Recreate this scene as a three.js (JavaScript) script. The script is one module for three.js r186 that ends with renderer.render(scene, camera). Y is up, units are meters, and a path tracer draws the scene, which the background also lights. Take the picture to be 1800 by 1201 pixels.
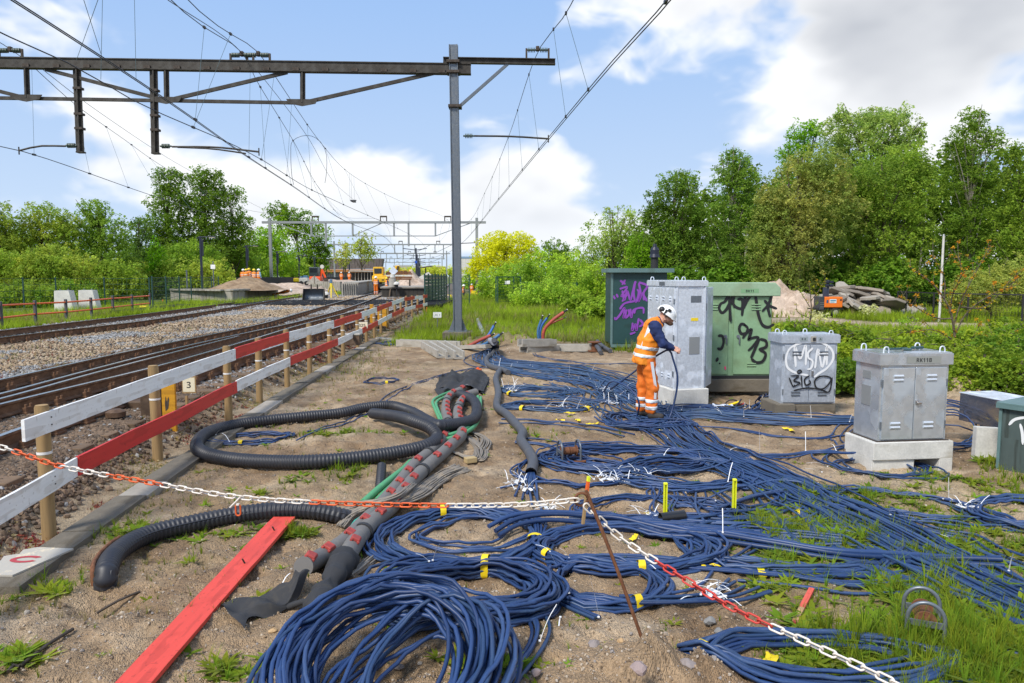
import * as THREE from 'three';
import { mergeGeometries, mergeVertices } from 'three/addons/utils/BufferGeometryUtils.js';
import { MarchingCubes } from 'three/addons/objects/MarchingCubes.js';
import { RoundedBoxGeometry } from 'three/addons/geometries/RoundedBoxGeometry.js';

// ---------------------------------------------------------------- camera, sky, sun, exposure
const scene = new THREE.Scene();
const CAM_H = 2.1, F = 1250, PITCH = Math.atan(113.5 / F);
const camera = new THREE.PerspectiveCamera(2 * Math.atan(600.5 / F) * 180 / Math.PI, 1800 / 1201, 0.1, 3000);
camera.position.set(0, CAM_H, 0);
camera.rotation.set(-PITCH, 0, 0);
scene.add(camera);
const renderer = new THREE.WebGLRenderer({ antialias: true });
renderer.setSize(1024, 683);
renderer.toneMapping = THREE.LinearToneMapping;
renderer.toneMappingExposure = 1.42;
renderer.shadowMap.enabled = true;
const sun = new THREE.DirectionalLight(new THREE.Color(1, 0.95, 0.86), 3.2);
sun.position.set(-34, 62, 30);
sun.target.position.set(0, 0, -14);
sun.castShadow = true;
sun.shadow.radius = 26;
sun.shadow.mapSize.set(4096, 4096);
Object.assign(sun.shadow.camera, { left: -70, right: 70, top: 70, bottom: -70, near: 1, far: 260 });
scene.add(sun, sun.target);

// ---------------------------------------------------------------- numbers
function rng(seed) { let a = seed >>> 0; return () => { a = (a + 0x6D2B79F5) | 0; let t = Math.imul(a ^ (a >>> 15), 1 | a); t = (t + Math.imul(t ^ (t >>> 7), 61 | t)) ^ t; return ((t ^ (t >>> 14)) >>> 0) / 4294967296; }; }
const clamp = (x, a = 0, b = 1) => Math.min(b, Math.max(a, x));
const lerp = (a, b, t) => a + (b - a) * t;
const mixc = (a, b, t) => [lerp(a[0], b[0], t), lerp(a[1], b[1], t), lerp(a[2], b[2], t)];
const sstep = (a, b, x) => { const t = clamp((x - a) / (b - a)); return t * t * (3 - 2 * t); };
function h3(x, y, z) { let h = Math.imul(x, 374761393) ^ Math.imul(y, 668265263) ^ Math.imul(z, 1274126177); h = Math.imul(h ^ (h >>> 13), 1274126177); return ((h ^ (h >>> 16)) >>> 0) / 4294967296; }
function n2(x, y, s = 0, per = 0) {
  const xi = Math.floor(x), yi = Math.floor(y), fx = x - xi, fy = y - yi, u = fx * fx * (3 - 2 * fx), v = fy * fy * (3 - 2 * fy);
  const w = (k) => per ? ((k % per) + per) % per : k;
  const a = h3(w(xi), w(yi), s), b = h3(w(xi + 1), w(yi), s), c = h3(w(xi), w(yi + 1), s), d = h3(w(xi + 1), w(yi + 1), s);
  return a + (b - a) * u + (c - a) * v + (a - b - c + d) * u * v;
}
function fbm(x, y, oct = 4, s = 0, per = 0, gain = 0.5) { let a = 0, k = 1, t = 0; for (let i = 0; i < oct; i++) { a += k * n2(x, y, s + i * 17, per); t += k; k *= gain; x *= 2; y *= 2; per *= 2; } return a / t; }
function n3(x, y, z, s = 0) {
  const xi = Math.floor(x), yi = Math.floor(y), zi = Math.floor(z), fx = x - xi, fy = y - yi, fz = z - zi;
  const u = fx * fx * (3 - 2 * fx), v = fy * fy * (3 - 2 * fy), w = fz * fz * (3 - 2 * fz);
  const g = (i, j, k) => h3(xi + i + s * 131, yi + j, zi + k);
  return lerp(lerp(lerp(g(0, 0, 0), g(1, 0, 0), u), lerp(g(0, 1, 0), g(1, 1, 0), u), v), lerp(lerp(g(0, 0, 1), g(1, 0, 1), u), lerp(g(0, 1, 1), g(1, 1, 1), u), v), w);
}
function fbm3(x, y, z, oct = 4, s = 0) { let a = 0, k = 1, t = 0; for (let i = 0; i < oct; i++) { a += k * n3(x, y, z, s + i); t += k; k *= 0.5; x *= 2.03; y *= 2.03; z *= 2.03; } return a / t; }
const V3 = (x, y, z) => new THREE.Vector3(x, y, z);

// ---------------------------------------------------------------- sky: air and clouds, all round
{
  const W = 4096, H = 2048, d = new Float32Array(W * H * 4);
  const bank = (az, el, a0, e0, ra, re) => { const dx = (az - a0) / ra, dy = (el - e0) / re; return Math.exp(-(dx * dx + dy * dy)); };
  const shade = (az, el) => {                               // az: 0 is -z, growing to +x
    const e = Math.max(el, 0) * Math.PI / 180, A = az * Math.PI / 180, azs = ((az + 540) % 360) - 180;
    const t = Math.pow(clamp(Math.sin(e) * 1.5), 0.62);
    const air = [lerp(0.53, 0.12, t), lerp(0.62, 0.29, t), lerp(0.71, 0.63, t)];
    const cx = Math.cos(e) * Math.sin(A), cy = Math.sin(e), cz = Math.cos(e) * Math.cos(A), q = 5.6, wq = fbm3(cx * 9, cy * 16, cz * 9, 3, 9) - 0.5;
    const N = (dy, o) => fbm3(cx * q + wq * 0.5, (cy + dy) * q * 1.7 + wq * 0.5, cz * q, o, 3), m = N(0, 6);
    // cover: heaped cloud low down all round, larger banks and gaps above it
    let cov = 0.235 + 0.27 * Math.exp(-Math.pow((el - 5) / 5, 2)) + 0.22 * (fbm3(cx * 1.6, cy * 2.4, cz * 1.6, 2, 21) - 0.5);
    cov += 0.44 * bank(azs, el, 28, 17, 12, 6.5) + 0.17 * bank(azs, el, 3, 18, 5, 3) + 0.16 * bank(azs, el, -33, 17, 7, 5) + 0.20 * bank(azs, el, -22, 8, 15, 4.5) + 0.10 * bank(azs, el, 0, 6, 6, 3)
         - 0.14 * bank(azs, el, -10, 19, 8, 5) - 0.16 * bank(azs, el, 10, 9, 5, 4) + 0.40 * bank(azs, el, 66, 30, 24, 14) + 0.40 * bank(azs, el, -75, 36, 28, 16) + 0.40 * bank(azs, el, 170, 40, 60, 18) + 0.3 * bank(azs, el, 20, 50, 60, 14);
    const th0 = (1 - cov) * 0.88 - 0.05, k = sstep(0.0, 0.15, m - th0) * lerp(0.85, 1, sstep(2, 9, el));
    const th = sstep(0.08, 0.36, (m - th0) * 0.5 + (N(0.05, 4) - th0) * 0.75), big = sstep(0.42, 0.72, cov) * sstep(9, 14, el), wob = fbm3(cx * 13, cy * 24, cz * 13, 3, 40);
    const gr = clamp(th * (0.19 + 0.50 * big) + (wob - 0.5) * 0.42 * (0.25 + th)), cl = [lerp(0.76, 0.31, gr), lerp(0.77, 0.335, gr), lerp(0.785, 0.385, gr)];
    return mixc(air, cl, k);
  };
  for (let j = 0; j < H; j++) {
    const el = ((j + 0.5) / H - 0.5) * 180;
    for (let i = 0; i < W; i++) {
      const o = (j * W + i) * 4, az = ((i + 0.5) / W) * 360 - 90; d[o + 3] = 1;
      if (el < -1) { d[o] = 0.24; d[o + 1] = 0.23; d[o + 2] = 0.20; continue; }
      if ((el > 30 || Math.abs(az) > 42) && (i % 4 || j % 4) && el > 0) { const s = ((j - (j % 4)) * W + i - (i % 4)) * 4; d[o] = d[s]; d[o + 1] = d[s + 1]; d[o + 2] = d[s + 2]; if (d[s]) continue; }
      const c = shade(az, el); d[o] = c[0]; d[o + 1] = c[1]; d[o + 2] = c[2];
    }
  }
  const sky = new THREE.DataTexture(d, W, H, THREE.RGBAFormat, THREE.FloatType);
  sky.mapping = THREE.EquirectangularReflectionMapping; sky.magFilter = THREE.LinearFilter; sky.minFilter = THREE.LinearFilter; sky.needsUpdate = true;
  scene.background = sky; scene.environment = sky;
}

// ---------------------------------------------------------------- placing: a point of the ground or of a level seen along a line of sight of the survey photograph
const cp = Math.cos(PITCH), sp = Math.sin(PITCH);
function ray(px, py) { const x = (px - 900) / F, y = -(py - 600.5) / F; return V3(x, y * cp - sp, -y * sp - cp); }
function L(px, py, h = 0) { const r = ray(px, py); const k = (h - CAM_H) / r.y; return V3(r.x * k, h, r.z * k); }
function D(px, py, Z) { const r = ray(px, py), k = -Z / r.z; return V3(r.x * k, CAM_H + r.y * k, -Z); }
const KX = (Z) => Z < 30 ? -2.95 - 0.105 * Z + 0.0017 * Z * Z : -4.57 - 0.02 * (Z - 30);                    // the concrete edging: x at distance Z
const mounds = [];
function base_h(x, z) {
  const Z = -z, k = KX(clamp(Z, 0, 60));
  let h = 0.30 * sstep(0.32, 1.0, k - x);
  h -= 0.25 * sstep(17.2, 20, -x) * (Z < 200 ? 1 : 1);
  for (const m of mounds) { const dx = x - m[0], dz = z - m[1]; const q = (dx * dx) / (m[2] * m[2]) + (dz * dz) / (m[3] * m[3]); if (q < 6) h += m[4] * Math.exp(-q * 1.2) * (1 + (m[5] || 0) * (fbm(x * 5, z * 5, 3, 5) - 0.5)); }
  return h;
}
function hgt(x, z) {
  let h = base_h(x, z);
  const Z = -z, near = 1 - sstep(18, 40, Z), dirt = sstep(-0.1, 0.3, x - KX(clamp(Z, 0, 60)));
  h += near * dirt * ((fbm(x * 0.55, z * 0.55, 2, 70) - 0.5) * 0.13 + (fbm(x * 2.6, z * 2.6, 3, 71) - 0.5) * 0.055);
  return h;
}
function clods(x, z) { // fine relief of trampled sand, only drawn
  const Z = -z; if (Z > 24) return 0;
  const dirt = sstep(-0.15, 0.2, x - KX(clamp(Z, 0, 60))), a = fbm(x * 9, z * 9, 3, 90), b = n2(x * 26, z * 26, 95), c = n2(x * 5.2 + 7, z * 5.2, 97);
  const fp = Math.pow(Math.abs(a - 0.5) * 2, 1.5);
  let foot = 0; const gx = Math.floor(x / 0.55), gz = Math.floor(z / 0.55);   // boot prints
  for (let i = -1; i < 2; i++) for (let j = -1; j < 2; j++) { const u = gx + i, v = gz + j; if (h3(u, v, 601) > 0.55) continue; const w = h3(u, v, 602) * 6.28, dx = x - (u + h3(u, v, 603)) * 0.55, dz = z - (v + h3(u, v, 604)) * 0.55, q = Math.hypot((dx * Math.cos(w) + dz * Math.sin(w)) / 0.065, (-dx * Math.sin(w) + dz * Math.cos(w)) / 0.16); if (q < 1.7) foot += q < 1 ? -0.026 * (1 - q * q * 0.7) : 0.011 * Math.sin((q - 1) / 0.7 * Math.PI); }
  return dirt * (1 - sstep(8, 13, Z)) * foot + dirt * (1 - sstep(14, 24, Z)) * ((a - 0.5) * 0.08 + (b - 0.5) * 0.026 * (0.4 + c) - fp * 0.04);
}
function G(px, py, up = 0) { let h = 0, p; for (let i = 0; i < 6; i++) { p = L(px, py, h + up); h = hgt(p.x, p.z); } return p; }
// heaps and hollows of the dirt
for (const [px, py, rx, rz, h, c] of [[1175, 1195, 0.34, 0.2, 0.27, 1.8], [1010, 1215, 0.3, 0.2, 0.06, 1], [1235, 1150, 0.14, 0.1, -0.08, 0], [190, 1062, 0.22, 0.16, -0.14, 0], [880, 607, 1.9, 0.9, 0.30, 1.2], [985, 622, 1.2, 0.5, 0.10, 1], [905, 600, 0.8, 0.5, 0.18, 1.4],
  [1700, 712, 0.9, 1.2, 0.42, 1.1], [1520, 800, 0.5, 0.35, 0.12, 1], [1420, 735, 0.7, 0.5, 0.10, 1], [540, 1040, 0.35, 0.25, 0.07, 1.3], [680, 900, 0.5, 1.2, -0.06, 0], [840, 720, 0.9, 1.3, -0.05, 0], [1290, 706, 0.5, 0.25, -0.2, 0], [1640, 815, 0.4, 0.3, -0.05, 0], [640, 790, 1.2, 0.9, 0.09, 1], [300, 1120, 0.6, 0.4, 0.05, 1.4], [560, 1110, 0.3, 0.3, 0.05, 1.5], [1300, 1080, 0.7, 0.4, 0.04, 1]]) { const p = L(px, py, 0); mounds.push([p.x, p.z, rx, rz, h, c]); }

// ---------------------------------------------------------------- materials
function tex(N, fn, srgb = true) {
  const d = new Uint8Array(N * N * 4), e = (v) => { v = clamp(v); return Math.round(255 * (srgb ? (v <= 0.0031308 ? 12.92 * v : 1.055 * Math.pow(v, 1 / 2.4) - 0.055) : v)); };
  for (let j = 0; j < N; j++) for (let i = 0; i < N; i++) { const c = fn(i / N, j / N), o = (j * N + i) * 4; d[o] = e(c[0]); d[o + 1] = e(c[1]); d[o + 2] = e(c[2]); d[o + 3] = 255; }
  const t = new THREE.DataTexture(d, N, N); t.wrapS = t.wrapT = THREE.RepeatWrapping; t.magFilter = THREE.LinearFilter; t.minFilter = THREE.LinearMipmapLinearFilter; t.generateMipmaps = true;
  if (srgb) t.colorSpace = THREE.SRGBColorSpace; t.needsUpdate = true; return t;
}
const rep = (t, s) => { const c = t.clone(); c.repeat.set(1 / s, 1 / s); c.needsUpdate = true; return c; };
const g3 = (v) => [v, v, v];
const C = (r, g, b) => new THREE.Color().setRGB(r, g, b);
const col = (c) => Array.isArray(c) ? C(...c) : new THREE.Color(c);
const std = (c, rough = 0.7, o = {}) => new THREE.MeshStandardMaterial({ color: col(c), roughness: rough, metalness: 0, side: THREE.DoubleSide, ...o });
const TX = {
  dirt: tex(768, (u, v) => { const a = fbm(u * 12, v * 12, 6, 1, 12), b = n2(u * 128, v * 128, 4, 128), c = n2(u * 300, v * 300, 8, 300), s = n2(u * 75, v * 75, 12, 75), w = fbm(u * 5, v * 5, 3, 33, 5); let k = 0.80 + 0.6 * (a - 0.5) + 0.26 * (b - 0.5) + 0.22 * (c - 0.5); let t = [k * 1.02, k, k * 0.97]; if (s > 0.9) t = mixc(t, [0.95, 0.93, 0.9], (s - 0.9) * 6); if (s < 0.09) t = mixc(t, [0.2, 0.17, 0.15], 0.75); return mixc(t, [t[0] * 0.78, t[1] * 0.74, t[2] * 0.7], sstep(0.5, 0.68, w)); }),
  dirtB: tex(512, (u, v) => g3(0.55 * fbm(u * 30, v * 30, 4, 5, 30) + 0.45 * n2(u * 128, v * 128, 9, 128)), false),
  galv: tex(512, (u, v) => { const x = u * 26, y = v * 26; let best = 9, id = 0; for (let i = -1; i < 2; i++) for (let j = -1; j < 2; j++) { const a = Math.floor(x) + i, b = Math.floor(y) + j, wa = ((a % 26) + 26) % 26, wb = ((b % 26) + 26) % 26; const dx = a + h3(wa, wb, 1) - x, dy = b + h3(wa, wb, 2) - y, q = dx * dx + dy * dy; if (q < best) { best = q; id = h3(wa, wb, 3); } } const f = fbm(u * 6, v * 6, 5, 7, 6), w = sstep(0.52, 0.66, f); const k = 0.68 + 0.10 * id + 0.14 * (fbm(u * 40, v * 40, 2, 8, 40) - 0.5); return mixc([k * 0.97, k, k * 1.045], [0.86, 0.88, 0.91], w * 0.5); }),
  galvR: tex(512, (u, v) => { const f = fbm(u * 6, v * 6, 5, 7, 6); return g3(0.36 + 0.4 * sstep(0.46, 0.66, f) + 0.14 * (n2(u * 30, v * 30, 2, 30) - 0.5)); }, false),
  conc: tex(512, (u, v) => { const a = fbm(u * 8, v * 8, 5, 15, 8), b = n2(u * 90, v * 90, 16, 90), st = fbm(u * 3, v * 9, 4, 18, 3); const k = 0.78 + 0.35 * (a - 0.5) + 0.12 * (b - 0.5); const t = [k, k * 0.985, k * 0.95]; return mixc(t, [0.45, 0.40, 0.31], sstep(0.55, 0.78, st) * 0.7); }),
  concB: tex(256, (u, v) => g3(0.5 * fbm(u * 20, v * 20, 4, 19, 20) + 0.5 * n2(u * 80, v * 80, 20, 80)), false),
  wood: tex(512, (u, v) => { const w = fbm(u * 4, v * 30, 4, 24, 0) * 0; const gl = fbm(u * 3, v * 42, 4, 25, 3), kx = u * 4 - 2 + 0 * w, kn = Math.exp(-(Math.pow(((u * 4) % 1 - 0.5) * 9, 2) + Math.pow((((v * 4) % 1) - 0.5) * 16, 2))); const k = 0.72 + 0.55 * (gl - 0.5) - 0.38 * kn * (h3(Math.floor(u * 4), Math.floor(v * 4), 3) > 0.66 ? 1 : 0); return [k, k * 0.9, k * 0.78]; }),
  paint: tex(512, (u, v) => { const gl = fbm(u * 3, v * 50, 4, 27, 3), w = fbm(u * 7, v * 14, 5, 28, 7), kn = h3(Math.floor(u * 5), Math.floor(v * 6), 5) > 0.72 ? Math.exp(-(Math.pow(((u * 5) % 1 - 0.5) * 10, 2) + Math.pow(((v * 6) % 1 - 0.5) * 13, 2))) : 0, sp_ = n2(u * 60, v * 60, 31, 60); let k = 0.90 + 0.16 * (gl - 0.5) - 0.22 * kn; let t = g3(k); t = mixc(t, [0.62, 0.54, 0.46], sstep(0.56, 0.78, w) * 0.4); t = mixc(t, [0.42, 0.36, 0.3], sstep(0.60, 0.66, fbm(u * 4, v * 26, 4, 29, 4)) * 0.3); if (sp_ > 0.9) t = mixc(t, [0.45, 0.4, 0.35], 0.5); return t; }),
  rust: tex(512, (u, v) => { const a = fbm(u * 9, v * 9, 6, 35, 9), b = n2(u * 70, v * 70, 36, 70); const k = 0.65 + 0.7 * (a - 0.5) + 0.2 * (b - 0.5); return [k, k * lerp(0.82, 0.98, a), k * lerp(0.66, 0.95, a)]; }),
  dust: tex(512, (u, v) => { const a = fbm(u * 7, v * 7, 6, 45, 7), b = n2(u * 60, v * 60, 46, 60); const w = sstep(0.47, 0.72, a + 0.18 * (b - 0.5)); return mixc([0.62, 0.62, 0.63], [1.0, 0.9, 0.76], w); }),
  bark: tex(256, (u, v) => { const a = fbm(u * 14, v * 4, 4, 55, 0), k = 0.4 + 0.9 * (a - 0.3); return [k, k * 0.95, k * 0.86]; }),
  cloth: tex(256, (u, v) => { const a = fbm(u * 5, v * 5, 4, 65, 5), b = n2(u * 100, v * 100, 66, 100), k = 0.86 + 0.34 * (a - 0.5) + 0.1 * (b - 0.5); return mixc(g3(k), [0.55, 0.46, 0.38], sstep(0.6, 0.8, a) * 0.5); }),
  streak: tex(512, (u, v) => { const a = fbm(u * 22, v * 2.2, 5, 75, 22), b = fbm(u * 6, v * 6, 4, 76, 6), c = fbm(u * 60, v * 5, 2, 77, 60); const k = 0.82 + 0.3 * (b - 0.5) + 0.14 * (c - 0.5); return mixc(g3(k), [0.30, 0.27, 0.22], sstep(0.5, 0.72, a) * 0.65); }),
};
const tm = (c, t, s, rough, o = {}) => std(c, rough, { map: rep(TX[t], s), ...o });
const M = {
  galv: std([0.90, 0.93, 0.97], 1, { map: rep(TX.galv, 0.75), metalness: 0.4, roughnessMap: rep(TX.galvR, 0.75) }),
  galv2: std([0.74, 0.78, 0.81], 0.6, { map: rep(TX.galv, 1.9), metalness: 0.6, roughnessMap: rep(TX.galvR, 1.1) }),
  galv3: std([0.66, 0.70, 0.75], 1, { map: rep(TX.galv, 0.75), metalness: 0.45, roughnessMap: rep(TX.galvR, 0.75) }),
  galvP: std([0.22, 0.24, 0.26], 1, { map: rep(TX.galv, 0.5), metalness: 0.45, roughnessMap: rep(TX.galvR, 0.6) }),
  steelDk: tm([0.085, 0.083, 0.078], 'rust', 0.9, 0.62, { metalness: 0.35 }),
  galvF: std([0.27, 0.285, 0.29], 0.6, { metalness: 0.3 }),
  stainless: std([0.42, 0.41, 0.42], 0.27, { metalness: 0.9, roughnessMap: rep(TX.galvR, 0.5) }),
  plate: std([0.30, 0.31, 0.31], 0.5, { metalness: 0.4 }),
  conc: tm([0.48, 0.455, 0.41], 'conc', 1.1, 0.9, { bumpMap: rep(TX.concB, 0.4), bumpScale: 0.004 }),
  concW: tm([0.74, 0.73, 0.70], 'conc', 1.3, 0.9, { bumpMap: rep(TX.concB, 0.4), bumpScale: 0.003 }),
  concD: tm([0.19, 0.165, 0.13], 'conc', 0.8, 0.95, { bumpMap: rep(TX.concB, 0.3), bumpScale: 0.005 }),
  concS: tm([0.40, 0.37, 0.32], 'streak', 2.6, 0.95),
  wood: tm([0.42, 0.30, 0.15], 'wood', 0.9, 0.8),
  woodG: tm([0.33, 0.28, 0.22], 'wood', 1.1, 0.9),
  white: tm([0.90, 0.90, 0.885], 'paint', 1.3, 0.62),
  red: tm([0.66, 0.035, 0.03], 'paint', 1.3, 0.55),
  redP: tm([0.74, 0.075, 0.05], 'paint', 1.0, 0.6),
  railS: tm([0.24, 0.135, 0.075], 'rust', 0.7, 0.85),
  railH: std([0.50, 0.48, 0.47], 0.24, { metalness: 0.9 }),
  sleeper: tm([0.20, 0.145, 0.10], 'wood', 1.6, 0.9),
  rust: tm([0.24, 0.105, 0.05], 'rust', 0.25, 0.9),
  iron: tm([0.10, 0.085, 0.075], 'rust', 0.3, 0.7, { metalness: 0.3 }),
  black: std([0.02, 0.02, 0.021], 0.75),
  mat: new THREE.MeshPhysicalMaterial({ color: C(0.016, 0.016, 0.017), roughness: 0.95, specularIntensity: 0.25 }),
  rubber: tm([0.05, 0.05, 0.053], 'dust', 0.9, 0.65),
  conduit: tm([0.040, 0.042, 0.052], 'dust', 1.0, 0.5),
  foam: tm([0.115, 0.118, 0.13], 'dust', 1.2, 0.62),
  duct: tm([0.25, 0.235, 0.215], 'dust', 0.7, 0.72),
  clip: tm([0.54, 0.075, 0.06], 'dust', 0.6, 0.6),
  green: tm([0.13, 0.50, 0.22], 'dust', 0.8, 0.6),
  greyCable: tm([0.34, 0.30, 0.25], 'dust', 0.5, 0.85),
  fabric: tm([0.045, 0.046, 0.050], 'dust', 0.8, 0.85),
  yellow: std([0.82, 0.60, 0.01], 0.55),
  neon: std([0.75, 0.78, 0.02], 0.5),
  tieW: std([0.80, 0.80, 0.80], 0.5),
  orangeP: std([0.78, 0.13, 0.02], 0.5),
  chainW: tm([0.80, 0.74, 0.66], 'cloth', 0.3, 0.6),
  chainO: tm([0.78, 0.13, 0.025], 'cloth', 0.3, 0.55),
  chainR: tm([0.60, 0.05, 0.035], 'cloth', 0.3, 0.55),
  cabGreen: tm([0.25, 0.41, 0.235], 'cloth', 2.4, 0.5),
  cabDark: tm([0.022, 0.070, 0.072], 'cloth', 2.6, 0.45),
  cabTeal: tm([0.13, 0.22, 0.22], 'cloth', 1.4, 0.5),
  weathered: tm([0.075, 0.105, 0.10], 'streak', 1.1, 0.6),
  fence: std([0.012, 0.055, 0.045], 0.5),
  navy: std([0.012, 0.016, 0.032], 0.45),
  yellowM: tm([0.80, 0.46, 0.012], 'cloth', 2, 0.5),
  amber: tm([0.62, 0.30, 0.01], 'paint', 1.2, 0.6),
  glass: std([0.02, 0.025, 0.03], 0.08),
  sand: tm([0.44, 0.33, 0.22], 'dirt', 2.3, 0.95),
  sandP: tm([0.60, 0.47, 0.37], 'dirt', 2.3, 0.95),
  slab: tm([0.42, 0.38, 0.33], 'conc', 2.2, 0.9),
  roof: tm([0.16, 0.13, 0.12], 'streak', 5, 0.8),
  rafter: std([0.40, 0.17, 0.05], 0.7),
  bark: tm([0.16, 0.135, 0.105], 'bark', 0.8, 0.95),
  birch: tm([0.50, 0.47, 0.43], 'bark', 0.5, 0.9),
};
const BLUES = [[0.024, 0.066, 0.205], [0.034, 0.084, 0.240], [0.019, 0.052, 0.160], [0.052, 0.106, 0.255], [0.030, 0.074, 0.185]].map((c) => tm(c, 'dust', 0.35, 0.46));
const BLUEP = [[0.042, 0.10, 0.23], [0.062, 0.125, 0.25], [0.032, 0.078, 0.20], [0.085, 0.15, 0.26]].map((c) => tm(c, 'dust', 0.6, 0.5));

// ---------------------------------------------------------------- geometry helpers
const used = {};
function numbered(n) { const k = used[n] = (used[n] ?? -1) + 1; return k ? `${n}_${String(k).padStart(3, '0')}` : n; }
const worldBuilt = new WeakSet();
function metreUV(g) {
  const p = g.attributes.position, n = g.attributes.normal, uv = new Float32Array(p.count * 2);
  for (let i = 0; i < p.count; i++) { const x = p.getX(i), y = p.getY(i), z = p.getZ(i), a = Math.abs(n.getX(i)), b = Math.abs(n.getY(i)), c = Math.abs(n.getZ(i)); if (a >= b && a >= c) { uv[2 * i] = z; uv[2 * i + 1] = y; } else if (b >= c) { uv[2 * i] = x; uv[2 * i + 1] = z; } else { uv[2 * i] = x; uv[2 * i + 1] = y; } }
  g.setAttribute('uv', new THREE.BufferAttribute(uv, 2)); return g;
}
const plain = (g) => { let q = g; if (!q.index) { const n = q.attributes.position.count, ix = new Uint32Array(n); for (let i = 0; i < n; i++) ix[i] = i; q.setIndex(new THREE.BufferAttribute(ix, 1)); } for (const k of Object.keys(q.attributes)) if (!['position', 'normal', 'uv'].includes(k)) q.deleteAttribute(k); if (!q.attributes.normal) q.computeVertexNormals(); if (!q.userData.uvm) metreUV(q); return q; };
function fuse(gs) { gs = (Array.isArray(gs) ? gs.flat(9) : [gs]).filter(Boolean).map(plain); return gs.length === 1 ? gs[0] : mergeGeometries(gs, false); }
function obj(name, gs, mat, parent = scene) {
  const g = fuse(gs);
  if (parent !== scene) { let r = parent; while (r.parent && r.parent !== scene) r = r.parent; if (worldBuilt.has(r)) g.translate(-r.position.x, -r.position.y, -r.position.z); }
  const m = new THREE.Mesh(g, mat); m.castShadow = m.receiveShadow = true; m.name = parent === scene ? numbered(name) : name; parent.add(m); return m;
}
const share = (name, geo, mat, parent, x = 0, y = 0, z = 0, ry = 0, rx = 0, rz = 0) => { const m = new THREE.Mesh(geo, mat); m.castShadow = m.receiveShadow = true; m.name = name; m.position.set(x, y, z); m.rotation.set(rx, ry, rz, 'YXZ'); parent.add(m); return m; };
function tag(o, label, category, group) { Object.assign(o.userData, { label, category }); if (group) o.userData.group = group; return o; }
function thing(name, label, category, pos = [0, 0, 0], ry = 0, group) { const o = new THREE.Group(); o.name = numbered(name); const p = pos.isVector3 ? [pos.x, pos.y, pos.z] : pos; o.position.set(...p); o.rotation.y = ry; scene.add(o); return tag(o, label, category, group); }
function wthing(name, label, category, pos, group) { const o = thing(name, label, category, pos, 0, group); worldBuilt.add(o); return o; }   // its parts are given in world coordinates
function copy(src, pos, ry, label, s) { const c = src.clone(); c.userData = { ...src.userData }; c.name = numbered(src.name.replace(/_\d{3}$/, '')); const p = pos.isVector3 ? [pos.x, pos.y, pos.z] : pos; c.position.set(...p); c.rotation.y = ry; if (s) c.scale.setScalar(s); if (label) c.userData.label = label; scene.add(c); return c; }
function structure(o, kind = 'structure') { o.userData.kind = kind; return o; }
function place(g, x, y, z, rx = 0, ry = 0, rz = 0) { g.applyMatrix4(new THREE.Matrix4().compose(V3(x, y, z), new THREE.Quaternion().setFromEuler(new THREE.Euler(rx, ry, rz, 'YXZ')), V3(1, 1, 1))); return g; }
function box(w, h, d, x = 0, y = 0, z = 0, rx = 0, ry = 0, rz = 0) { const g = metreUV(new THREE.BoxGeometry(w, h, d)); g.userData.uvm = 1; return place(g, x, y, z, rx, ry, rz); }
function rbox(w, h, d, x = 0, y = 0, z = 0, r = 0.01, rx = 0, ry = 0, rz = 0) { const g = metreUV(new RoundedBoxGeometry(w, h, d, 1, Math.min(r, w * 0.49, h * 0.49, d * 0.49))); g.userData.uvm = 1; return place(g, x, y, z, rx, ry, rz); }
const q0 = new THREE.Quaternion(), Y = V3(0, 1, 0);
function bar(a, b, w, h = w, up = Y) { const d = b.clone().sub(a), len = d.length(), z = d.normalize(), x = V3().crossVectors(up, z).normalize(); if (x.lengthSq() < 1e-6) x.set(1, 0, 0); const y = V3().crossVectors(z, x); const g = metreUV(new THREE.BoxGeometry(w, h, len)), uv = g.attributes.uv; for (let i = 8; i < 16; i++) uv.setXY(i, uv.getY(i), uv.getX(i)); g.userData.uvm = 1; return g.applyMatrix4(new THREE.Matrix4().makeBasis(x, y, z).setPosition(a.clone().add(b).multiplyScalar(0.5))); }
function plank(a, b, w, h, warp, seed) { // a sawn board: slightly bowed, twisted and uneven
  const d = b.clone().sub(a), len = d.length(), z = d.normalize(), x = V3().crossVectors(Y, z).normalize(), y = V3().crossVectors(z, x), g = new THREE.BoxGeometry(w, h, len, 1, 2, 16), p = g.attributes.position, n = g.attributes.normal, uv = g.attributes.uv;
  for (let i = 0; i < p.count; i++) { const t = p.getZ(i) / len, f = n2(t * 5 + seed, seed, 71) - 0.5, e = n2(t * 40, seed + Math.sign(p.getY(i)) * 3 + Math.sign(p.getX(i)), 72) - 0.5; uv.setXY(i, p.getZ(i) + seed, (Math.abs(n.getY(i)) > 0.5 ? p.getX(i) : p.getY(i)) + seed * 0.37); p.setX(i, p.getX(i) + f * warp + p.getY(i) * 0.12 * (n2(t * 2, seed, 73) - 0.5)); p.setY(i, p.getY(i) + (n2(t * 3, seed, 74) - 0.5) * warp + e * 0.006); }
  g.computeVertexNormals(); g.userData.uvm = 1; return g.applyMatrix4(new THREE.Matrix4().makeBasis(x, y, z).setPosition(a.clone().add(b).multiplyScalar(0.5)));
}
function rod(a, b, r1, r2 = r1, seg = 8) { const d = b.clone().sub(a), g = new THREE.CylinderGeometry(r2, r1, d.length(), seg, 1); g.applyQuaternion(q0.clone().setFromUnitVectors(Y, d.normalize())); return g.translate((a.x + b.x) / 2, (a.y + b.y) / 2, (a.z + b.z) / 2); }
function cyl(r1, r2, h, x, y, z, seg = 16, rx = 0, rz = 0) { return place(new THREE.CylinderGeometry(r2, r1, h, seg), x, y, z, rx, 0, rz); }
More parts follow.
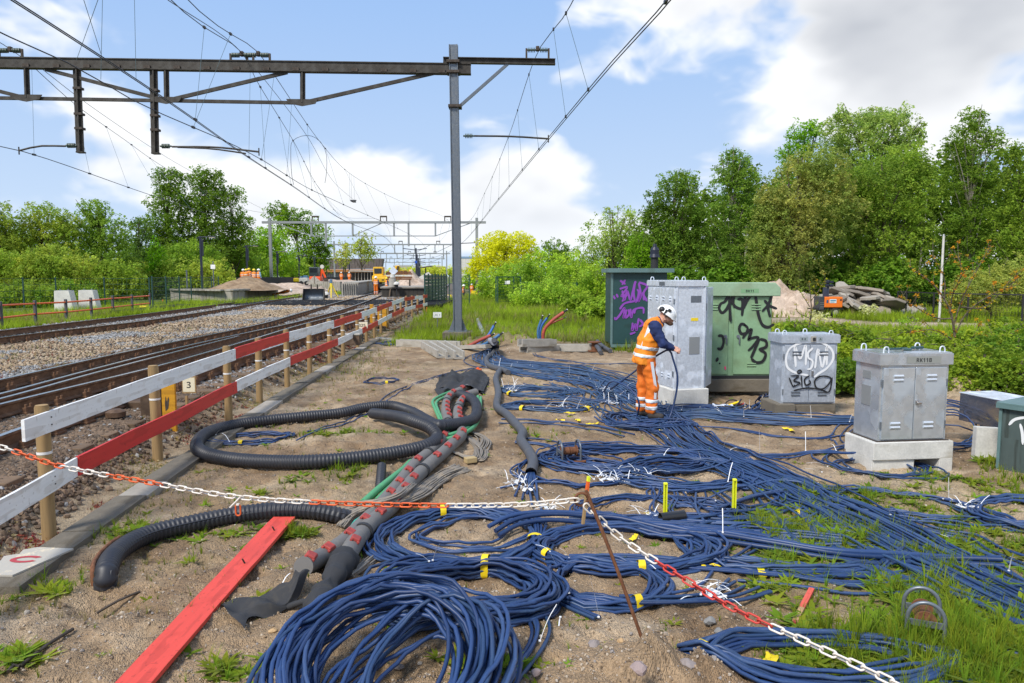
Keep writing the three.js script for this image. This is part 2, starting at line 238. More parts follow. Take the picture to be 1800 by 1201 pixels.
function path(pts, step, closed = false) { const c = new THREE.CatmullRomCurve3(pts, closed, 'centripetal'); const len = c.getLength(); return c.getSpacedPoints(Math.max(2, Math.round(len / step))); }
function tubeP(P, r, seg = 6, closed = false, cap = true) {
  const n = P.length, pos = [], nor = [], uv = [], idx = []; let N = null, len = 0;
  for (let i = 0; i < n; i++) {
    const t = (closed ? P[(i + 1) % n].clone().sub(P[(i - 1 + n) % n]) : P[Math.min(i + 1, n - 1)].clone().sub(P[Math.max(i - 1, 0)])).normalize();
    if (!N) { N = Math.abs(t.y) > 0.9 ? V3(1, 0, 0) : V3(0, 1, 0); }
    N = N.clone().addScaledVector(t, -N.dot(t)).normalize(); const B = V3().crossVectors(t, N);
    const R = typeof r === 'function' ? r(i / (n - 1), len) : r; if (i) len += P[i].distanceTo(P[i - 1]);
    for (let k = 0; k <= seg; k++) { const a = k / seg * Math.PI * 2, c = Math.cos(a), s = Math.sin(a); const x = N.x * c + B.x * s, y = N.y * c + B.y * s, z = N.z * c + B.z * s; pos.push(P[i].x + x * R, P[i].y + y * R, P[i].z + z * R); nor.push(x, y, z); uv.push(len, k / seg * 0.25); }
  }
  const m = seg + 1; for (let i = 0; i < n - 1 + (closed ? 1 : 0); i++) for (let k = 0; k < seg; k++) { const a = i * m + k, b = ((i + 1) % n) * m + k; idx.push(a, a + 1, b, b, a + 1, b + 1); }
  if (cap && !closed) for (const e of [0, n - 1]) { const c0 = pos.length / 3, t = P[e].clone().sub(P[e ? n - 2 : 1]).normalize(); for (let k = 0; k < seg; k++) { const o = (e * m + k) * 3; pos.push(pos[o], pos[o + 1], pos[o + 2]); nor.push(t.x, t.y, t.z); uv.push(0, 0); } for (let k = 1; k < seg - 1; k++) e ? idx.push(c0, c0 + k, c0 + k + 1) : idx.push(c0, c0 + k + 1, c0 + k); }
  const g = new THREE.BufferGeometry(); g.setAttribute('position', new THREE.Float32BufferAttribute(pos, 3)); g.setAttribute('normal', new THREE.Float32BufferAttribute(nor, 3)); g.setAttribute('uv', new THREE.Float32BufferAttribute(uv, 2)); g.setIndex(idx); g.userData.uvm = 1; return g;
}
const tube = (pts, r, seg = 6, step = 0.06) => tubeP(path(pts, step), r, seg);
function quadStrip(A, B) { // ribbon between two polylines
  const pos = [], uv = [], idx = []; let l = 0; for (let i = 0; i < A.length; i++) { if (i) l += A[i].distanceTo(A[i - 1]); pos.push(...A[i].toArray(), ...B[i].toArray()); uv.push(l, 0, l, A[i].distanceTo(B[i])); if (i) { const k = 2 * i; idx.push(k - 2, k - 1, k, k - 1, k + 1, k); } }
  const g = new THREE.BufferGeometry(); g.setAttribute('position', new THREE.Float32BufferAttribute(pos, 3)); g.setAttribute('uv', new THREE.Float32BufferAttribute(uv, 2)); g.setIndex(idx); g.computeVertexNormals(); g.userData.uvm = 1; return g;
}
function canvasMat(w, h, draw, rough = 0.6, o = {}) { const c = document.createElement('canvas'); c.width = w; c.height = h; const x = c.getContext('2d'); draw(x, w, h); const t = new THREE.CanvasTexture(c); t.colorSpace = THREE.SRGBColorSpace; t.magFilter = THREE.LinearFilter; return std([1, 1, 1], rough, { map: t, ...o }); }
function plateUV(w, h, x = 0, y = 0, z = 0, ry = 0, rx = 0) { const g = new THREE.PlaneGeometry(w, h); g.userData.uvm = 1; return place(g, x, y, z, rx, ry); }
function scatter(name, geo, mat, items, parent, kind = 'stuff') { // InstancedMesh from [position, quaternion, scale, colour]
  const im = new THREE.InstancedMesh(geo, mat, items.length), m = new THREE.Matrix4(), s = V3(); im.castShadow = im.receiveShadow = true;
  items.forEach((t, i) => { typeof t[2] === 'number' ? s.setScalar(t[2]) : s.copy(t[2]); im.setMatrixAt(i, m.compose(t[0], t[1], s)); if (t[3]) im.setColorAt(i, t[3]); });
  im.name = parent ? name : numbered(name); if (kind) im.userData.kind = kind; (parent || scene).add(im); return im;
}
const QE = (x, y, z) => new THREE.Quaternion().setFromEuler(new THREE.Euler(x, y, z, 'YXZ'));
// ================================================================ the ground
const pathLine = [[1330, 566], [1420, 562], [1500, 570], [1600, 572], [1700, 572], [1830, 574]].map(([a, b]) => L(a, b, 0));
function pathDist(x, z) { let d = 1e9; for (let i = 0; i + 1 < pathLine.length; i++) { const a = pathLine[i], b = pathLine[i + 1], vx = b.x - a.x, vz = b.z - a.z, t = clamp(((x - a.x) * vx + (z - a.z) * vz) / (vx * vx + vz * vz)); d = Math.min(d, Math.hypot(x - a.x - vx * t, z - a.z - vz * t)); } return d; }
const grassSpots = [];   // centres of weedy patches in the dirt: x, z, rx, rz, density
for (const [px, py, rx, rz, k] of [[1560, 1000, 0.9, 0.45, 1], [1500, 930, 0.7, 0.35, 0.7], [1640, 1120, 0.55, 0.4, 1.3], [1760, 1060, 0.6, 0.5, 1], [1700, 960, 1.0, 0.5, 0.7], [1420, 920, 0.5, 0.3, 0.8], [1350, 930, 0.35, 0.2, 0.9], [1470, 870, 0.8, 0.4, 0.5], [1560, 880, 0.7, 0.4, 0.5], [1390, 985, 0.5, 0.3, 0.5], [1560, 1150, 0.5, 0.25, 1.2], [1790, 870, 0.5, 0.5, 0.8], [1740, 1160, 0.5, 0.3, 1.2], [1480, 1040, 0.35, 0.2, 0.5],
  [230, 940, 0.35, 0.2, 0.5], [60, 1040, 0.3, 0.2, 0.7], [420, 940, 0.4, 0.2, 0.35], [525, 935, 0.12, 0.08, 1.5], [620, 830, 0.35, 0.2, 0.8], [560, 850, 0.4, 0.25, 0.4], [570, 775, 0.5, 0.2, 0.6], [640, 775, 0.5, 0.2, 0.4], [700, 740, 0.3, 0.12, 0.8], [1110, 690, 0.5, 0.3, 0.25], [950, 765, 0.25, 0.2, 0.8], [600, 655, 1.0, 0.8, 0.3], [400, 880, 0.5, 0.25, 0.3], [20, 1160, 0.15, 0.1, 0.6], [420, 1180, 0.15, 0.1, 0.9], [330, 990, 0.2, 0.12, 0.5], [1200, 800, 0.5, 0.4, 0.2], [1380, 870, 0.5, 0.3, 0.5], [1060, 760, 0.4, 0.3, 0.2], [1405, 715, 0.45, 0.12, 1.2], [1620, 840, 0.5, 0.2, 0.5], [1745, 815, 0.25, 0.12, 1.3], [1100, 610, 0.5, 0.3, 1.3], [760, 640, 0.6, 0.4, 0.35], [905, 765, 0.12, 0.1, 0.6], [1250, 860, 0.4, 0.2, 0.3], [870, 1180, 0.2, 0.12, 0.7]]) { const p = L(px, py, 0); grassSpots.push([p.x, p.z, rx, rz, k]); }
function weed(x, z) { let k = 0; for (const s of grassSpots) { const q = ((x - s[0]) / s[2]) ** 2 + ((z - s[1]) / s[3]) ** 2; if (q < 5) k += s[4] * Math.exp(-q * 1.1); } return k; }
function meadow(x, z) { // the grass beyond the works, and the verge on the far side of the tracks
  const Z = -z, n = fbm(x * 0.35, z * 0.35, 3, 130) - 0.5;
  const edge = 21.5 + 1.6 * n - sstep(2.5, 4.5, x) * 5.5;
  let k = sstep(edge - 0.5, edge + 1.2, Z) * sstep(-4.6, -3.4, x + (Z - 24) * 0.03 + n);
  k = Math.max(k, sstep(0.2, 1.4, x - 8.4 - 0.12 * (Z - 13) + n) * sstep(9, 11, Z) * (Z > 25 ? 1 : 0.9));
  const p = pathDist(x, z); k *= sstep(1.4, 2.2, p + n * 2);
  k = Math.max(k, sstep(17.0, 18.2, -x + n * 2));
  return k;
}
const tracksX = (Z) => KX(Math.min(Z, 60)) - 0.75;
{
  const xs = [], zs = [];
  for (let x = -7.2; x <= 7.2; x += 0.046) xs.push(x);
  { let x = 7.2, s = 0.06; while (x < 900) { x += s; s *= 1.085; xs.push(x); xs.unshift(-x); } }
  { let z = 3.0, s = 0.026; while (z < 1500) { zs.push(-z); s = z < 26 ? Math.max(0.024, z * 0.0062) : s * 1.05; z += s; } for (let k = 1, z2 = 3.0, s2 = 0.05; k < 26; k++) { z2 -= s2; s2 *= 1.32; zs.unshift(-z2); } }
  const nx = xs.length, nz = zs.length, pos = new Float32Array(nx * nz * 3), cl = new Float32Array(nx * nz * 3), uv = new Float32Array(nx * nz * 2), idx = new Uint32Array((nx - 1) * (nz - 1) * 6);
  const cSand = [0.53, 0.39, 0.245], cSoil = [0.345, 0.238, 0.142], cPale = [0.62, 0.485, 0.335], cBal = [0.15, 0.125, 0.10], cGrass = [0.13, 0.17, 0.022], cTan = [0.42, 0.33, 0.22];
  let k = 0;
  for (let j = 0; j < nz; j++) for (let i = 0; i < nx; i++, k++) {
    const x = xs[i], z = zs[j], Z = -z;
    pos[3 * k] = x; pos[3 * k + 1] = (Z > -2 && Z < 70 && Math.abs(x) < 40 ? hgt(x, z) + clods(x, z) : base_h(x, z)); pos[3 * k + 2] = z; uv[2 * k] = x; uv[2 * k + 1] = z;
    const a = fbm(x * 0.45, z * 0.45, 4, 110), b = fbm(x * 1.7, z * 1.7, 3, 111);
    let c = mixc(cSand, cSoil, sstep(0.40, 0.62, a) * 0.85); c = mixc(c, cPale, sstep(0.52, 0.70, b) * 0.6); c = mixc(c, cSoil, sstep(0.58, 0.72, fbm(x * 4.1, z * 4.1, 2, 112)) * 0.5);
    const kx = KX(clamp(Z, 0, 60));
    c = mixc(c, cTan, sstep(-0.05, -0.3, x - kx)); c = mixc(c, cBal, sstep(0.6, 1.3, kx - x));
    c = mixc(c, cGrass, meadow(x, z)); c = mixc(c, [0.17, 0.17, 0.055], clamp(weed(x, z)) * 0.45);
    if (pathDist(x, z) < 2.2) c = mixc(c, [0.58, 0.46, 0.36], 1 - sstep(1.3, 2.1, pathDist(x, z) + b - 0.5));
    cl[3 * k] = c[0]; cl[3 * k + 1] = c[1]; cl[3 * k + 2] = c[2];
  }
  k = 0; for (let j = 0; j < nz - 1; j++) for (let i = 0; i < nx - 1; i++) { const a = j * nx + i; idx[k++] = a; idx[k++] = a + 1; idx[k++] = a + nx; idx[k++] = a + 1; idx[k++] = a + nx + 1; idx[k++] = a + nx; }
  const g = new THREE.BufferGeometry(); g.setAttribute('position', new THREE.BufferAttribute(pos, 3)); g.setAttribute('color', new THREE.BufferAttribute(cl, 3)); g.setAttribute('uv', new THREE.BufferAttribute(uv, 2)); g.setIndex(new THREE.BufferAttribute(idx, 1)); g.computeVertexNormals();
  const m = new THREE.Mesh(g, std([1, 1, 1], 0.97, { vertexColors: true, map: rep(TX.dirt, 1.9), bumpMap: rep(TX.dirtB, 0.55), bumpScale: 0.022 }));
  m.name = 'ground'; m.receiveShadow = m.castShadow = true; m.userData = { label: 'trampled sandy ground with patches of darker soil around the cables', category: 'ground', kind: 'structure' }; scene.add(m);
}
// loose stones lying in the dirt
function rockGeo(seed, sx = 1, sy = 0.7, sz = 1, det = 1) { const g0 = new THREE.IcosahedronGeometry(0.5, det); const p = g0.attributes.position; for (let i = 0; i < p.count; i++) { const x = p.getX(i), y = p.getY(i), z = p.getZ(i), k = 0.62 + 0.75 * n3(x * 2.6 + seed * 7, y * 2.6, z * 2.6, seed); p.setXYZ(i, x * k * sx, y * k * sy, z * k * sz); } const g = mergeVertices((() => { g0.deleteAttribute('uv'); g0.deleteAttribute('normal'); return g0; })()).toNonIndexed(); g.computeVertexNormals(); return g; }
const rocks = [1, 2, 3, 4, 5].map((s) => rockGeo(s, 1, 0.75, 0.85, 0));
const rocks2 = [11, 12, 13].map((s) => rockGeo(s, 1, 0.62, 0.8, 1));
{
  const R = rng(77), mat = std([1, 1, 1], 0.92), lots = rocks.map(() => []);
  const put = (x, z, s, c, sink = 0.25) => { lots[Math.floor(R() * lots.length)].push([V3(x, hgt(x, z) + clods(x, z) + s * (0.32 - sink), z), QE(R() * 6, R() * 6, R() * 6), V3(s * (0.8 + 0.5 * R()), s * (0.7 + 0.4 * R()), s * (0.8 + 0.5 * R())), c]); };
  const bb = [[-5.0, 3.9], [-4.3, 4.5], [-2.6, 4.2]];
  const cB = [C(0.15, 0.10, 0.065), C(0.115, 0.078, 0.05), C(0.19, 0.13, 0.085), C(0.095, 0.07, 0.05)], cG = [C(0.30, 0.295, 0.285), C(0.22, 0.215, 0.21), C(0.37, 0.365, 0.355), C(0.17, 0.165, 0.16)], cT = [C(0.36, 0.27, 0.17), C(0.30, 0.21, 0.13), C(0.42, 0.33, 0.23)];
  let n = 0;
  for (let t = 0; t < 330000 && n < 118000; t++) {
    const u = R(), Z = 4.6 + 64 * u * u * (0.45 + 0.55 * u), x0 = tracksX(Z) + 0.5 * R() ** 1.5, x = lerp(x0, Math.max(-17.3, Math.min(-0.77 * Z - 0.6, x0 - 1.5)), R());
    if (x < -17.3) continue;
    const a = fbm(x * 0.5, -Z * 0.5, 3, 140), near = tracksX(Z) - x;                      // grey fresh ballast, brown old ballast, tan gravel between the tracks
    let s = 0.045 + 0.03 * R(); if (Z > 16) s *= 1.15; if (Z > 26) s *= 1.5; if (Z > 40) s *= 1.6;
    const mid = near > 4.4 + (a - 0.5) * 2.5 && near < 9;                                   // the strip between the tracks
    if (mid && a > 0.42 && R() < 0.5) continue;
    if (near < 0.3 && R() > near + 0.45) continue;
    let pal = mid ? (a > 0.46 ? (R() < 0.85 ? cT : cB) : a > 0.38 ? (R() < 0.5 ? cG : cT) : cG) : near < 4.4 ? (a > 0.58 && Z > 11 ? cG : R() < 0.95 ? cB : cG) : (R() < 0.7 ? cG : cB);
    if (Z > 11.5 && near < 1.9) pal = R() < 0.6 ? cG : cB;
    put(x, -Z, s, pal[Math.floor(R() * pal.length)], 0.12); n++;
  }
  lots.forEach((l, i) => { const im = scatter('ballast', rocks[i], mat, l); im.userData.label = ['loose ballast stones packed between the rails', 'loose ballast stones heaped along the sleepers', 'loose ballast stones spread between both tracks', 'loose ballast stones lying below the white barrier', 'loose ballast stones bedding the turnout rails'][i]; im.userData.category = 'ballast'; });
  const peb = rocks.map(() => []), pc = [C(0.34, 0.28, 0.22), C(0.42, 0.34, 0.25), C(0.25, 0.22, 0.2), C(0.46, 0.40, 0.33), C(0.34, 0.24, 0.15), C(0.22, 0.16, 0.11)];
  for (let t = 0; t < 22000; t++) { const Z = 3.3 + 15 * R() * R(), x = (R() * 2 - 1) * Z * 0.75; if (x < KX(Z) + 0.15 || fbm(x * 0.8, -Z * 0.8, 2, 143) + 0.3 * R() < 0.5) continue; const s = 0.007 + 0.018 * R() ** 4 + (R() < 0.012 ? 0.03 * R() : 0); peb[Math.floor(R() * 5)].push([V3(x, hgt(x, -Z) + clods(x, -Z) + s * 0.12, -Z), QE(R() * 6, R() * 6, R() * 6), s, pc[Math.floor(R() * 6)]]); }
  peb.forEach((l, i) => { const im = scatter('pebbles', rocks[i], mat, l); im.userData.label = 'small pebbles and crumbs of soil strewn over the sand'; im.userData.category = 'pebbles'; im.userData.group = 'pebbles in the sand'; });
  let ix = 0;
  for (const [px, py, s, c, lab] of [[205, 708 + 350, 0.05, 0, 'grey'], [1045, 1137, 0.075, 0, 'grey'], [1093, 1132, 0.06, 1, 'ochre'], [1248, 1096, 0.08, 0, 'grey'], [1208, 1172, 0.085, 0, 'grey'], [1124, 1181, 0.085, 0, 'pale'], [1265, 1115, 0.07, 0, 'grey'], [700, 1175, 0.06, 0, 'grey'], [942, 1186, 0.06, 0, 'grey'], [1332, 1169, 0.07, 1, 'ochre'], [480, 1112, 0.05, 1, 'ochre'], [53, 1011, 0.10, 0, 'grey']]) {
    const p = G(px, py), m = share('stone', rocks2[ix % 3], std(c ? [0.46, 0.30, 0.15] : [0.23 + 0.03 * (ix % 3), 0.22, 0.205], 0.85), scene, p.x, p.y + s * 0.2, p.z, ix * 1.3); m.scale.setScalar(s * 1.05); m.name = numbered('stone'); tag(m, ['fist sized grey stone lying on the dirt heap by the rusty pin', 'ochre pebble', ''][2] || (c ? 'ochre stone lying on the bare trampled sand' : 'grey stone lying on the bare trampled sand'), 'stone', c ? 'ochre stones on the sand' : 'grey stones on the sand'); ix++;
  }
}
// ================================================================ concrete edging beside the tracks
{
  const t = wthing('concrete_edging', 'row of worn concrete edging slabs between the track and the sand', 'edging', V3(KX(8), 0, -8)); structure(t);
  let Z = 4.55, i = 0; const R = rng(5);
  while (Z < 24) { const len = [1.05, 0.95, 0.5, 1.1][i % 4], a = V3(KX(Z) - 0.02, 0, -Z), b = V3(KX(Z + len - 0.012) - 0.02, 0, -(Z + len - 0.012)), dy = 0.012 + 0.018 * R(); a.y = b.y = dy - 0.03; const g = bar(a, b, 0.27, 0.11); obj('slab', g, i % 5 === 2 ? M.slab : M.concD, t); Z += len; i++; }
  const q = [[665, 597], [760, 609], [800, 612], [860, 610]].map(([a, b]) => G(a, b));
  for (let k = 0; k < 3; k++) obj('slab', bar(q[k].clone().setY(q[k].y + 0.02), q[k + 1].clone().setY(q[k + 1].y + 0.02).lerp(q[k], 0.02), 0.22, 0.1), M.conc, t);
}
// the broken sign board that lies over the edging
{
  const p = G(60, 1000), t = thing('sign_board', 'dirty white sign board with a red letter lying on the edging', 'sign', [p.x - 0.05, p.y + 0.05, p.z], 0.02); t.scale.setScalar(0.85);
  const s = new THREE.Shape([[-0.36, -0.28], [0.08, -0.30], [0.24, 0.26], [-0.10, 0.30], [-0.19, 0.24], [-0.16, 0.15], [-0.26, 0.10], [-0.22, 0.0], [-0.40, -0.08]].map((q) => new THREE.Vector2(...q)));
  obj('board', place(new THREE.ExtrudeGeometry(s, { depth: 0.015, bevelEnabled: false }), 0, 0, 0, -Math.PI / 2), tm([0.70, 0.65, 0.55], 'dust', 0.8, 0.85), t);
  const red = std([0.42, 0.05, 0.06], 0.7); const ring = []; for (let a = 0; a <= 15; a++) { const w = 0.6 + a / 15 * 5.1; ring.push(V3(-0.02 + 0.13 * Math.cos(w), 0.018, -0.02 - 0.075 * Math.sin(w))); }
  const inn = ring.map((v) => V3(-0.02 + (v.x + 0.02) * 0.62, 0.018, -0.02 + (v.z + 0.02) * 0.5)); obj('letter', quadStrip(ring, inn), red, t);
}
// ================================================================ rails
const RH = 0.52;   // top of the rails
function railGeo(P) { // foot, web and head swept along a line
  const prof = [[-0.07, 0], [0.07, 0], [0.07, 0.014], [0.012, 0.034], [0.010, 0.125], [0.035, 0.138], [0.035, 0.163], [-0.035, 0.163], [-0.035, 0.138], [-0.010, 0.125], [-0.012, 0.034], [-0.07, 0.014]];
  const pos = [], idx = [], uv = [], n = P.length, m = prof.length; let l = 0;
  for (let i = 0; i < n; i++) { const d = P[Math.min(i + 1, n - 1)].clone().sub(P[Math.max(i - 1, 0)]).setY(0).normalize(); if (i) l += P[i].distanceTo(P[i - 1]); prof.forEach(([x, y], k) => { const [x2, y2] = prof[(k + 1) % m]; pos.push(P[i].x - d.z * x, P[i].y + y, P[i].z + d.x * x, P[i].x - d.z * x2, P[i].y + y2, P[i].z + d.x * x2); uv.push(l, y, l, y2 + 0.02); }); }
  for (let i = 0; i < n - 1; i++) for (let k = 0; k < m; k++) { const a = (i * m + k) * 2, b = ((i + 1) * m + k) * 2; idx.push(a, a + 1, b, a + 1, b + 1, b); }
  const g = new THREE.BufferGeometry(); g.setAttribute('position', new THREE.Float32BufferAttribute(pos, 3)); g.setAttribute('uv', new THREE.Float32BufferAttribute(uv, 2)); g.setIndex(idx); g.computeVertexNormals(); g.userData.uvm = 1; return g;
}
function headGeo(P) { const n = []; for (let i = 0; i < P.length; i++) { const d = P[Math.min(i + 1, P.length - 1)].clone().sub(P[Math.max(i - 1, 0)]).setY(0).normalize(); n.push([P[i].clone().add(V3(d.z * 0.033, 0.166, -d.x * 0.033)), P[i].clone().add(V3(-d.z * 0.033, 0.166, d.x * 0.033))]); } const g = quadStrip(n.map((v) => v[0]), n.map((v) => v[1])); return g; }
function rail(t, pts, step = 0.8) { const P = path(pts.map((p) => p.clone().setY(RH - 0.166)), step); const r = obj('rail', railGeo(P), M.railS, t); obj('running_surface', headGeo(P), M.railH, r); return P; }
const RL = (a) => a.map(([x, y]) => L(x, y, RH));
{
  const t = wthing('railway_turnout', 'rusty brown turnout track with converging rails behind the barrier', 'railway track', V3(-7, 0.3, -14)); structure(t);
  const lines = [
    [V3(-7.45, 0, -1), ...RL([[0, 667], [225, 617], [450, 571], [520, 552], [590, 532], [659, 514]]), V3(-17.5, 0, -95), V3(-33, 0, -190)],
    [V3(-6.35, 0, -1), ...RL([[0, 692], [150, 652], [300, 614], [450, 581], [520, 566], [610, 541], [672, 518]]), V3(-15.4, 0, -92), V3(-31.5, 0, -190)],
    [V3(-6.2, 0, -1), ...RL([[0, 710], [175, 668], [262, 647], [450, 594], [520, 573], [653, 539]]), V3(-8.0, 0, -56), V3(-11, 0, -100), V3(-18, 0, -190)],
    [V3(-4.9, 0, -1), ...RL([[0, 766], [54, 745]]), V3(-5.35, 0, -13), V3(-5.55, 0, -22), V3(-5.85, 0, -36), V3(-6.5, 0, -56), V3(-9.5, 0, -100), V3(-16.5, 0, -190)],
  ];
  const PS = lines.map((l) => rail(t, l, 0.7));
  // a switch blade lying against the second rail
  const q = RL([[0, 700], [150, 659], [300, 620], [420, 590]]).map((p) => p.setY(RH - 0.17)); { const P = path([V3(-6.42, RH - 0.17, -2), ...q], 0.7), r = obj('switch_blade', railGeo(P), M.railS, t); obj('running_surface', headGeo(P), M.railH, r); }
  const xAt = (P, Z) => { for (let i = 0; i + 1 < P.length; i++) if (-P[i].z <= Z && -P[i + 1].z > Z) return lerp(P[i].x, P[i + 1].x, (Z + P[i].z) / (P[i].z - P[i + 1].z)); return P[P.length - 1].x; };
  const sl = [0, 1, 2].map((k) => rbox(1, 0.11, 0.25, 0, 0, 0, 0.015)), chair = fuse([rbox(0.30, 0.03, 0.2, 0, 0.015, 0, 0.006), box(0.05, 0.06, 0.17, 0.11, 0.055, 0), box(0.05, 0.06, 0.17, -0.11, 0.055, 0), cyl(0.018, 0.018, 0.05, 0.115, 0.10, 0.05, 6), cyl(0.018, 0.018, 0.05, 0.115, 0.10, -0.05, 6)]);
  const slm = [M.sleeper, tm([0.25, 0.18, 0.125], 'wood', 1.4, 0.92), tm([0.17, 0.12, 0.08], 'wood', 1.9, 0.9)], R = rng(9);
  for (let Z = 5.4, i = 0; Z < 58; Z += 0.62, i++) {
    const a = xAt(PS[0], Z) - 0.55, b = xAt(PS[3], Z) + 0.62 + 0.1 * R(), wide = Z < 30;
    const spans = wide ? [[a, b]] : [[a, xAt(PS[1], Z) + 0.5], [xAt(PS[2], Z) - 0.5, b]];
    for (const [u, v] of spans) { const s = share('sleeper', sl[i % 3], slm[i % 3], t, (u + v) / 2 + 7, RH - 0.166 - 0.075 - 0.3, -Z + 14, 0.045); s.scale.x = v - u; }
    if (Z < 42) PS.forEach((P, k) => { if (k === 1 && Z < 20) return; share('rail_chair', chair, M.railS, t, xAt(P, Z) + 7, RH - 0.185 - 0.3, -Z + 14, 0.045); });
  }
  // far track
  const t2 = wthing('railway_track', 'plain rusty track with two rails beyond the strip of gravel', 'railway track', V3(-14, 0.3, -24)); structure(t2);
  const A = rail(t2, [V3(-13.9, 0, -8), ...RL([[0, 581], [250, 552], [450, 526], [540, 514.5]]), V3(-24.5, 0, -100), V3(-45, 0, -190)], 1), B = rail(t2, [V3(-12.4, 0, -8), ...RL([[0, 593], [250, 564], [412, 539], [536, 518.5]]), V3(-22.8, 0, -98), V3(-43.4, 0, -190)], 1);
  for (let Z = 14, i = 0; Z < 62; Z += 0.62, i++) { const a = xAt(A, Z) - 0.5, b = xAt(B, Z) + 0.5, s = share('sleeper', sl[i % 3], slm[i % 3], t2, (a + b) / 2 + 14, RH - 0.166 - 0.075 - 0.3, -Z + 24, 0.03); s.scale.x = b - a; share('rail_chair', chair, M.railS, t2, b - 0.5 + 14, RH - 0.185 - 0.3, -Z + 24, 0.03); }
}
// black rubber panels of the works crossing
{
  const t = thing('crossing_mat', 'black rubber crossing panels laid across all the tracks', 'crossing', [-13, 0.3, -47]); structure(t);
  const Rb = rng(3); for (let x = -19.5; x < -5.6; x += 1.52) for (let k = 0; k < 4; k++) obj('panel', rbox(1.5, 0.16, 2.2, x + 13 + 0.76, 0.05 + 0.01 * Rb(), -4 + k * 2.24, 0.02, 0, 0.05), M.mat, t);
  const t3 = thing('crossing_mat', 'short run of black rubber panels beside the far track below the mesh fence', 'crossing', [-19.4, 0.3, -36]); structure(t3);
  for (let k = 0; k < 6; k++) obj('panel', rbox(1.2, 0.16, 1.45, -0.35 * k * 0.45, 0.05, -k * 1.5, 0.02, 0, 0.11), M.mat, t3);
}
// ================================================================ red and white barrier
{
  const pts = [[5.55, -3.72], [8.0, -4.06], [10.2, -4.12], [11.8, -4.24], [13.5, -4.31], [15.2, -4.36], [17, -4.38], [18.6, -4.44], [20.8, -4.54], [22.6, -4.64], [24.5, -4.76], [26.4, -4.88], [28.6, -5.0], [31, -5.1], [33, -5.16], [35, -5.2], [37, -5.2], [39, -5.18], [41.5, -5.12]];
  const X = (Z) => { for (let i = 0; i + 1 < pts.length; i++) if (Z <= pts[i + 1][0]) return lerp(pts[i][1], pts[i + 1][1], (Z - pts[i][0]) / (pts[i + 1][0] - pts[i][0])); return pts[pts.length - 1][1]; };
  const t = wthing('barrier_fence', 'red and white wooden board barrier on round posts along the track', 'barrier', V3(-3.9, 0, -7));
  const R = rng(12), wt = std([0.75, 0.73, 0.7], 0.5);
  pts.forEach(([Z, x], i) => { const r = 0.05 + 0.006 * R(), y = hgt(x, -Z), h = 1.09 + 0.03 * R(), tilt = (R() - 0.5) * 0.02; const p = obj('post', [tubeP([V3(x, y - 0.2, -Z), V3(x + tilt, y + h - 0.02, -Z), V3(x + tilt, y + h, -Z)], (k) => k > 0.9 ? r * 0.86 : r, 12)], M.wood, t); if (i < 12) obj('band', tubeP([V3(x + tilt * 0.6, y + 0.70, -Z), V3(x + tilt * 0.6, y + 0.722, -Z)], r + 0.003, 12, false, false), wt, p); });
  const top = [[5.2, 10.4, 0], [10.4, 13.45, 1], [13.45, 17.2, 0], [17.2, 21.2, 1], [21.2, 24.8, 0], [24.8, 29.4, 1], [29.4, 33.7, 0], [33.7, 37.5, 1], [37.5, 40.5, 0], [40.5, 42.5, 1]];
  const bot = [[2.8, 5.95, 0], [5.95, 10.4, 1], [10.4, 13.5, 0], [13.5, 17.6, 1], [17.6, 21.3, 0], [21.3, 25, 1], [25, 29.4, 0], [29.4, 33.7, 1], [33.7, 37.8, 0], [37.8, 40.4, 1], [40.4, 42.5, 0]];
  for (const [list, hh] of [[top, 0.975], [bot, 0.485]]) list.forEach(([a, b, c], i) => {
    const dy = (R() - 0.5) * 0.02, off = 0.062 + (i % 2) * 0.005;
    const z0 = a, z1 = b - 0.004, xa = a < 5.4 ? (a < 4 ? -3.30 : X(5.55) + 0.03) : X(a), g = plank(V3(xa + off, hh + dy + hgt(X(a), -a), -z0), V3(X(b) + off, hh + dy + hgt(X(b), -b) * 1, -z1), 0.024, 0.165, 0.022, a);
    const m = obj('board', g, c ? M.red : M.white, t); m.userData.label = c ? 'red painted board' : 'white painted board';
    if (a < 20) { const nails = []; for (const [Z] of pts) if (Z > a && Z < b) for (const k of [-0.03, 0.03]) nails.push(cyl(0.006, 0.006, 0.006, X(Z) + off + 0.013, hh + dy + k, -Z + 0.02 * k, 6, 0, Math.PI / 2)); for (const n of nails) obj('nail', n, M.iron, m); }
  });
}
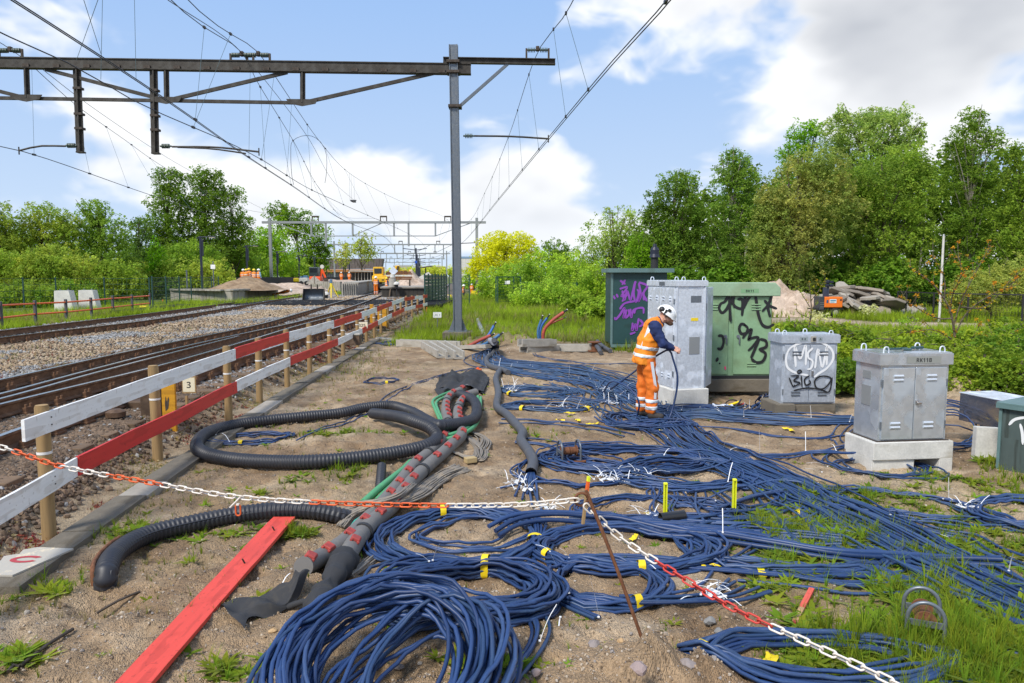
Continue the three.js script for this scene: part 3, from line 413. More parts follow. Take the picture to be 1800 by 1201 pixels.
// small trackside things
{
  const num = (txt, w, h, px_) => canvasMat(w, h, (x) => { x.fillStyle = '#ddd3b6'; x.fillRect(0, 0, w, h); x.fillStyle = 'rgba(120,80,40,.25)'; for (let i = 0; i < 60; i++) x.fillRect((i * 37) % w, (i * 53) % h, 3, 2); x.fillStyle = '#222'; x.font = `bold ${px_}px sans-serif`; x.textAlign = 'center'; x.textBaseline = 'middle'; x.fillText(txt, w / 2, h / 2 + 3); });
  const a = L(308, 762, 0.05), t = thing('marker_post', 'yellow and brown trackside casing with a worn number plate', 'marker', [a.x, 0.05, a.z], 0.1);
  obj('casing', rbox(0.03, 0.72, 0.36, -0.1, 0.36, 0, 0.01), tm([0.13, 0.085, 0.05], 'rust', 0.5, 0.6), t); obj('side_panel', rbox(0.26, 0.74, 0.03, -0.22, 0.37, 0.17, 0.008), tm([0.12, 0.08, 0.05], 'rust', 0.5, 0.6), t);
  obj('yellow_face', rbox(0.17, 0.78, 0.05, 0.0, 0.39, 0.16, 0.01), M.amber, t); obj('foot', rbox(0.5, 0.08, 0.4, -0.15, 0.02, 0.0, 0.01), M.woodG, t);
  obj('rust_patch', place(new THREE.ShapeGeometry(new THREE.Shape([[-0.02, -0.09], [0.015, -0.05], [0.03, 0.06], [0.02, 0.1], [0.0, 0.03], [-0.012, 0.11], [-0.025, 0.02]].map((q) => new THREE.Vector2(...q)))), -0.02, 0.42, 0.188), M.iron, t);
  const np = L(327, 678, 0.66); const t1 = thing('number_plate', 'worn cream plate with the number 3 beside the yellow casing', 'sign', [np.x - 0.12, 0.46, np.z - 0.35]); obj('plate', [box(0.19, 0.24, 0.02, 0, 0.16, 0), box(0.03, 0.4, 0.03, -0.05, -0.2, -0.015)], M.wood, t1); obj('number', plateUV(0.165, 0.2, 0, 0.16, 0.012), num('3', 96, 116, 70), t1);
  const b = L(205, 765, 0.12), t2 = thing('ground_box', 'rusty mushroom capped cable post with a hanging wire beside the sleepers', 'trackside post', [b.x, 0.1, b.z]); obj('stem', cyl(0.045, 0.06, 0.3, 0.02, 0.13, 0), M.iron, t2); obj('cap', [cyl(0.115, 0.115, 0.06, 0, 0.29, 0, 18), cyl(0.115, 0.06, 0.03, 0, 0.335, 0, 18)], tm([0.16, 0.10, 0.06], 'rust', 0.3, 0.7), t2); obj('wire', tube([V3(-0.07, 0.27, 0.02), V3(-0.075, 0.1, 0.03), V3(-0.06, -0.05, 0.03), V3(-0.3, -0.02, -0.15), V3(-0.6, 0.08, -0.3)], 0.009, 5), M.iron, t2);
  const c = L(255, 735, 0.2), t3 = thing('point_machine', 'rust brown point machine with a rounded lid beside the rail', 'point machine', [c.x - 0.25, 0.2, c.z - 0.25], 0.05); obj('housing', rbox(0.75, 0.22, 0.5, 0, 0.12, 0, 0.03), tm([0.14, 0.09, 0.055], 'rust', 0.5, 0.7), t3); obj('lid', place(new THREE.CylinderGeometry(0.4, 0.4, 0.5, 20, 1, false, -0.95, 1.9), 0, -0.09, 0, Math.PI / 2, 0, 0).rotateY(0), tm([0.24, 0.19, 0.14], 'dust', 0.6, 0.7), t3); for (const k of [-0.1, 0, 0.1]) obj('bolt', cyl(0.022, 0.022, 0.03, k, 0.1, 0.265, 8, Math.PI / 2), M.iron, t3); obj('base_board', rbox(1.3, 0.06, 0.35, -0.2, -0.02, 0.3, 0.01), M.woodG, t3);
  const e = L(637, 600, 0.1), t4 = thing('number_board', 'cream trackside board reading 325 on a short black stake', 'sign', [e.x, 0.1, e.z]); obj('stake', box(0.04, 0.4, 0.04, 0, 0.2, -0.03), M.black, t4); obj('board', box(0.34, 0.2, 0.02, 0, 0.5, 0), M.white, t4); obj('number', plateUV(0.33, 0.19, 0, 0.5, 0.012), num('325', 160, 96, 66), t4);
  const f = L(769, 578, 0), t5 = thing('kilometre_sign', 'small white sign reading 20.1 on a stake beside the catenary mast', 'sign', [f.x, 0, f.z]); obj('stake', box(0.03, 0.5, 0.03, 0, 0.25, 0), M.galvP, t5); obj('board', rbox(0.34, 0.23, 0.02, 0, 0.56, 0.02, 0.005), M.white, t5); obj('number', plateUV(0.32, 0.21, 0, 0.56, 0.033), canvasMat(160, 108, (x) => { x.fillStyle = '#f0efe8'; x.fillRect(0, 0, 160, 108); x.fillStyle = '#191919'; x.font = '62px sans-serif'; x.textAlign = 'center'; x.textBaseline = 'middle'; x.fillText('20.1', 80, 58); }), t5);
  const yb = L(669, 588, 0), t6 = thing('signal_case', 'yellow trackside case standing behind the barrier posts', 'cabinet', [yb.x - 0.5, 0.15, yb.z - 1.5]); obj('body', [rbox(0.34, 0.72, 0.2, 0.3, 0.36, 0, 0.01)], M.amber, t6); obj('side', rbox(0.12, 0.9, 0.2, -0.1, 0.45, 0.03, 0.01), M.amber, t6); obj('foot', rbox(0.7, 0.08, 0.3, 0.1, 0.02, 0, 0.01), M.iron, t6);
  const bx = L(617, 614, 0.2), t7 = thing('cable_box', 'low rusty brown metal box between the rails and the barrier', 'trackside box', [bx.x - 0.3, 0.2, bx.z - 1.2]); obj('body', rbox(0.6, 0.28, 0.3, 0, 0.14, 0, 0.02), tm([0.16, 0.11, 0.075], 'rust', 0.5, 0.7), t7); obj('lid', rbox(0.64, 0.04, 0.34, 0, 0.30, 0, 0.01), M.conc, t7);
}
// ================================================================ guard rail, weights and mesh fences beyond the tracks
{
  const pp = [[3, 580, 530], [63, 570, 528], [117, 565, 526], [161, 560, 523], [199, 555, 520], [233, 550, 518], [264, 546, 516]];
  const t = wthing('guard_rail', 'grey posted safety rail with two orange tubes beyond the far track', 'railing', L(63, 572, 0.05));
  const tops = [];
  pp.forEach(([px, by, ty]) => { const p = L(px, by, 0.22), top = D(px, ty, -p.z); tops.push([p, top.y]); obj('post', rbox(0.11, top.y - p.y + 0.1, 0.09, p.x, (p.y + top.y) / 2 - 0.05, p.z, 0.02), std([0.07, 0.07, 0.08], 0.7), t); });
  for (const k of [0.86, 0.42]) for (let i = -1; i + 1 < tops.length; i++) { const a = i < 0 ? [V3(tops[0][0].x - 1.2, tops[0][0].y, tops[0][0].z + 1.9), tops[0][1]] : tops[i], b = tops[i + 1]; obj('tube', rod(V3(a[0].x, lerp(a[0].y, a[1], k), a[0].z + 0.07), V3(b[0].x, lerp(b[0].y, b[1], k), b[0].z + 0.07), 0.035), M.orangeP, t); }
  for (const [px, by, lab] of [[112, 551, 'tapered white concrete weight with rusty streaks near the shrubs'], [154, 549, 'tapered white concrete weight with a grey smudge near the mesh fence']]) {
    const p = L(px, by, 0.05), w = thing('concrete_weight', lab, 'concrete block', [p.x, 0.05, p.z - 0.3], 0.15, 'concrete weights by the far track'); w.scale.setScalar(1.22);
    const g = new THREE.BoxGeometry(0.86, 1.05, 0.55, 1, 1, 1), q = g.attributes.position; for (let i = 0; i < q.count; i++) if (q.getY(i) > 0) q.setX(i, q.getX(i) * 0.72 - 0.08); g.translate(0, 0.525, 0); g.computeVertexNormals();
    obj('body', g, tm([0.80, 0.78, 0.75], 'conc', 1.6, 0.9), w); for (const k of [-0.25, 0.1]) obj('lifting_eye', cyl(0.03, 0.03, 0.08, k, 1.08, 0, 8), M.galvP, w);
  }
  const mk = (name, label, list, h, wireH, wireV, ydepth = 0.0) => { const t = wthing(name, label, 'fence', list[0].clone()); for (let i = 0; i < list.length; i++) { const p = list[i]; obj('post', rbox(0.07, h + 0.1, 0.07, p.x, p.y + h / 2, p.z, 0.01), M.fence, t); if (i + 1 < list.length) { const q = list[i + 1], g = []; const n = Math.max(2, Math.round(h / wireH)); for (let k = 0; k <= n; k++) { const y = lerp(0.06, h - 0.03, k / n); g.push(bar(V3(p.x, p.y + y, p.z), V3(q.x, q.y + y, q.z), 0.012, 0.022)); } const len = p.distanceTo(q), m = Math.round(len / wireV); for (let k = 1; k < m; k++) { const a = p.clone().lerp(q, k / m); g.push(bar(V3(a.x, a.y + 0.05, a.z + 0.008), V3(a.x, a.y + h - 0.03, a.z + 0.008), 0.007, 0.007)); } obj('mesh_panel', g, M.fence, t); } } return t; };
  mk('mesh_fence', 'dark green mesh fence standing in front of the lineside shrubs', [[-80, 552], [43, 546], [100, 544], [185, 541], [264, 541]].map(([x, y]) => L(x, y, 0.08)), 1.95, 0.42, 0.3);
  mk('mesh_fence', 'dark green mesh fence of many posts turning towards the platform', [[269, 545], [293, 541], [316, 535], [337, 532], [356, 531], [373, 529], [385, 528]].map(([x, y]) => L(x, y, 0.15)), 1.95, 0.3, 0.25);
  // gate and fence in the meadow
  const gp = [[872, 540], [875, 540], [903, 539], [915, 539]].map(([x, y]) => L(x, y, 0));
  const gt = wthing('mesh_gate', 'tall dark green mesh gate with a white notice in the meadow', 'gate', gp[0].clone());
  for (const p of gp) obj('post', rbox(0.08, 2.15, 0.08, p.x, 1.05, p.z, 0.01), M.fence, gt);
  obj('top_bar', bar(V3(gp[0].x, 2.1, gp[0].z), V3(gp[3].x, 2.1, gp[3].z), 0.07, 0.07), M.fence, gt);
  { const g = []; for (let k = 0; k < 8; k++) g.push(bar(V3(gp[1].x, 0.15 + k * 0.24, gp[1].z), V3(gp[3].x, 0.15 + k * 0.24, gp[3].z), 0.012, 0.02)); for (let k = 1; k < 16; k++) { const a = gp[1].clone().lerp(gp[3], k / 16); g.push(bar(V3(a.x, 0.1, a.z + 0.01), V3(a.x, 2.0, a.z + 0.01), 0.007, 0.007)); } obj('mesh_panel', g, M.fence, gt); const n = gp[1].clone().lerp(gp[3], 0.42); obj('notice', box(0.36, 0.24, 0.01, n.x, 1.72, n.z + 0.03), M.white, gt); const n2_ = gp[3].clone(); obj('lock', box(0.14, 0.2, 0.08, n2_.x - 0.05, 0.95, n2_.z + 0.05), M.galvP, gt); }
  mk('mesh_fence', 'low green mesh fence running from the meadow gate into brambles', [[916, 539], [978, 540], [1014, 546]].map(([x, y]) => L(x, y, 0)), 1.75, 0.25, 0.18);
  mk('mesh_fence', 'single green mesh panel standing behind the catenary mast', [[790, 539], [825, 541]].map(([x, y]) => L(x, y, 0)), 2.2, 0.5, 0.4);
  // the closed green fence at the end of the barrier, seen almost edge on
  const cf = wthing('slat_fence', 'dense dark green panel fence at the far end of the barrier', 'fence', L(748, 540, 0)); { const a = L(747, 542, 0), b = L(785, 530, 0); for (let i = 0; i < 8; i++) { const p = a.clone().lerp(b, i / 7); obj('post', rbox(0.1, 2.35, 0.1, p.x, 1.15, p.z, 0.01), M.fence, cf); if (i < 7) { const q = a.clone().lerp(b, (i + 1) / 7); const g = []; for (let k = 0; k < 9; k++) { const y = 0.25 + k * 0.235; g.push(bar(V3(p.x, y, p.z), V3(q.x, y, q.z), 0.03, 0.2)); } obj('panel', g, M.fence, cf); } } }
  for (const [px, py] of [[750, 548], [757, 546]]) { const p = L(px, py, 0), m = obj('marker_stick', bar(V3(p.x, 0, p.z), V3(p.x, 0.42, p.z), 0.05, 0.03), std([0.85, 0.06, 0.05], 0.5)); tag(m, 'short red marker stick at the foot of the green fence', 'marker stick', 'red marker sticks'); }
  const t8 = L(255, 547, 0.1), yl = thing('yellow_case', 'small yellow case lying by the orange guard rail', 'case', [t8.x, 0.1, t8.z]); obj('body', rbox(0.5, 0.22, 0.35, 0, 0.2, 0, 0.03), M.yellow, yl); obj('foot', [box(0.1, 0.1, 0.3, -0.15, 0.05, 0), box(0.1, 0.1, 0.3, 0.15, 0.05, 0)], M.black, yl);
  for (const [px, py] of [[286, 535], [-30, 560]]) { const p = L(px, py, 0.1), m = obj('marker_stick', bar(V3(p.x, 0, p.z), V3(p.x, 0.45, p.z), 0.06, 0.03), std([0.85, 0.06, 0.05], 0.5)); tag(m, 'short red marker stick beside the far track', 'marker stick', 'red sticks by the far track'); }
}
// ================================================================ overhead line
const insul = (x, y, z, ry = 0) => { const g = []; for (let k = 0; k < 5; k++) g.push(place(new THREE.CylinderGeometry(0.075, 0.075, 0.025, 12), (k - 2) * 0.05, 0, 0, 0, 0, Math.PI / 2)); g.push(place(new THREE.CylinderGeometry(0.03, 0.03, 0.36, 8), 0, 0, 0, 0, 0, Math.PI / 2)); const f = fuse(g); return place(f, x, y, z, 0, ry); };
{
  const dirT = V3(-1, 0, 0.045).normalize();       // along the beam, away from the mast
  const P0 = D(805, 580, 24); const base = L(805, 598, 0);
  const t = wthing('catenary_gantry', 'tall galvanised catenary mast carrying a long brown lattice beam over tracks', 'catenary mast', V3(base.x, 0, base.z));
  const Zm = -base.z, X0 = base.x, at = (px, py) => { // a point in the gantry's plane
    const r = ray(px, py); const n = V3(0.045, 0, 1).normalize(), k = (n.x * (X0) + n.z * (-Zm) - 0 - (n.y * 0)) / (n.x * r.x + n.z * r.z); return V3(r.x * k, CAM_H + r.y * k, r.z * k); };
  const top = at(797, 80), foot = V3(X0, 0.30, -Zm);
  const mast = obj('mast', [bar(foot.clone(), top, 0.05, 0.30), bar(foot.clone().add(V3(-0.125, 0, 0)), top.clone().add(V3(-0.125, 0, 0)), 0.025, 0.3, V3(0, 0, 1)).rotateX(0), bar(foot.clone().add(V3(0.125, 0, 0)), top.clone().add(V3(0.125, 0, 0)), 0.025, 0.3, V3(0, 0, 1)), bar(foot.clone().add(V3(0, 0, 0.1)), top.clone().add(V3(0, 0, 0.1)), 0.25, 0.03, V3(0, 0, 1))], M.galvP, t);
  obj('base_plate', [rbox(0.62, 0.04, 0.62, X0, 0.30, -Zm, 0.005), ...[-1, 1].map((s) => { const sh = new THREE.Shape([[0, 0], [0.16 * s, 0], [0, 0.42]].map((q) => new THREE.Vector2(...q))); return place(new THREE.ExtrudeGeometry(sh, { depth: 0.02, bevelEnabled: false }), X0 + 0.14 * s, 0.32, -Zm); })], M.galvP, t);
  obj('foundation', rbox(0.95, 0.55, 0.95, X0, 0.02, -Zm, 0.02), M.concD, t);
  const A = at(828, 122), B = at(-330, 106), up = V3(0, 1, 0);
  const bh = 0.30, beam = obj('beam', [bar(A, B, 0.24, 0.03).translate(0, bh / 2, 0), bar(A, B, 0.24, 0.03).translate(0, -bh / 2, 0), bar(A, B, 0.02, bh).translate(0, 0, 0.08)], M.steelDk, t);
  for (let k = 1; k < 22; k++) { const p = A.clone().lerp(B, k / 22); obj('batten_plate', box(0.2, 0.1, 0.03, p.x, p.y - 0.09, p.z + 0.115, 0, 0.045), M.iron, beam); }
  const chordR = [[270, 128], [0, 0]];
  const gus = [[532, 181], [293, 177], [48, 173], [-205, 170]], gp = gus.map(([x, y]) => at(x, y)), tp = [[532, 124], [292, 121], [46, 117], [-205, 113]].map(([x, y]) => at(x, y));
  gp.forEach((g, i) => { const p = obj('hanger', [bar(tp[i], g, 0.05, 0.2, V3(0, 0, 1)), bar(tp[i], g, 0.16, 0.05, V3(0, 0, 1))], M.steelDk, t); const s = new THREE.Shape([[-0.5, 0.08], [0.5, 0.08], [0.42, -0.06], [0, -0.14], [-0.42, -0.06]].map((q) => new THREE.Vector2(...q))); obj('gusset_plate', place(new THREE.ExtrudeGeometry(s, { depth: 0.03, bevelEnabled: false }), g.x, g.y + 0.02, g.z + 0.06, 0, 0.045), M.steelDk, p); if (i) obj('tie_bar', bar(gp[i - 1], g, 0.08, 0.1), M.steelDk, t); });
  obj('brace', bar(gp[0], at(765, 128), 0.08, 0.11), M.steelDk, t); obj('brace', bar(gp[1], at(505, 127), 0.08, 0.11), M.steelDk, t); obj('brace', bar(gp[1], at(80, 122), 0.08, 0.11), M.steelDk, t); obj('brace', bar(gp[2], at(-170, 118), 0.08, 0.11), M.steelDk, t);
  // clamps at the mast, cantilever to the other side
  obj('clamp', [[797, 110], [797, 128], [800, 188]].map(([x, y]) => { const p = at(x, y); return rbox(0.42, 0.09, 0.42, p.x, p.y, p.z, 0.01); }), M.iron, t);
  const ca = at(779, 106), cb = at(976, 109); obj('cantilever', [bar(ca, cb, 0.16, 0.025).translate(0, 0.08, 0), bar(ca, cb, 0.16, 0.025).translate(0, -0.08, 0), bar(ca, cb, 0.02, 0.16)], M.steelDk, t); obj('strut', bar(at(808, 187), at(893, 112), 0.09, 0.09), M.galvP, t);
  // drop posts and registration arms
  for (const [x0, y0, x1, y1] of [[136, 118, 142, 268], [271, 122, 274, 270]]) { const a = at(x0, y0), b = at(x1, y1); const p = obj('drop_post', [bar(a, b, 0.04, 0.2, V3(0, 0, 1)), bar(a, b, 0.2, 0.04, V3(0, 0, 1)), bar(a.clone().add(V3(-0.09, 0, 0)), b.clone().add(V3(-0.09, 0, 0)), 0.12, 0.02, V3(0, 0, 1))], M.steelDk, t); obj('foot_plate', box(0.22, 0.04, 0.2, b.x, b.y, b.z), M.steelDk, p); for (const k of [0.25, 0.55, 0.72]) { const c = a.clone().lerp(b, k); obj('clamp_band', box(0.24, 0.07, 0.22, c.x, c.y, c.z), M.iron, p); } }
  const gi = tm([0.10, 0.15, 0.12], 'dust', 0.4, 0.4);
  for (const [ix, iy, pts] of [[125, 256, [[115, 257], [68, 257], [33, 265]]], [291, 257, [[302, 258], [380, 259], [455, 267]]], [824, 239, [[832, 239], [900, 240], [964, 244]]]]) { const p = at(ix, iy); const ins = obj('insulator', insul(p.x, p.y, p.z), gi, t); const q = pts.map(([x, y]) => at(x, y)); obj('registration_arm', [tube(q, 0.03, 6, 0.4), rod(q[q.length - 1].clone().add(V3(0, -0.12, 0)), q[q.length - 1].clone().add(V3(0, 0.12, 0)), 0.02)], M.steelDk, t); if (ix === 291) obj('registration_arm', tube([at(312, 259), at(375, 262), at(432, 270)], 0.025, 6, 0.4), M.steelDk, t); }
  const ring = (px, py) => { const p = at(px, py), s = obj('insulator', [insul(p.x - 0.2, p.y, p.z), insul(p.x + 0.2, p.y, p.z)], gi, t); obj('bracket', [bar(V3(p.x - 0.36, p.y - 0.32, p.z), V3(p.x - 0.36, p.y + 0.05, p.z), 0.06), bar(V3(p.x + 0.36, p.y - 0.32, p.z), V3(p.x + 0.36, p.y + 0.05, p.z), 0.06), rbox(0.12, 0.16, 0.14, p.x, p.y + 0.04, p.z, 0.03)], M.iron, s); };
  ring(18, 89); ring(425, 97); ring(454, 97); ring(945, 88);
}
// the gantries further along the line
function farGantry(Z, xl, xr, ytop, ybeam, ylow, n, label, yfoot) {
  const bl = D(xl, ybeam, Z), br = D(xr, ybeam, Z), top = D(xr, ytop, Z).y;
  const t = wthing('catenary_gantry', label, 'catenary mast', V3(br.x, 0, -Z), 'gantries along the line');
  for (const p of [bl, br]) { obj('mast', bar(V3(p.x, 0, -Z), V3(p.x, top, -Z), 0.34, 0.34, V3(0, 0, 1)), M.galvF, t); }
  obj('beam', bar(V3(bl.x - 1, bl.y, -Z), V3(br.x + 1.2, br.y, -Z), 0.3, 0.3), M.galvF, t);
  const low = D(xl, ylow, Z).y, w = br.x - bl.x, hang = [];
  for (let k = 1; k < n; k++) { const x = bl.x + w * k / n; obj('hanger', bar(V3(x, bl.y, -Z), V3(x, low, -Z), 0.2, 0.2, V3(0, 0, 1)), M.galvF, t); hang.push(x); if (k % 2) obj('drop_post', bar(V3(x + w * 0.07, bl.y, -Z), V3(x + w * 0.07, low - (bl.y - low) * 0.75, -Z), 0.22, 0.22, V3(0, 0, 1)), M.galvF, t); }
  obj('tie_bar', bar(V3(hang[0], low, -Z), V3(hang[hang.length - 1], low, -Z), 0.1, 0.12), M.galvF, t);
  obj('brace', bar(V3(bl.x + w * 0.02, bl.y, -Z), V3(hang[0], low, -Z), 0.1), M.galvF, t); obj('brace', bar(V3(br.x - w * 0.02, bl.y, -Z), V3(hang[hang.length - 1], low, -Z), 0.1), M.galvF, t);
  for (let k = 1; k + 1 < hang.length; k += 2) obj('brace', bar(V3(hang[k], low, -Z), V3((hang[k] + hang[k + 1]) / 2 + w * 0.05, bl.y, -Z), 0.1), M.galvF, t);
  for (const k of [0.22, 0.55, 0.86]) { const x = bl.x + w * k; obj('insulator', [box(0.12, 0.6, 0.12, x - 0.4, bl.y + 0.45, -Z), box(0.12, 0.6, 0.12, x + 0.4, bl.y + 0.45, -Z), box(0.9, 0.2, 0.16, x, bl.y + 0.75, -Z)], M.iron, t); }
  if (Z < 120) { const p = D(810, 428, Z); obj('registration_arm', rod(V3(br.x, p.y + 0.1, -Z), p, 0.05), M.iron, t); obj('foundation', rbox(1.6, 0.5, 1.2, br.x, 0.15, -Z, 0.03), M.concD, t); const nb = D(842, 473, Z - 0.4); obj('number_sign', box(0.5, 0.28, 0.03, br.x, nb.y, -Z + 0.25), M.white, t); }
  return t;
}
farGantry(94, 474, 838, 383, 391, 415, 5, 'galvanised gantry spanning the tracks just before the platforms', 515);
farGantry(165, 587, 800, 424, 430, 445, 6, 'galvanised gantry over the platforms behind the yellow excavator');
farGantry(235, 640, 785, 441, 446, 455, 5, 'thin galvanised gantry above the far platform canopy');
farGantry(310, 662, 777, 451, 455, 461, 5, 'very small gantry above the distant excavator');
farGantry(400, 678, 771, 459, 461.5, 466, 4, 'most distant gantry of the line above the yellow trees');
// wires: each catenary wire is a thing with its droppers
{
  const hw = std([0.035, 0.035, 0.045], 0.5), cyan = std([0.10, 0.16, 0.18], 0.5);
  const wire = (name, label, pts, r = 0.013, mat = hw, step = 1.5) => { const P = pts.map((p) => p.isVector3 ? p : D(...p)); const t = wthing(name, label, 'wire', P[0].clone(), 'overhead wires'); obj('strand', tubeP(path(P, step), (k, l) => r, 5), mat, t); t.userData.pts = null; t.curve = new THREE.CatmullRomCurve3(P, false, 'centripetal'); return t; };
  const yAt = (c, Z) => { let lo = 0, hi = 1; for (let k = 0; k < 40; k++) { const m = (lo + hi) / 2; if (-c.getPoint(m).z < Z) lo = m; else hi = m; } return c.getPoint((lo + hi) / 2); };
  const drop = (t, c1, c2, list) => { for (const Z of list) { const a = yAt(c1, Z), b = yAt(c2, Z); obj('dropper', [rod(a, b, 0.006, 0.006, 4)], cyan, t); obj('clip', [box(0.05, 0.06, 0.16, b.x, b.y, b.z), box(0.05, 0.06, 0.12, a.x, a.y, a.z)], hw, t); } };
  const cw = (px, py, H) => { const r = ray(px, py), k = (H - CAM_H) / r.y; return V3(r.x * k, H, r.z * k); };
  // right hand line over the cable field
  const H = 6.75, c1 = [V3(3.75, H, 2), cw(1172, 0, H), cw(1080, 103, H), cw(963, 243, H), cw(880, 345, H), D(812, 427, 94), D(770, 455, 165), D(752, 466, 235)];
  const k1 = wire('contact_wire', 'double contact wire running over the cable field past the mast', c1, 0.012); { const P = path(c1.map((p) => p.clone().add(V3(0.07, 0, 0))), 1.5); obj('strand', tubeP(P, 0.012, 5), hw, k1); }
  const m1 = wire('catenary_wire', 'sagging carrier wire hung from the short cantilever of the mast', [V3(3.4, 9.1, 2), D(1008, 0, 17), D(968, 58, 21.8), D(945, 92, 24), D(896, 235, 36), D(855, 333, 56), D(822, 390, 78), D(786, 386, 94), D(770, 436, 165)], 0.012); drop(m1, m1.curve, k1.curve, [12.5, 18.2, 21.2, 26.5, 31.5, 37, 43, 50, 58, 66, 74]);
  // the two lines meeting over the turnout
  const H2 = 6.3, c2 = [V3(-6.4, H2, 2), cw(25, 0, H2), cw(180, 100, H2), cw(300, 180, H2), cw(428, 270, H2), cw(515, 327, H2), cw(600, 385, H2), D(680, 420, 94), D(700, 455, 165)];
  const k2 = wire('contact_wire', 'double contact wire running down over the turnout', c2, 0.012); obj('strand', tubeP(path(c2.map((p) => p.clone().add(V3(-0.08, 0.02, 0))), 1.5), 0.012, 5), hw, k2);
  const c3 = [V3(-8.5, H2, 5), cw(0, 57, H2), cw(130, 116, H2), cw(245, 182, H2), cw(350, 227, H2), cw(450, 275, H2), cw(508, 327, H2), cw(570, 345, H2), D(680, 405, 80), D(735, 425, 94), D(745, 455, 165)];
  const k3 = wire('contact_wire', 'contact wire slanting across the first one above the drop posts', [V3(-8.2, H2, 5), cw(0, 57, H2), cw(130, 116, H2), cw(245, 182, H2), cw(400, 250, H2), cw(455, 278, H2), cw(540, 330, H2), cw(600, 358, H2), D(740, 425, 94), D(748, 455, 165)], 0.013);
  const m2 = wire('catenary_wire', 'carrier wire over the first pair of beam insulators', [V3(-5.6, 9.4, 3), D(300, 0, 17), D(425, 92, 23.7), D(450, 140, 27), D(515, 247, 38), D(560, 330, 55), D(608, 382, 80), D(665, 386, 94), D(690, 436, 165)], 0.012); drop(m2, m2.curve, k2.curve, [19.5, 25.5, 28, 33, 38, 44, 52, 60, 70]);
  const m3 = wire('catenary_wire', 'carrier wire over the second pair of beam insulators', [V3(-5.2, 9.5, 3), D(330, 0, 17), D(454, 92, 23.7), D(482, 132, 26), D(563, 250, 40), D(615, 305, 52), D(700, 352, 72), D(786, 386, 94), D(760, 440, 165)], 0.012); drop(m3, m3.curve, k3.curve, [20.5, 26, 30, 35, 42, 50, 58, 66, 76]);
  const m4 = wire('catenary_wire', 'thin carrier wire passing between both insulator pairs', [D(295, 0, 15), D(410, 78, 22), D(455, 128, 25.5), D(540, 240, 37), D(585, 318, 51), D(622, 352, 63)], 0.01);
  // line over the far track
  const c5 = [V3(-15.5, H2, 4), cw(0, 258, H2), cw(35, 265, H2), cw(250, 338, H2), cw(400, 388, H2), D(502, 425, 94), D(560, 455, 165)];
  const k5 = wire('contact_wire', 'contact wire above the plain track beyond the gravel', c5, 0.014); const m5 = wire('catenary_wire', 'carrier wire above the plain track beyond the gravel', [V3(-13, 9.3, 10), D(18, 86, 23.4), D(65, 124, 25.5), D(125, 178, 29), D(215, 243, 37), D(290, 295, 48), D(420, 365, 70), D(527, 386, 94), D(590, 436, 165)], 0.012); drop(m5, m5.curve, k5.curve, [25, 29.5, 34, 39, 44, 50, 57]);
  wire('catenary_wire', 'thin spare wire slanting below the beam over the far track', [D(72, 120, 24), D(150, 180, 31), D(270, 262, 44), D(330, 298, 55), D(470, 372, 85)], 0.011);
  // steep stay wires and the looped jumper
  wire('stay_wire', 'steep stay wire crossing another one near the sky edge', [D(145, -6, 15), D(179, 100, 19)], 0.007, cyan); wire('stay_wire', 'steep stay wire leaning the opposite way near the sky edge', [D(174, -6, 15), D(134, 106, 22)], 0.007, cyan); for (const [x0, y0, x1, y1, Z] of [[180, -6, 177, 140, 18], [236, -6, 239, 142, 19]]) wire('hanging_wire', 'thin straight hanging wire above the drop posts', [D(x0, y0, Z), D(x1, y1, Z + 0.5)], 0.006, cyan).userData.group = 'thin hanging wires';
  const j = wire('jumper_cable', 'looped jumper cable hanging between the two carrier wires', [D(516, 325, 36), D(513, 310, 36), D(511, 270, 36), D(515, 247, 37), D(540, 238, 38), D(562, 248, 39), D(573, 268, 39), D(574, 300, 39), D(571, 322, 40)], 0.012, hw, 0.4);
  const ins2 = D(621, 354, 60), si = wthing('section_insulator', 'small section insulator frame clamped into the contact wire', 'insulator', ins2); obj('frame', [box(0.25, 0.12, 1.0, ins2.x, ins2.y, ins2.z), box(0.5, 0.06, 0.2, ins2.x, ins2.y + 0.08, ins2.z)], hw, si); obj('dropper', [[614, 305], [617, 305], [622, 309]].map(([x, y]) => rod(D(x, y, 60), D(x + 1, 352, 60), 0.007, 0.007, 4)), cyan, si);
}
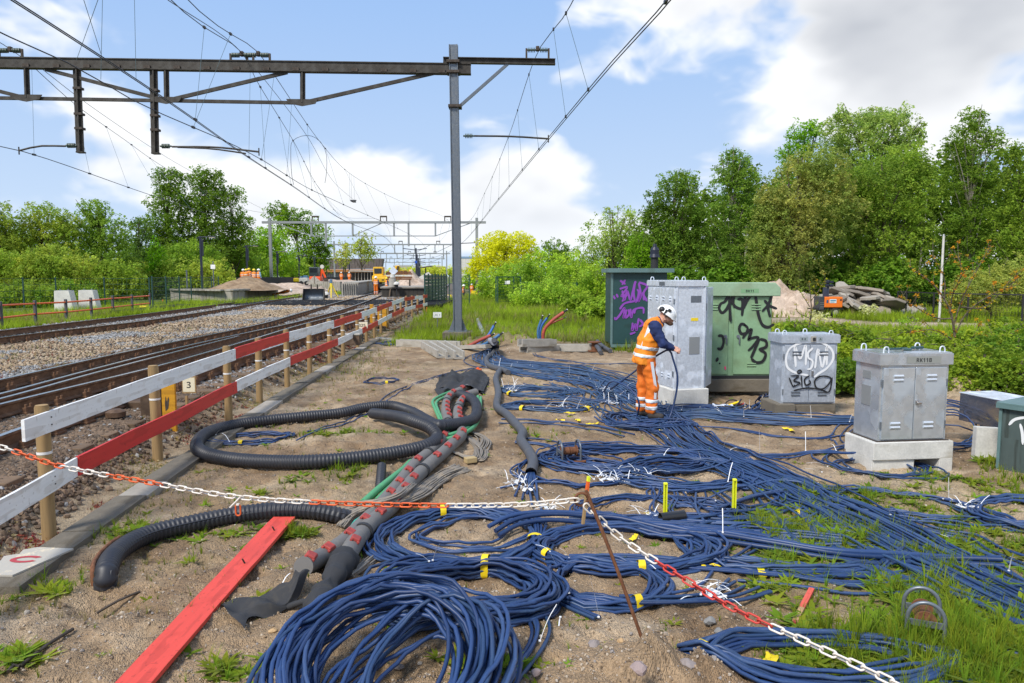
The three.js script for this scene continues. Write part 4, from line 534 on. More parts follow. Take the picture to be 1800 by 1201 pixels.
// ================================================================ people
function capD(p, b) { const [ax, ay, az, ra, bx, by, bz, rb, sz = 1] = b; const dx = bx - ax, dy = by - ay, dz = bz - az, l = dx * dx + dy * dy + dz * dz || 1e-9; const t = clamp(((p.x - ax) * dx + (p.y - ay) * dy + (p.z - az) * dz) / l); return Math.hypot(p.x - ax - dx * t, p.y - ay - dy * t, (p.z - az - dz * t) * sz) - lerp(ra, rb, t); }
function body(bones, cell, smooth = 0.03, mod) {
  const lo = V3(1e9, 1e9, 1e9), hi = V3(-1e9, -1e9, -1e9); for (const b of bones) for (const o of [0, 4]) { const r = b[o + 3] * 1.5 + 0.05; lo.min(V3(b[o] - r, b[o + 1] - r, b[o + 2] - r)); hi.max(V3(b[o] + r, b[o + 1] + r, b[o + 2] + r)); }
  const c = lo.clone().add(hi).multiplyScalar(0.5), half = Math.max(hi.x - lo.x, hi.y - lo.y, hi.z - lo.z) / 2 + cell * 3, n = Math.ceil(2 * half / cell);
  const mc = new MarchingCubes(n, new THREE.MeshBasicMaterial(), false, false, 90000); mc.isolation = 0; const p = V3();
  for (let k = 0; k < n; k++) for (let j = 0; j < n; j++) for (let i = 0; i < n; i++) {
    p.set(c.x + (i - n / 2) / (n / 2) * half, c.y + (j - n / 2) / (n / 2) * half, c.z + (k - n / 2) / (n / 2) * half);
    if (p.x < lo.x || p.x > hi.x || p.y < lo.y || p.y > hi.y || p.z < lo.z || p.z > hi.z) { mc.field[i + j * n + k * n * n] = -0.2; continue; }
    let d = 1e9; for (const b of bones) { const e = capD(p, b); if (d > 9) d = e; else { const h = clamp(0.5 + 0.5 * (d - e) / smooth); d = lerp(d, e, h) - smooth * h * (1 - h); } }
    if (mod) d = mod(p, d); mc.field[i + j * n + k * n * n] = -d;
  }
  mc.update(); const m = mc.count, g = new THREE.BufferGeometry(), P = mc.positionArray.slice(0, m * 3), N = mc.normalArray.slice(0, m * 3);
  for (let i = 0; i < m; i++) { P[3 * i] = P[3 * i] * half + c.x; P[3 * i + 1] = P[3 * i + 1] * half + c.y; P[3 * i + 2] = P[3 * i + 2] * half + c.z; }
  g.setAttribute('position', new THREE.BufferAttribute(P, 3)); g.setAttribute('normal', new THREE.BufferAttribute(N, 3));
  const g2 = g.clone(); g2.deleteAttribute('normal'); const w = mergeVertices(g2, 1e-4); w.computeVertexNormals(); return w;
}
const PM = { orange: tm([0.85, 0.19, 0.012], 'cloth', 0.8, 0.75), vest: tm([0.95, 0.29, 0.012], 'cloth', 0.9, 0.7), silver: std([0.66, 0.70, 0.73], 0.5), navyC: tm([0.012, 0.028, 0.115], 'cloth', 0.6, 0.85), skin: std([0.60, 0.33, 0.23], 0.6), helmetW: std([0.82, 0.82, 0.80], 0.3), helmetY: std([0.85, 0.62, 0.02], 0.35), boot: tm([0.06, 0.05, 0.045], 'dust', 0.4, 0.8), hair: std([0.16, 0.09, 0.055], 0.9), dark: std([0.02, 0.02, 0.022], 0.5) };
const clip = (p, d, y0, y1) => Math.max(d, y0 - p.y, p.y - y1);
{ // ---------------- the worker at the cabinet
  const p0 = G(1136, 739), t = thing('person', 'person in orange work clothes and white helmet holding a blue cable beside the cabinet', 'person', [p0.x, p0.y + 0.045, p0.z], -0.12);
  const fold = (p, d) => d + (n3(p.x * 9, p.y * 16, p.z * 9, 5) - 0.5) * 0.036 + (n3(p.x * 22, p.y * 30, p.z * 22, 6) - 0.5) * 0.014;
  const legs = [[-0.005, 0.90, 0.075, 0.125, -0.005, 0.90, -0.075, 0.125], [0.0, 0.86, 0.10, 0.112, 0.075, 0.47, 0.115, 0.088], [0.075, 0.47, 0.115, 0.088, 0.06, 0.13, 0.115, 0.078], [-0.03, 0.86, -0.10, 0.112, -0.045, 0.47, -0.11, 0.088], [-0.045, 0.47, -0.11, 0.088, -0.075, 0.13, -0.11, 0.078]];
  const tr = obj('trousers', body(legs, 0.016, 0.03, (p, d) => clip(p, fold(p, d), 0.075, 1.0)), PM.orange, t);
  const grow = (b, g) => b.map((v, i) => i === 3 || i === 7 ? v + g : v);
  const strip = (nm, y0, y1, sel, parent, g = 0.007) => obj(nm, body(sel.map((b) => grow(b, g)), 0.014, 0.03, (p, d) => clip(p, fold(p, d), y0, y1)), PM.silver, parent);
  for (const [y0, y1] of [[0.145, 0.20], [0.245, 0.30]]) { strip('reflective_band', y0, y1, [legs[2]], tr); strip('reflective_band', y0, y1, [legs[4]], tr); }
  { const A = [], B = []; for (let k = 0; k <= 14; k++) { const y = lerp(0.86, 0.31, k / 14), cx = y > 0.47 ? lerp(0.0, 0.075, (0.86 - y) / 0.39) : lerp(0.075, 0.06, (0.47 - y) / 0.34), r = y > 0.47 ? lerp(0.112, 0.088, (0.86 - y) / 0.39) : 0.085, cz = 0.112; for (const [l, a] of [[A, 0.95], [B, 1.35]]) l.push(V3(cx + (r + 0.014) * Math.cos(a), y, cz + (r + 0.014) * Math.sin(a))); } obj('side_stripe', quadStrip(A, B), PM.silver, tr); }
  const torso = [[-0.01, 0.94, 0.05, 0.13, 0.03, 1.14, 0.05, 0.135], [-0.01, 0.94, -0.05, 0.13, 0.03, 1.14, -0.05, 0.135], [0.03, 1.14, 0.06, 0.135, 0.075, 1.32, 0.09, 0.115], [0.03, 1.14, -0.06, 0.135, 0.075, 1.32, -0.09, 0.115], [0.08, 1.36, 0.10, 0.085, 0.15, 1.43, 0.0, 0.075], [0.08, 1.36, -0.10, 0.085, 0.15, 1.43, 0.0, 0.075]];
  const armR = [[0.09, 1.36, 0.17, 0.088, 0.20, 1.12, 0.235, 0.066], [0.20, 1.12, 0.235, 0.066, 0.335, 1.055, 0.17, 0.044]], armL = [[0.09, 1.36, -0.17, 0.088, 0.22, 1.13, -0.2, 0.066], [0.22, 1.13, -0.2, 0.066, 0.36, 1.05, -0.08, 0.044]];
  obj('sweater', body([...torso, ...armR, ...armL], 0.015, 0.035, (p, d) => fold(p, d)), PM.navyC, t);
  const vt = [[-0.06, 0.83, 0.06, 0.158, 0.015, 1.14, 0.06, 0.150], [-0.06, 0.83, -0.06, 0.158, 0.015, 1.14, -0.06, 0.150], [0.015, 1.14, 0.06, 0.150, 0.07, 1.33, 0.085, 0.128], [0.015, 1.14, -0.06, 0.150, 0.07, 1.33, -0.085, 0.128], [0.06, 1.38, 0.10, 0.082, 0.125, 1.42, 0.02, 0.085], [0.06, 1.38, -0.10, 0.082, 0.125, 1.42, -0.02, 0.085]];
  const armhole = (p, d) => { let h = 1e9; for (const a of [armR[0], armL[0]]) h = Math.min(h, capD(p, a) - 0.012); return Math.max(d, -h); };
  const vf = (p, d, y0 = 0.80, y1 = 1.6) => { const sl = 0.22 * p.x; return armhole(p, Math.max(fold(p, d), (y0 + sl * 0) - (p.y + 0.14 * p.x), (p.y + 0.14 * p.x) - y1)); };
  const vest = obj('vest', body(vt, 0.014, 0.05, (p, d) => vf(p, d)), PM.vest, t);
  for (const [y0, y1] of [[0.905, 0.955], [1.025, 1.075]]) obj('reflective_band', body(vt.map((b) => grow(b, 0.007)), 0.013, 0.05, (p, d) => vf(p, d, y0, y1)), PM.silver, vest);
  { const A = [], B = []; for (let k = 0; k <= 10; k++) { const y = lerp(1.05, 1.40, k / 10), x = lerp(-0.10, 0.02, k / 10), z = lerp(0.166, 0.168, k / 10) - (k > 7 ? (k - 7) * 0.012 : 0); A.push(V3(x - 0.022, y, z + 0.02)); B.push(V3(x + 0.028, y, z + 0.026)); } obj('shoulder_stripe', quadStrip(A, B), PM.silver, vest); }
  // head, neck and hands: one skin mesh; the head bends down towards the cable
  const H = [0.275, 1.505, 0.0], hd = [[0.15, 1.42, 0, 0.058, 0.225, 1.475, 0, 0.06], [0.255, 1.535, 0, 0.082, 0.275, 1.50, 0, 0.078], [0.285, 1.485, 0, 0.070, 0.315, 1.435, 0, 0.048], [0.338, 1.478, 0, 0.012, 0.357, 1.458, 0, 0.017], [0.235, 1.495, 0.075, 0.012, 0.24, 1.465, 0.078, 0.010], [0.235, 1.495, -0.075, 0.012, 0.24, 1.465, -0.078, 0.010], [0.335, 1.49, 0.03, 0.018, 0.335, 1.49, -0.03, 0.018]];
  const hand = (s, x, y, z) => { const b = [[x, y, z, 0.03, x + 0.05, y - 0.012, z - 0.01 * s, 0.03]]; for (let f = 0; f < 4; f++) { const zz = z + (f - 1.5) * 0.019, fl = [0.034, 0.04, 0.038, 0.03][f]; b.push([x + 0.055, y - 0.005 - f * 0.005, zz, 0.0105, x + 0.055 + fl, y - 0.02, zz, 0.0095], [x + 0.055 + fl, y - 0.02, zz, 0.0095, x + 0.05 + fl, y - 0.055, zz, 0.0085], [x + 0.05 + fl, y - 0.055, zz, 0.0085, x + 0.06, y - 0.06, zz, 0.008]); } b.push([x + 0.012, y - 0.01, z + 0.028, 0.012, x + 0.05, y - 0.035, z + 0.045, 0.011], [x + 0.05, y - 0.035, z + 0.045, 0.011, x + 0.078, y - 0.05, z + 0.03, 0.0095]); return b; };
  obj('body', [body(hd, 0.007, 0.022), body([[0.32, 1.06, 0.178, 0.034, 0.36, 1.045, 0.158, 0.032], ...hand(1, 0.36, 1.045, 0.155)], 0.0045, 0.008), body([[0.35, 1.055, -0.085, 0.034, 0.38, 1.045, -0.07, 0.032], ...hand(-1, 0.385, 1.04, -0.065)], 0.0045, 0.008)], PM.skin, t);
  obj('beard', body([[0.300, 1.448, 0, 0.062, 0.325, 1.422, 0, 0.05]], 0.009, 0.02, (p, d) => Math.max(d, p.x * 0.6 + p.y - 1.630) + 0), PM.hair, t);
  { const hel = new THREE.SphereGeometry(0.128, 22, 12, 0, Math.PI * 2, 0, Math.PI * 0.52); hel.scale(1.12, 1.0, 0.95); const brim = new THREE.TorusGeometry(0.128, 0.009, 6, 26); brim.rotateX(Math.PI / 2); brim.scale(1.15, 1, 0.97); const peak = place(new THREE.CylinderGeometry(0.13, 0.13, 0.012, 20, 1, false, 0.25, Math.PI - 0.5), 0.05, -0.004, 0); const ridge = place(new THREE.TorusGeometry(0.128, 0.012, 5, 16, Math.PI), 0, 0, 0); ridge.scale(1.12, 1.02, 1);
    const q = (g) => place(g, 0.262, 1.538, 0, 0, 0, -0.62); const h = obj('helmet', [q(hel), q(brim), q(peak), q(ridge)], PM.helmetW, t);
    obj('ear_muff', [place(new THREE.SphereGeometry(0.045, 12, 8), 0.195, 1.615, 0.075).scale(1, 1, 1), rbox(0.03, 0.09, 0.02, 0.24, 1.575, 0.118, 0.006, 0, 0, -0.5)], PM.dark, h); obj('lamp_clip', rbox(0.05, 0.045, 0.03, 0.30, 1.60, 0.105, 0.008, 0, 0, -0.6), PM.dark, h); }
  obj('safety_glasses', [rbox(0.012, 0.032, 0.15, 0.353, 1.486, 0, 0.005, 0, 0, -0.4), bar(V3(0.352, 1.492, 0.075), V3(0.245, 1.515, 0.083), 0.006, 0.01)], PM.dark, t);
  const boot = (x, z, ry) => obj('boot', [body([[0, 0.055, 0, 0.052, 0.13, 0.045, 0, 0.046], [-0.01, 0.06, 0, 0.056, -0.005, 0.16, 0, 0.058]], 0.012, 0.03, (p, d) => Math.max(d, 0.004 - p.y)).rotateY(ry).translate(x, 0, z)], PM.boot, t);
  boot(0.075, 0.118, -0.25); boot(-0.07, -0.11, -0.05);
}
// ---------------- far workers: one standing figure, copied
const farPerson = (() => {
  const L_ = [[0, 0.95, 0.07, 0.13, 0, 0.95, -0.07, 0.13], [0, 0.9, 0.1, 0.11, 0.01, 0.48, 0.11, 0.085], [0.01, 0.48, 0.11, 0.085, 0, 0.1, 0.11, 0.075], [0, 0.9, -0.1, 0.11, 0.01, 0.48, -0.11, 0.085], [0.01, 0.48, -0.11, 0.085, 0, 0.1, -0.11, 0.075]], T_ = [[0, 0.98, 0.06, 0.145, 0, 1.35, 0.1, 0.14], [0, 0.98, -0.06, 0.145, 0, 1.35, -0.1, 0.14]], A_ = [[0, 1.42, 0.2, 0.075, 0.02, 1.14, 0.27, 0.062], [0.02, 1.14, 0.27, 0.062, 0.1, 0.92, 0.25, 0.05], [0, 1.42, -0.2, 0.075, 0.02, 1.14, -0.27, 0.062], [0.02, 1.14, -0.27, 0.062, 0.1, 0.92, -0.25, 0.05]];
  return ((o) => { for (const k in o) plain(o[k]); return o; })({ trousers: body(L_, 0.035, 0.04), vest: body(T_, 0.035, 0.06), sleeves: body(A_, 0.03, 0.03), head: body([[0, 1.48, 0, 0.06, 0.01, 1.56, 0, 0.06], [0.01, 1.63, 0, 0.095, 0.02, 1.59, 0, 0.085]], 0.03, 0.03), helmet: (() => { const s = new THREE.SphereGeometry(0.145, 14, 8, 0, Math.PI * 2, 0, Math.PI * 0.52); s.scale(1.15, 1, 1); s.translate(0.01, 1.65, 0); return plain(s); })(), boots: fuse([rbox(0.26, 0.1, 0.1, 0.05, 0.05, 0.11, 0.03), rbox(0.26, 0.1, 0.1, 0.05, 0.05, -0.11, 0.03)]), bands: body(T_.map((b) => b.map((v, i) => i === 3 || i === 7 ? v + 0.012 : v)), 0.03, 0.06, (p, d) => Math.max(d, Math.min(Math.abs(p.y - 1.08), Math.abs(p.y - 1.24)) - 0.03)), legBands: body([L_[2], L_[4]].map((b) => b.map((v, i) => i === 3 || i === 7 ? v + 0.012 : v)), 0.03, 0.03, (p, d) => Math.max(d, Math.min(Math.abs(p.y - 0.2), Math.abs(p.y - 0.33)) - 0.03)) });
})();
function worker(pos, ry, label, { helmet = PM.helmetW, sleeves = PM.orange, legs = PM.orange, s = 1, rx = 0 } = {}) {
  const t = thing('person', label, 'person', pos, ry, 'people working on the platforms');
  for (const [n, k, m] of [['trousers', 'trousers', legs], ['vest', 'vest', PM.vest], ['sleeves', 'sleeves', sleeves], ['body', 'head', PM.skin], ['helmet', 'helmet', helmet], ['boots', 'boots', PM.boot], ['reflective_band', 'bands', PM.silver], ['leg_band', 'legBands', PM.silver]]) share(n, farPerson[k], m, t);
  t.scale.setScalar(s); t.rotation.x = rx; return t;
}
// ================================================================ platforms and the works far behind
{
  const PH = 1.12;
  const left = wthing('platform', 'old concrete platform end with the sand heap on top', 'platform', V3(-22, 0.2, -56));
  const prism = (pts, y0, y1) => { const g = new THREE.ExtrudeGeometry(new THREE.Shape(pts.map(([x, z]) => new THREE.Vector2(x, -z))), { depth: y1 - y0, bevelEnabled: false }); g.rotateX(-Math.PI / 2); g.translate(0, y0, 0); return g; };
  const c0 = D(409, 529, 53.6), c1 = D(489, 521, 66), cl = D(300, 529, 57);
  obj('wall', prism([[c0.x, c0.z], [c1.x, c1.z], [c1.x - 9, c1.z - 2], [cl.x, cl.z]], 0.1, PH - 0.08), M.concS, left);
  obj('coping', prism([[c0.x + 0.12, c0.z + 0.15], [c1.x + 0.12, c1.z], [c1.x - 0.8, c1.z], [c0.x - 0.8, c0.z - 0.4]], PH - 0.078, PH + 0.04), M.concS, left); obj('coping', prism([[c0.x - 0.82, c0.z + 0.2], [c0.x - 0.82, c0.z - 0.7], [cl.x, cl.z - 0.5], [cl.x, cl.z + 0.15]], PH - 0.078, PH + 0.04), M.concS, left);
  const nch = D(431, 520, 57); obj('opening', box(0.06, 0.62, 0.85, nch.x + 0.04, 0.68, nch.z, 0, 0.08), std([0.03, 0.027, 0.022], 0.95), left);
  const heap = (name, label, cx, cz, rx, rz, h, y0, mat, seed, n = 40, sharp = 1) => { const g = new THREE.PlaneGeometry(2, 2, n, n); g.rotateX(-Math.PI / 2); const p = g.attributes.position; for (let i = 0; i < p.count; i++) { const u = p.getX(i), v = p.getZ(i), q = Math.hypot(u, v), k = Math.max(0, 1 - q); const ns = fbm(u * 3 + seed, v * 3, 5, seed) - 0.5; p.setXYZ(i, cx + u * rx, y0 - 0.1 + h * (Math.pow(k, sharp) * (1 + ns * 0.7)) + ns * 0.12 * h * sstep(0, 0.25, k), cz + v * rz); } g.computeVertexNormals(); const m = obj(name, g, mat); tag(m, label, 'heap'); return m; };
  { const a = D(432, 507, 61); heap('sand_heap', 'brown sand heap on the platform in front of standing workers', a.x, a.z, 3.1, 4.5, 1.28, PH, tm([0.36, 0.25, 0.15], 'dirt', 2, 0.95), 3); }
  // workers on the platform
  for (const [px, Z, ry, lab, o] of [[428, 70, 1.6, 'person with white helmet and orange jacket standing behind the sand heap', {}], [433, 69, 1.4, 'person in orange vest with yellow helmet and back turned behind the sand heap', { helmet: PM.helmetY }], [438, 72, 1.4, 'taller person with yellow helmet half hidden behind two colleagues', { helmet: PM.helmetY, s: 1.06 }], [447, 68.5, 1.5, 'person with yellow helmet and banded orange vest beside the lamp post', { helmet: PM.helmetY, sleeves: PM.navyC }]]) { const p = D(px, 500, Z); worker([p.x, PH - 0.02, p.z], ry, lab, o); }
  { const p = D(455, 500, 68.5); worker([p.x, PH - 0.02, p.z], 0.9, 'person with white helmet and pale blue sleeves at the edge of the sand heap', { sleeves: std([0.25, 0.42, 0.6], 0.8) }); }
  // black fence behind the platform
  const bf = wthing('screen_fence', 'black screen fence running behind the dug up platform', 'fence', D(400, 500, 76)); { const a = D(372, 497, 72), b = D(645, 495, 150); for (let i = 0; i < 30; i++) { const p = a.clone().lerp(b, i / 30), q = a.clone().lerp(b, (i + 0.985) / 30); obj('panel', bar(V3(p.x, 1.55, p.z), V3(q.x, 1.55, q.z), 0.06, 1.05), M.black, bf); } }
  // navy lamp posts
  const lamp = thing('lamp_post', 'navy platform lamp post with one straight arm near the mesh fence', 'lamp post', [0, 0, 0], 0, 'navy lamp posts on the platform'); obj('pole', rbox(0.17, 4.5, 0.17, 0, 2.25, 0, 0.02), M.navy, lamp); obj('arm', [rbox(1.5, 0.09, 0.16, 0.6, 4.45, 0, 0.02, 0, 0, 0.02), rbox(0.3, 0.07, 0.1, -0.2, 4.35, 0, 0.01)], M.navy, lamp); obj('speaker', rbox(0.16, 1.4, 0.12, 0.15, 3.5, 0, 0.03), M.navy, lamp); obj('luminaire', rbox(0.5, 0.05, 0.14, 1.0, 4.41, 0, 0.01, 0, 0, 0.02), std([0.7, 0.6, 0.4], 0.4), lamp);
  [[355, 62], [435, 80], [488, 98], [526, 116], [553, 130], [574, 150], [604, 165], [614, 175]].forEach(([px, Z], i) => { const p = D(px, 495, Z); const o = i ? copy(lamp, [p.x, 1.1, p.z], 0, ['', 'navy platform lamp post rising behind the sand heap', 'navy platform lamp post beside the broken platform', 'navy platform lamp post next to the mini excavator', 'navy platform lamp post behind the mini excavator', 'navy platform lamp post before the glazed building', 'navy platform lamp post near the shelter', 'slim navy platform lamp post at the shelter'][i]) : lamp; o.position.set(p.x, 1.1, p.z); });
  const ps = D(376, 508, 60), sg = thing('pole_sign', 'thin galvanised pole carrying a small square white sign', 'sign', [ps.x, 0.9, ps.z]); obj('pole', cyl(0.05, 0.05, 2.5, 0, 1.25, 0, 8), M.galvP, sg); obj('board', box(0.38, 0.36, 0.02, 0, 2.05, 0.06), M.white, sg); { const p2 = D(329, 508, 62), s2 = thing('steel_post', 'plain galvanised post standing beside the first lamp post', 'post', [p2.x, 0.4, p2.z]); obj('post', cyl(0.07, 0.07, 2.3, 0, 1.15, 0, 8), M.galvP, s2); }
  // torn open platform: sand slope, then more walls
  { const a = D(520, 505, 74); heap('sand_slope', 'torn open sand slope between the two platform walls', a.x - 1, a.z, 5.2, 9, 1.3, 0.2, M.sandP, 7, 48, 0.55); const b = D(600, 496, 110); heap('sand_slope', 'strip of pale dug sand in front of the glazed building', b.x - 1, b.z, 7, 14, 1.5, 0.5, M.sandP, 8, 40, 0.6); const c = D(566, 510, 66); heap('gravel_heap', 'small grey brown heap behind the tripod', c.x, c.z, 1.6, 1.6, 0.95, 0.35, tm([0.40, 0.32, 0.26], 'dirt', 1.5, 0.95), 12, 24); }
  const w2 = wthing('platform', 'dug free concrete platform wall beside the walking worker', 'platform', D(615, 520, 68)); { const a = D(601, 520, 66), b = D(627, 520, 67), c = D(660, 508, 112); for (let k = 0; k < 7; k++) { const u = k / 7, x = lerp(a.x, b.x, u); obj('wall', rbox((b.x - a.x) / 7 - 0.02, 1.3, 0.3, x + (b.x - a.x) / 14, 0.85, lerp(a.z, b.z, u), 0.02), M.concS, w2); } for (let k = 0; k < 9; k++) { const p = b.clone().lerp(c, k / 9), q = b.clone().lerp(c, (k + 0.97) / 9); obj('wall', bar(V3(p.x, 0.82, p.z), V3(q.x, 0.82, q.z), 0.3, 1.25), M.concS, w2); } obj('coping', bar(V3(b.x - 0.5, 1.56, b.z), V3(c.x - 0.5, 1.56, c.z), 1.4, 0.12), M.conc, w2); const d0 = D(547, 505, 88), d1 = D(600, 505, 84); for (let k = 0; k < 5; k++) { const p = d0.clone().lerp(d1, k / 5), q = d0.clone().lerp(d1, (k + 0.97) / 5); obj('wall', bar(V3(p.x, 0.9, p.z), V3(q.x, 0.9, q.z), 0.3, 1.3), M.concS, w2); } }
  // middle platform
  const mp = wthing('platform', 'dark middle platform end with a leaning diamond sign', 'platform', D(708, 524, 61)); { const a = D(671, 524, 60), b = D(748, 524, 61), c = D(700, 505, 130), d = D(762, 505, 130); obj('wall', prism([[a.x, a.z], [b.x, b.z], [d.x, d.z], [c.x, c.z]], 0.1, 1.14), tm([0.075, 0.066, 0.056], 'streak', 2.4, 0.95), mp); obj('coping', prism([[a.x - 0.1, a.z + 0.12], [b.x + 0.1, b.z + 0.12], [d.x, d.z], [c.x, c.z]], 1.142, 1.26), M.slab, mp); }
  { const a = D(724, 503, 74); heap('sand_heap', 'pale sand heap on the middle platform', a.x, a.z, 2.3, 4, 1.5, 1.2, M.sandP, 15, 36); const b = D(742, 503, 82); const m = obj('concrete_slab', rbox(2.2, 0.2, 2, b.x, 1.9, b.z, 0.03, 0.2, 0.3, 0.5), M.conc); tag(m, 'tilted pale concrete slab leaning on the sand heap', 'slab'); }
  const ds = D(692, 484, 60.5), dg = wthing('diamond_sign', 'white and blue diamond sign on a leaning post at the middle platform', 'sign', D(684, 525, 60)); obj('post', rod(D(684, 525, 60), D(692, 472, 60.6), 0.07), tm([0.2, 0.16, 0.12], 'rust', 0.5, 0.8), dg); obj('board', place(box(0.54, 0.54, 0.04), ds.x, ds.y + 0.35, ds.z + 0.12, 0, 0, Math.PI / 4), std([0.62, 0.66, 0.74], 0.4), dg);
  const dome = (px, py, Z, lab) => { const p = D(px, py, Z), t = thing('dome_light', lab, 'signal lamp', [p.x, p.y, p.z]); const s = new THREE.SphereGeometry(0.26, 16, 8, 0, Math.PI * 2, 0, Math.PI / 2); s.scale(1, 0.9, 0.8); obj('hood', [s, cyl(0.26, 0.26, 0.05, 0, 0, 0, 16)], M.concW, t); obj('base', [box(0.26, 0.3, 0.22, 0, -0.17, 0), box(0.1, 0.8, 0.1, 0, -0.55, -0.02)], M.black, t); };
  dome(697, 500, 60, 'white hooded trackside lamp mounted on the middle platform wall'); dome(573, 518, 57, 'white hooded trackside lamp standing below the tripod');
  const bp = D(690, 503, 60.4); { const t = thing('bollard', 'grey plastic bollard standing on the middle platform edge', 'bollard', [bp.x, 1.25, bp.z]); obj('body', cyl(0.34, 0.3, 0.75, 0, 0.37, 0, 16), M.conc, t); obj('cap', cyl(0.22, 0.18, 0.3, 0.02, 0.95, 0, 14), M.concW, t); }
  { const a = D(703, 490, 66), t = thing('timber_stack', 'stack of brown timber beams on the middle platform', 'timber stack', [a.x, 1.25, a.z]); for (let k = 0; k < 5; k++) obj('beam', rbox(2.3, 0.14, 0.2, -0.1 + 0.08 * (k % 2), 0.65 + k * 0.16, 0, 0.01), k === 2 ? M.concW : M.rust, t); for (const s of [-0.9, 0.9]) obj('trestle_leg', box(0.1, 0.62, 0.3, s, 0.3, 0), M.iron, t); }
  // tripod
  const tp = L(585, 525, 0.3), tr = wthing('survey_tripod', 'yellow survey tripod with a blue instrument beside the track', 'tripod', tp); { const top = D(582, 499, -tp.z); for (const [x, y, Z] of [[574, 521, -tp.z + 1], [582, 525, -tp.z - 1], [595, 523, -tp.z]]) obj('leg', rod(D(x, y, Z), top, 0.035, 0.06), M.yellow, tr); obj('instrument', rbox(0.2, 0.36, 0.2, top.x, top.y + 0.2, top.z, 0.04), std([0.10, 0.18, 0.28], 0.4), tr); obj('collar', cyl(0.12, 0.1, 0.1, top.x, top.y, top.z, 10), M.yellow, tr); }
  // bucket
  const bk = L(552, 530, 0.3), bt = thing('digger_bucket', 'large worn steel digger bucket lying on the gravel', 'bucket', [bk.x, 0.35, bk.z], 0.1); { const prof = []; for (let k = 0; k <= 8; k++) { const a = Math.PI * (0.55 + k / 8 * 0.85); prof.push([0.05 + 0.45 * Math.cos(a), 0.42 + 0.45 * Math.sin(a)]); } const A = prof.map(([z, y]) => V3(-0.75, y + 0.02, z)), B = prof.map(([z, y]) => V3(0.75, y + 0.02, z)); obj('shell', quadStrip(A, B), M.galvP, bt); for (const s of [-0.75, 0.75]) { const sh = new THREE.Shape(prof.map(([z, y]) => new THREE.Vector2(z, y))); sh.lineTo(0.5, 0.03); obj('side_plate', place(new THREE.ExtrudeGeometry(sh, { depth: 0.03, bevelEnabled: false }), s, 0.02, 0, 0, -Math.PI / 2), M.steelDk, bt); } obj('cutting_edge', rbox(1.62, 0.04, 0.3, 0, 0.03, 0.5, 0.01), M.galvP, bt); obj('bracket', [box(0.08, 0.4, 0.2, -0.2, 1.0, -0.1), box(0.08, 0.4, 0.2, 0.25, 1.0, -0.1)], M.iron, bt); }
  // yellow excavator
  const ex = D(680, 508, 86), et = thing('excavator', 'yellow road rail excavator standing behind the walking worker', 'excavator', [ex.x, 0.5, ex.z], 0); {
    obj('undercarriage', rbox(2.3, 0.5, 2.6, 0, 0.55, 0, 0.05), M.black, et); for (const x of [-1.0, 1.0]) for (const z of [-1, 1]) obj('wheel', cyl(0.48, 0.48, 0.4, x, 0.48, z, 18, 0, Math.PI / 2), M.black, et);
    obj('engine_cover', [rbox(2.6, 0.85, 2.4, -0.25, 1.35, 0, 0.1), rbox(1.2, 0.3, 2.0, 0.6, 1.85, 0, 0.08)], M.yellowM, et); obj('counterweight', rbox(2.55, 0.6, 0.4, -0.25, 1.25, 1.25, 0.12), M.yellowM, et);
    const cab = obj('cab', [rbox(1.15, 1.1, 1.4, -0.95, 2.25, -0.2, 0.06)], M.yellowM, et); obj('window', [rbox(0.9, 0.62, 0.02, -0.95, 2.3, 0.515, 0.01), rbox(0.02, 0.7, 1.1, -1.535, 2.3, -0.2, 0.005)], M.glass, cab);
    obj('boom', [bar(V3(0.9, 1.6, -0.3), V3(1.25, 2.9, -0.6), 0.34, 0.45), bar(V3(1.25, 2.9, -0.6), V3(1.5, 1.3, -1.6), 0.26, 0.35)], M.yellowM, et); obj('hydraulic_hose', [bar(V3(1.2, 1.9, -0.1), V3(1.35, 2.9, -0.4), 0.12)], M.black, et); obj('exhaust', cyl(0.07, 0.07, 0.5, 0.35, 2.2, 0.2, 8), M.black, et); obj('lamp', cyl(0.16, 0.16, 0.1, 0.2, 1.95, 1.0, 12, Math.PI / 2), M.iron, et); obj('logo', box(0.3, 0.14, 0.01, -0.2, 1.25, 1.457), M.black, et); }
  const e2 = copy(et, (() => { const p = D(716, 497, 170); return [p.x, 0.9, p.z]; })(), 0.8, 'small distant orange yellow excavator between the platforms');
  // mini excavator
  const mx = D(555, 500, 105), mt = thing('mini_excavator', 'orange mini excavator with a dark cab on the dug platform', 'excavator', [mx.x, 1.0, mx.z]); obj('track', [rbox(0.4, 0.5, 1.9, -0.65, 0.25, 0, 0.15), rbox(0.4, 0.5, 1.9, 0.65, 0.25, 0, 0.15)], M.black, mt); obj('body', rbox(1.7, 0.65, 1.6, 0.1, 0.85, 0, 0.15), std([0.75, 0.085, 0.01], 0.45), mt); const mcab = obj('cab', [rbox(1.3, 1.35, 1.2, -0.15, 1.85, 0, 0.08)], std([0.03, 0.045, 0.05], 0.3), mt); obj('window', rbox(1.0, 0.6, 0.02, -0.15, 2.05, 0.61, 0.01), M.glass, mcab); obj('boom', [bar(V3(0.7, 1.0, 0), V3(1.0, 2.2, 0), 0.2, 0.28), bar(V3(1.0, 2.2, 0), V3(1.5, 1.0, 0.1), 0.18, 0.24)], std([0.75, 0.085, 0.01], 0.45), mt); obj('bucket', rbox(0.5, 0.5, 0.6, 1.55, 0.6, 0.1, 0.1), M.iron, mt);
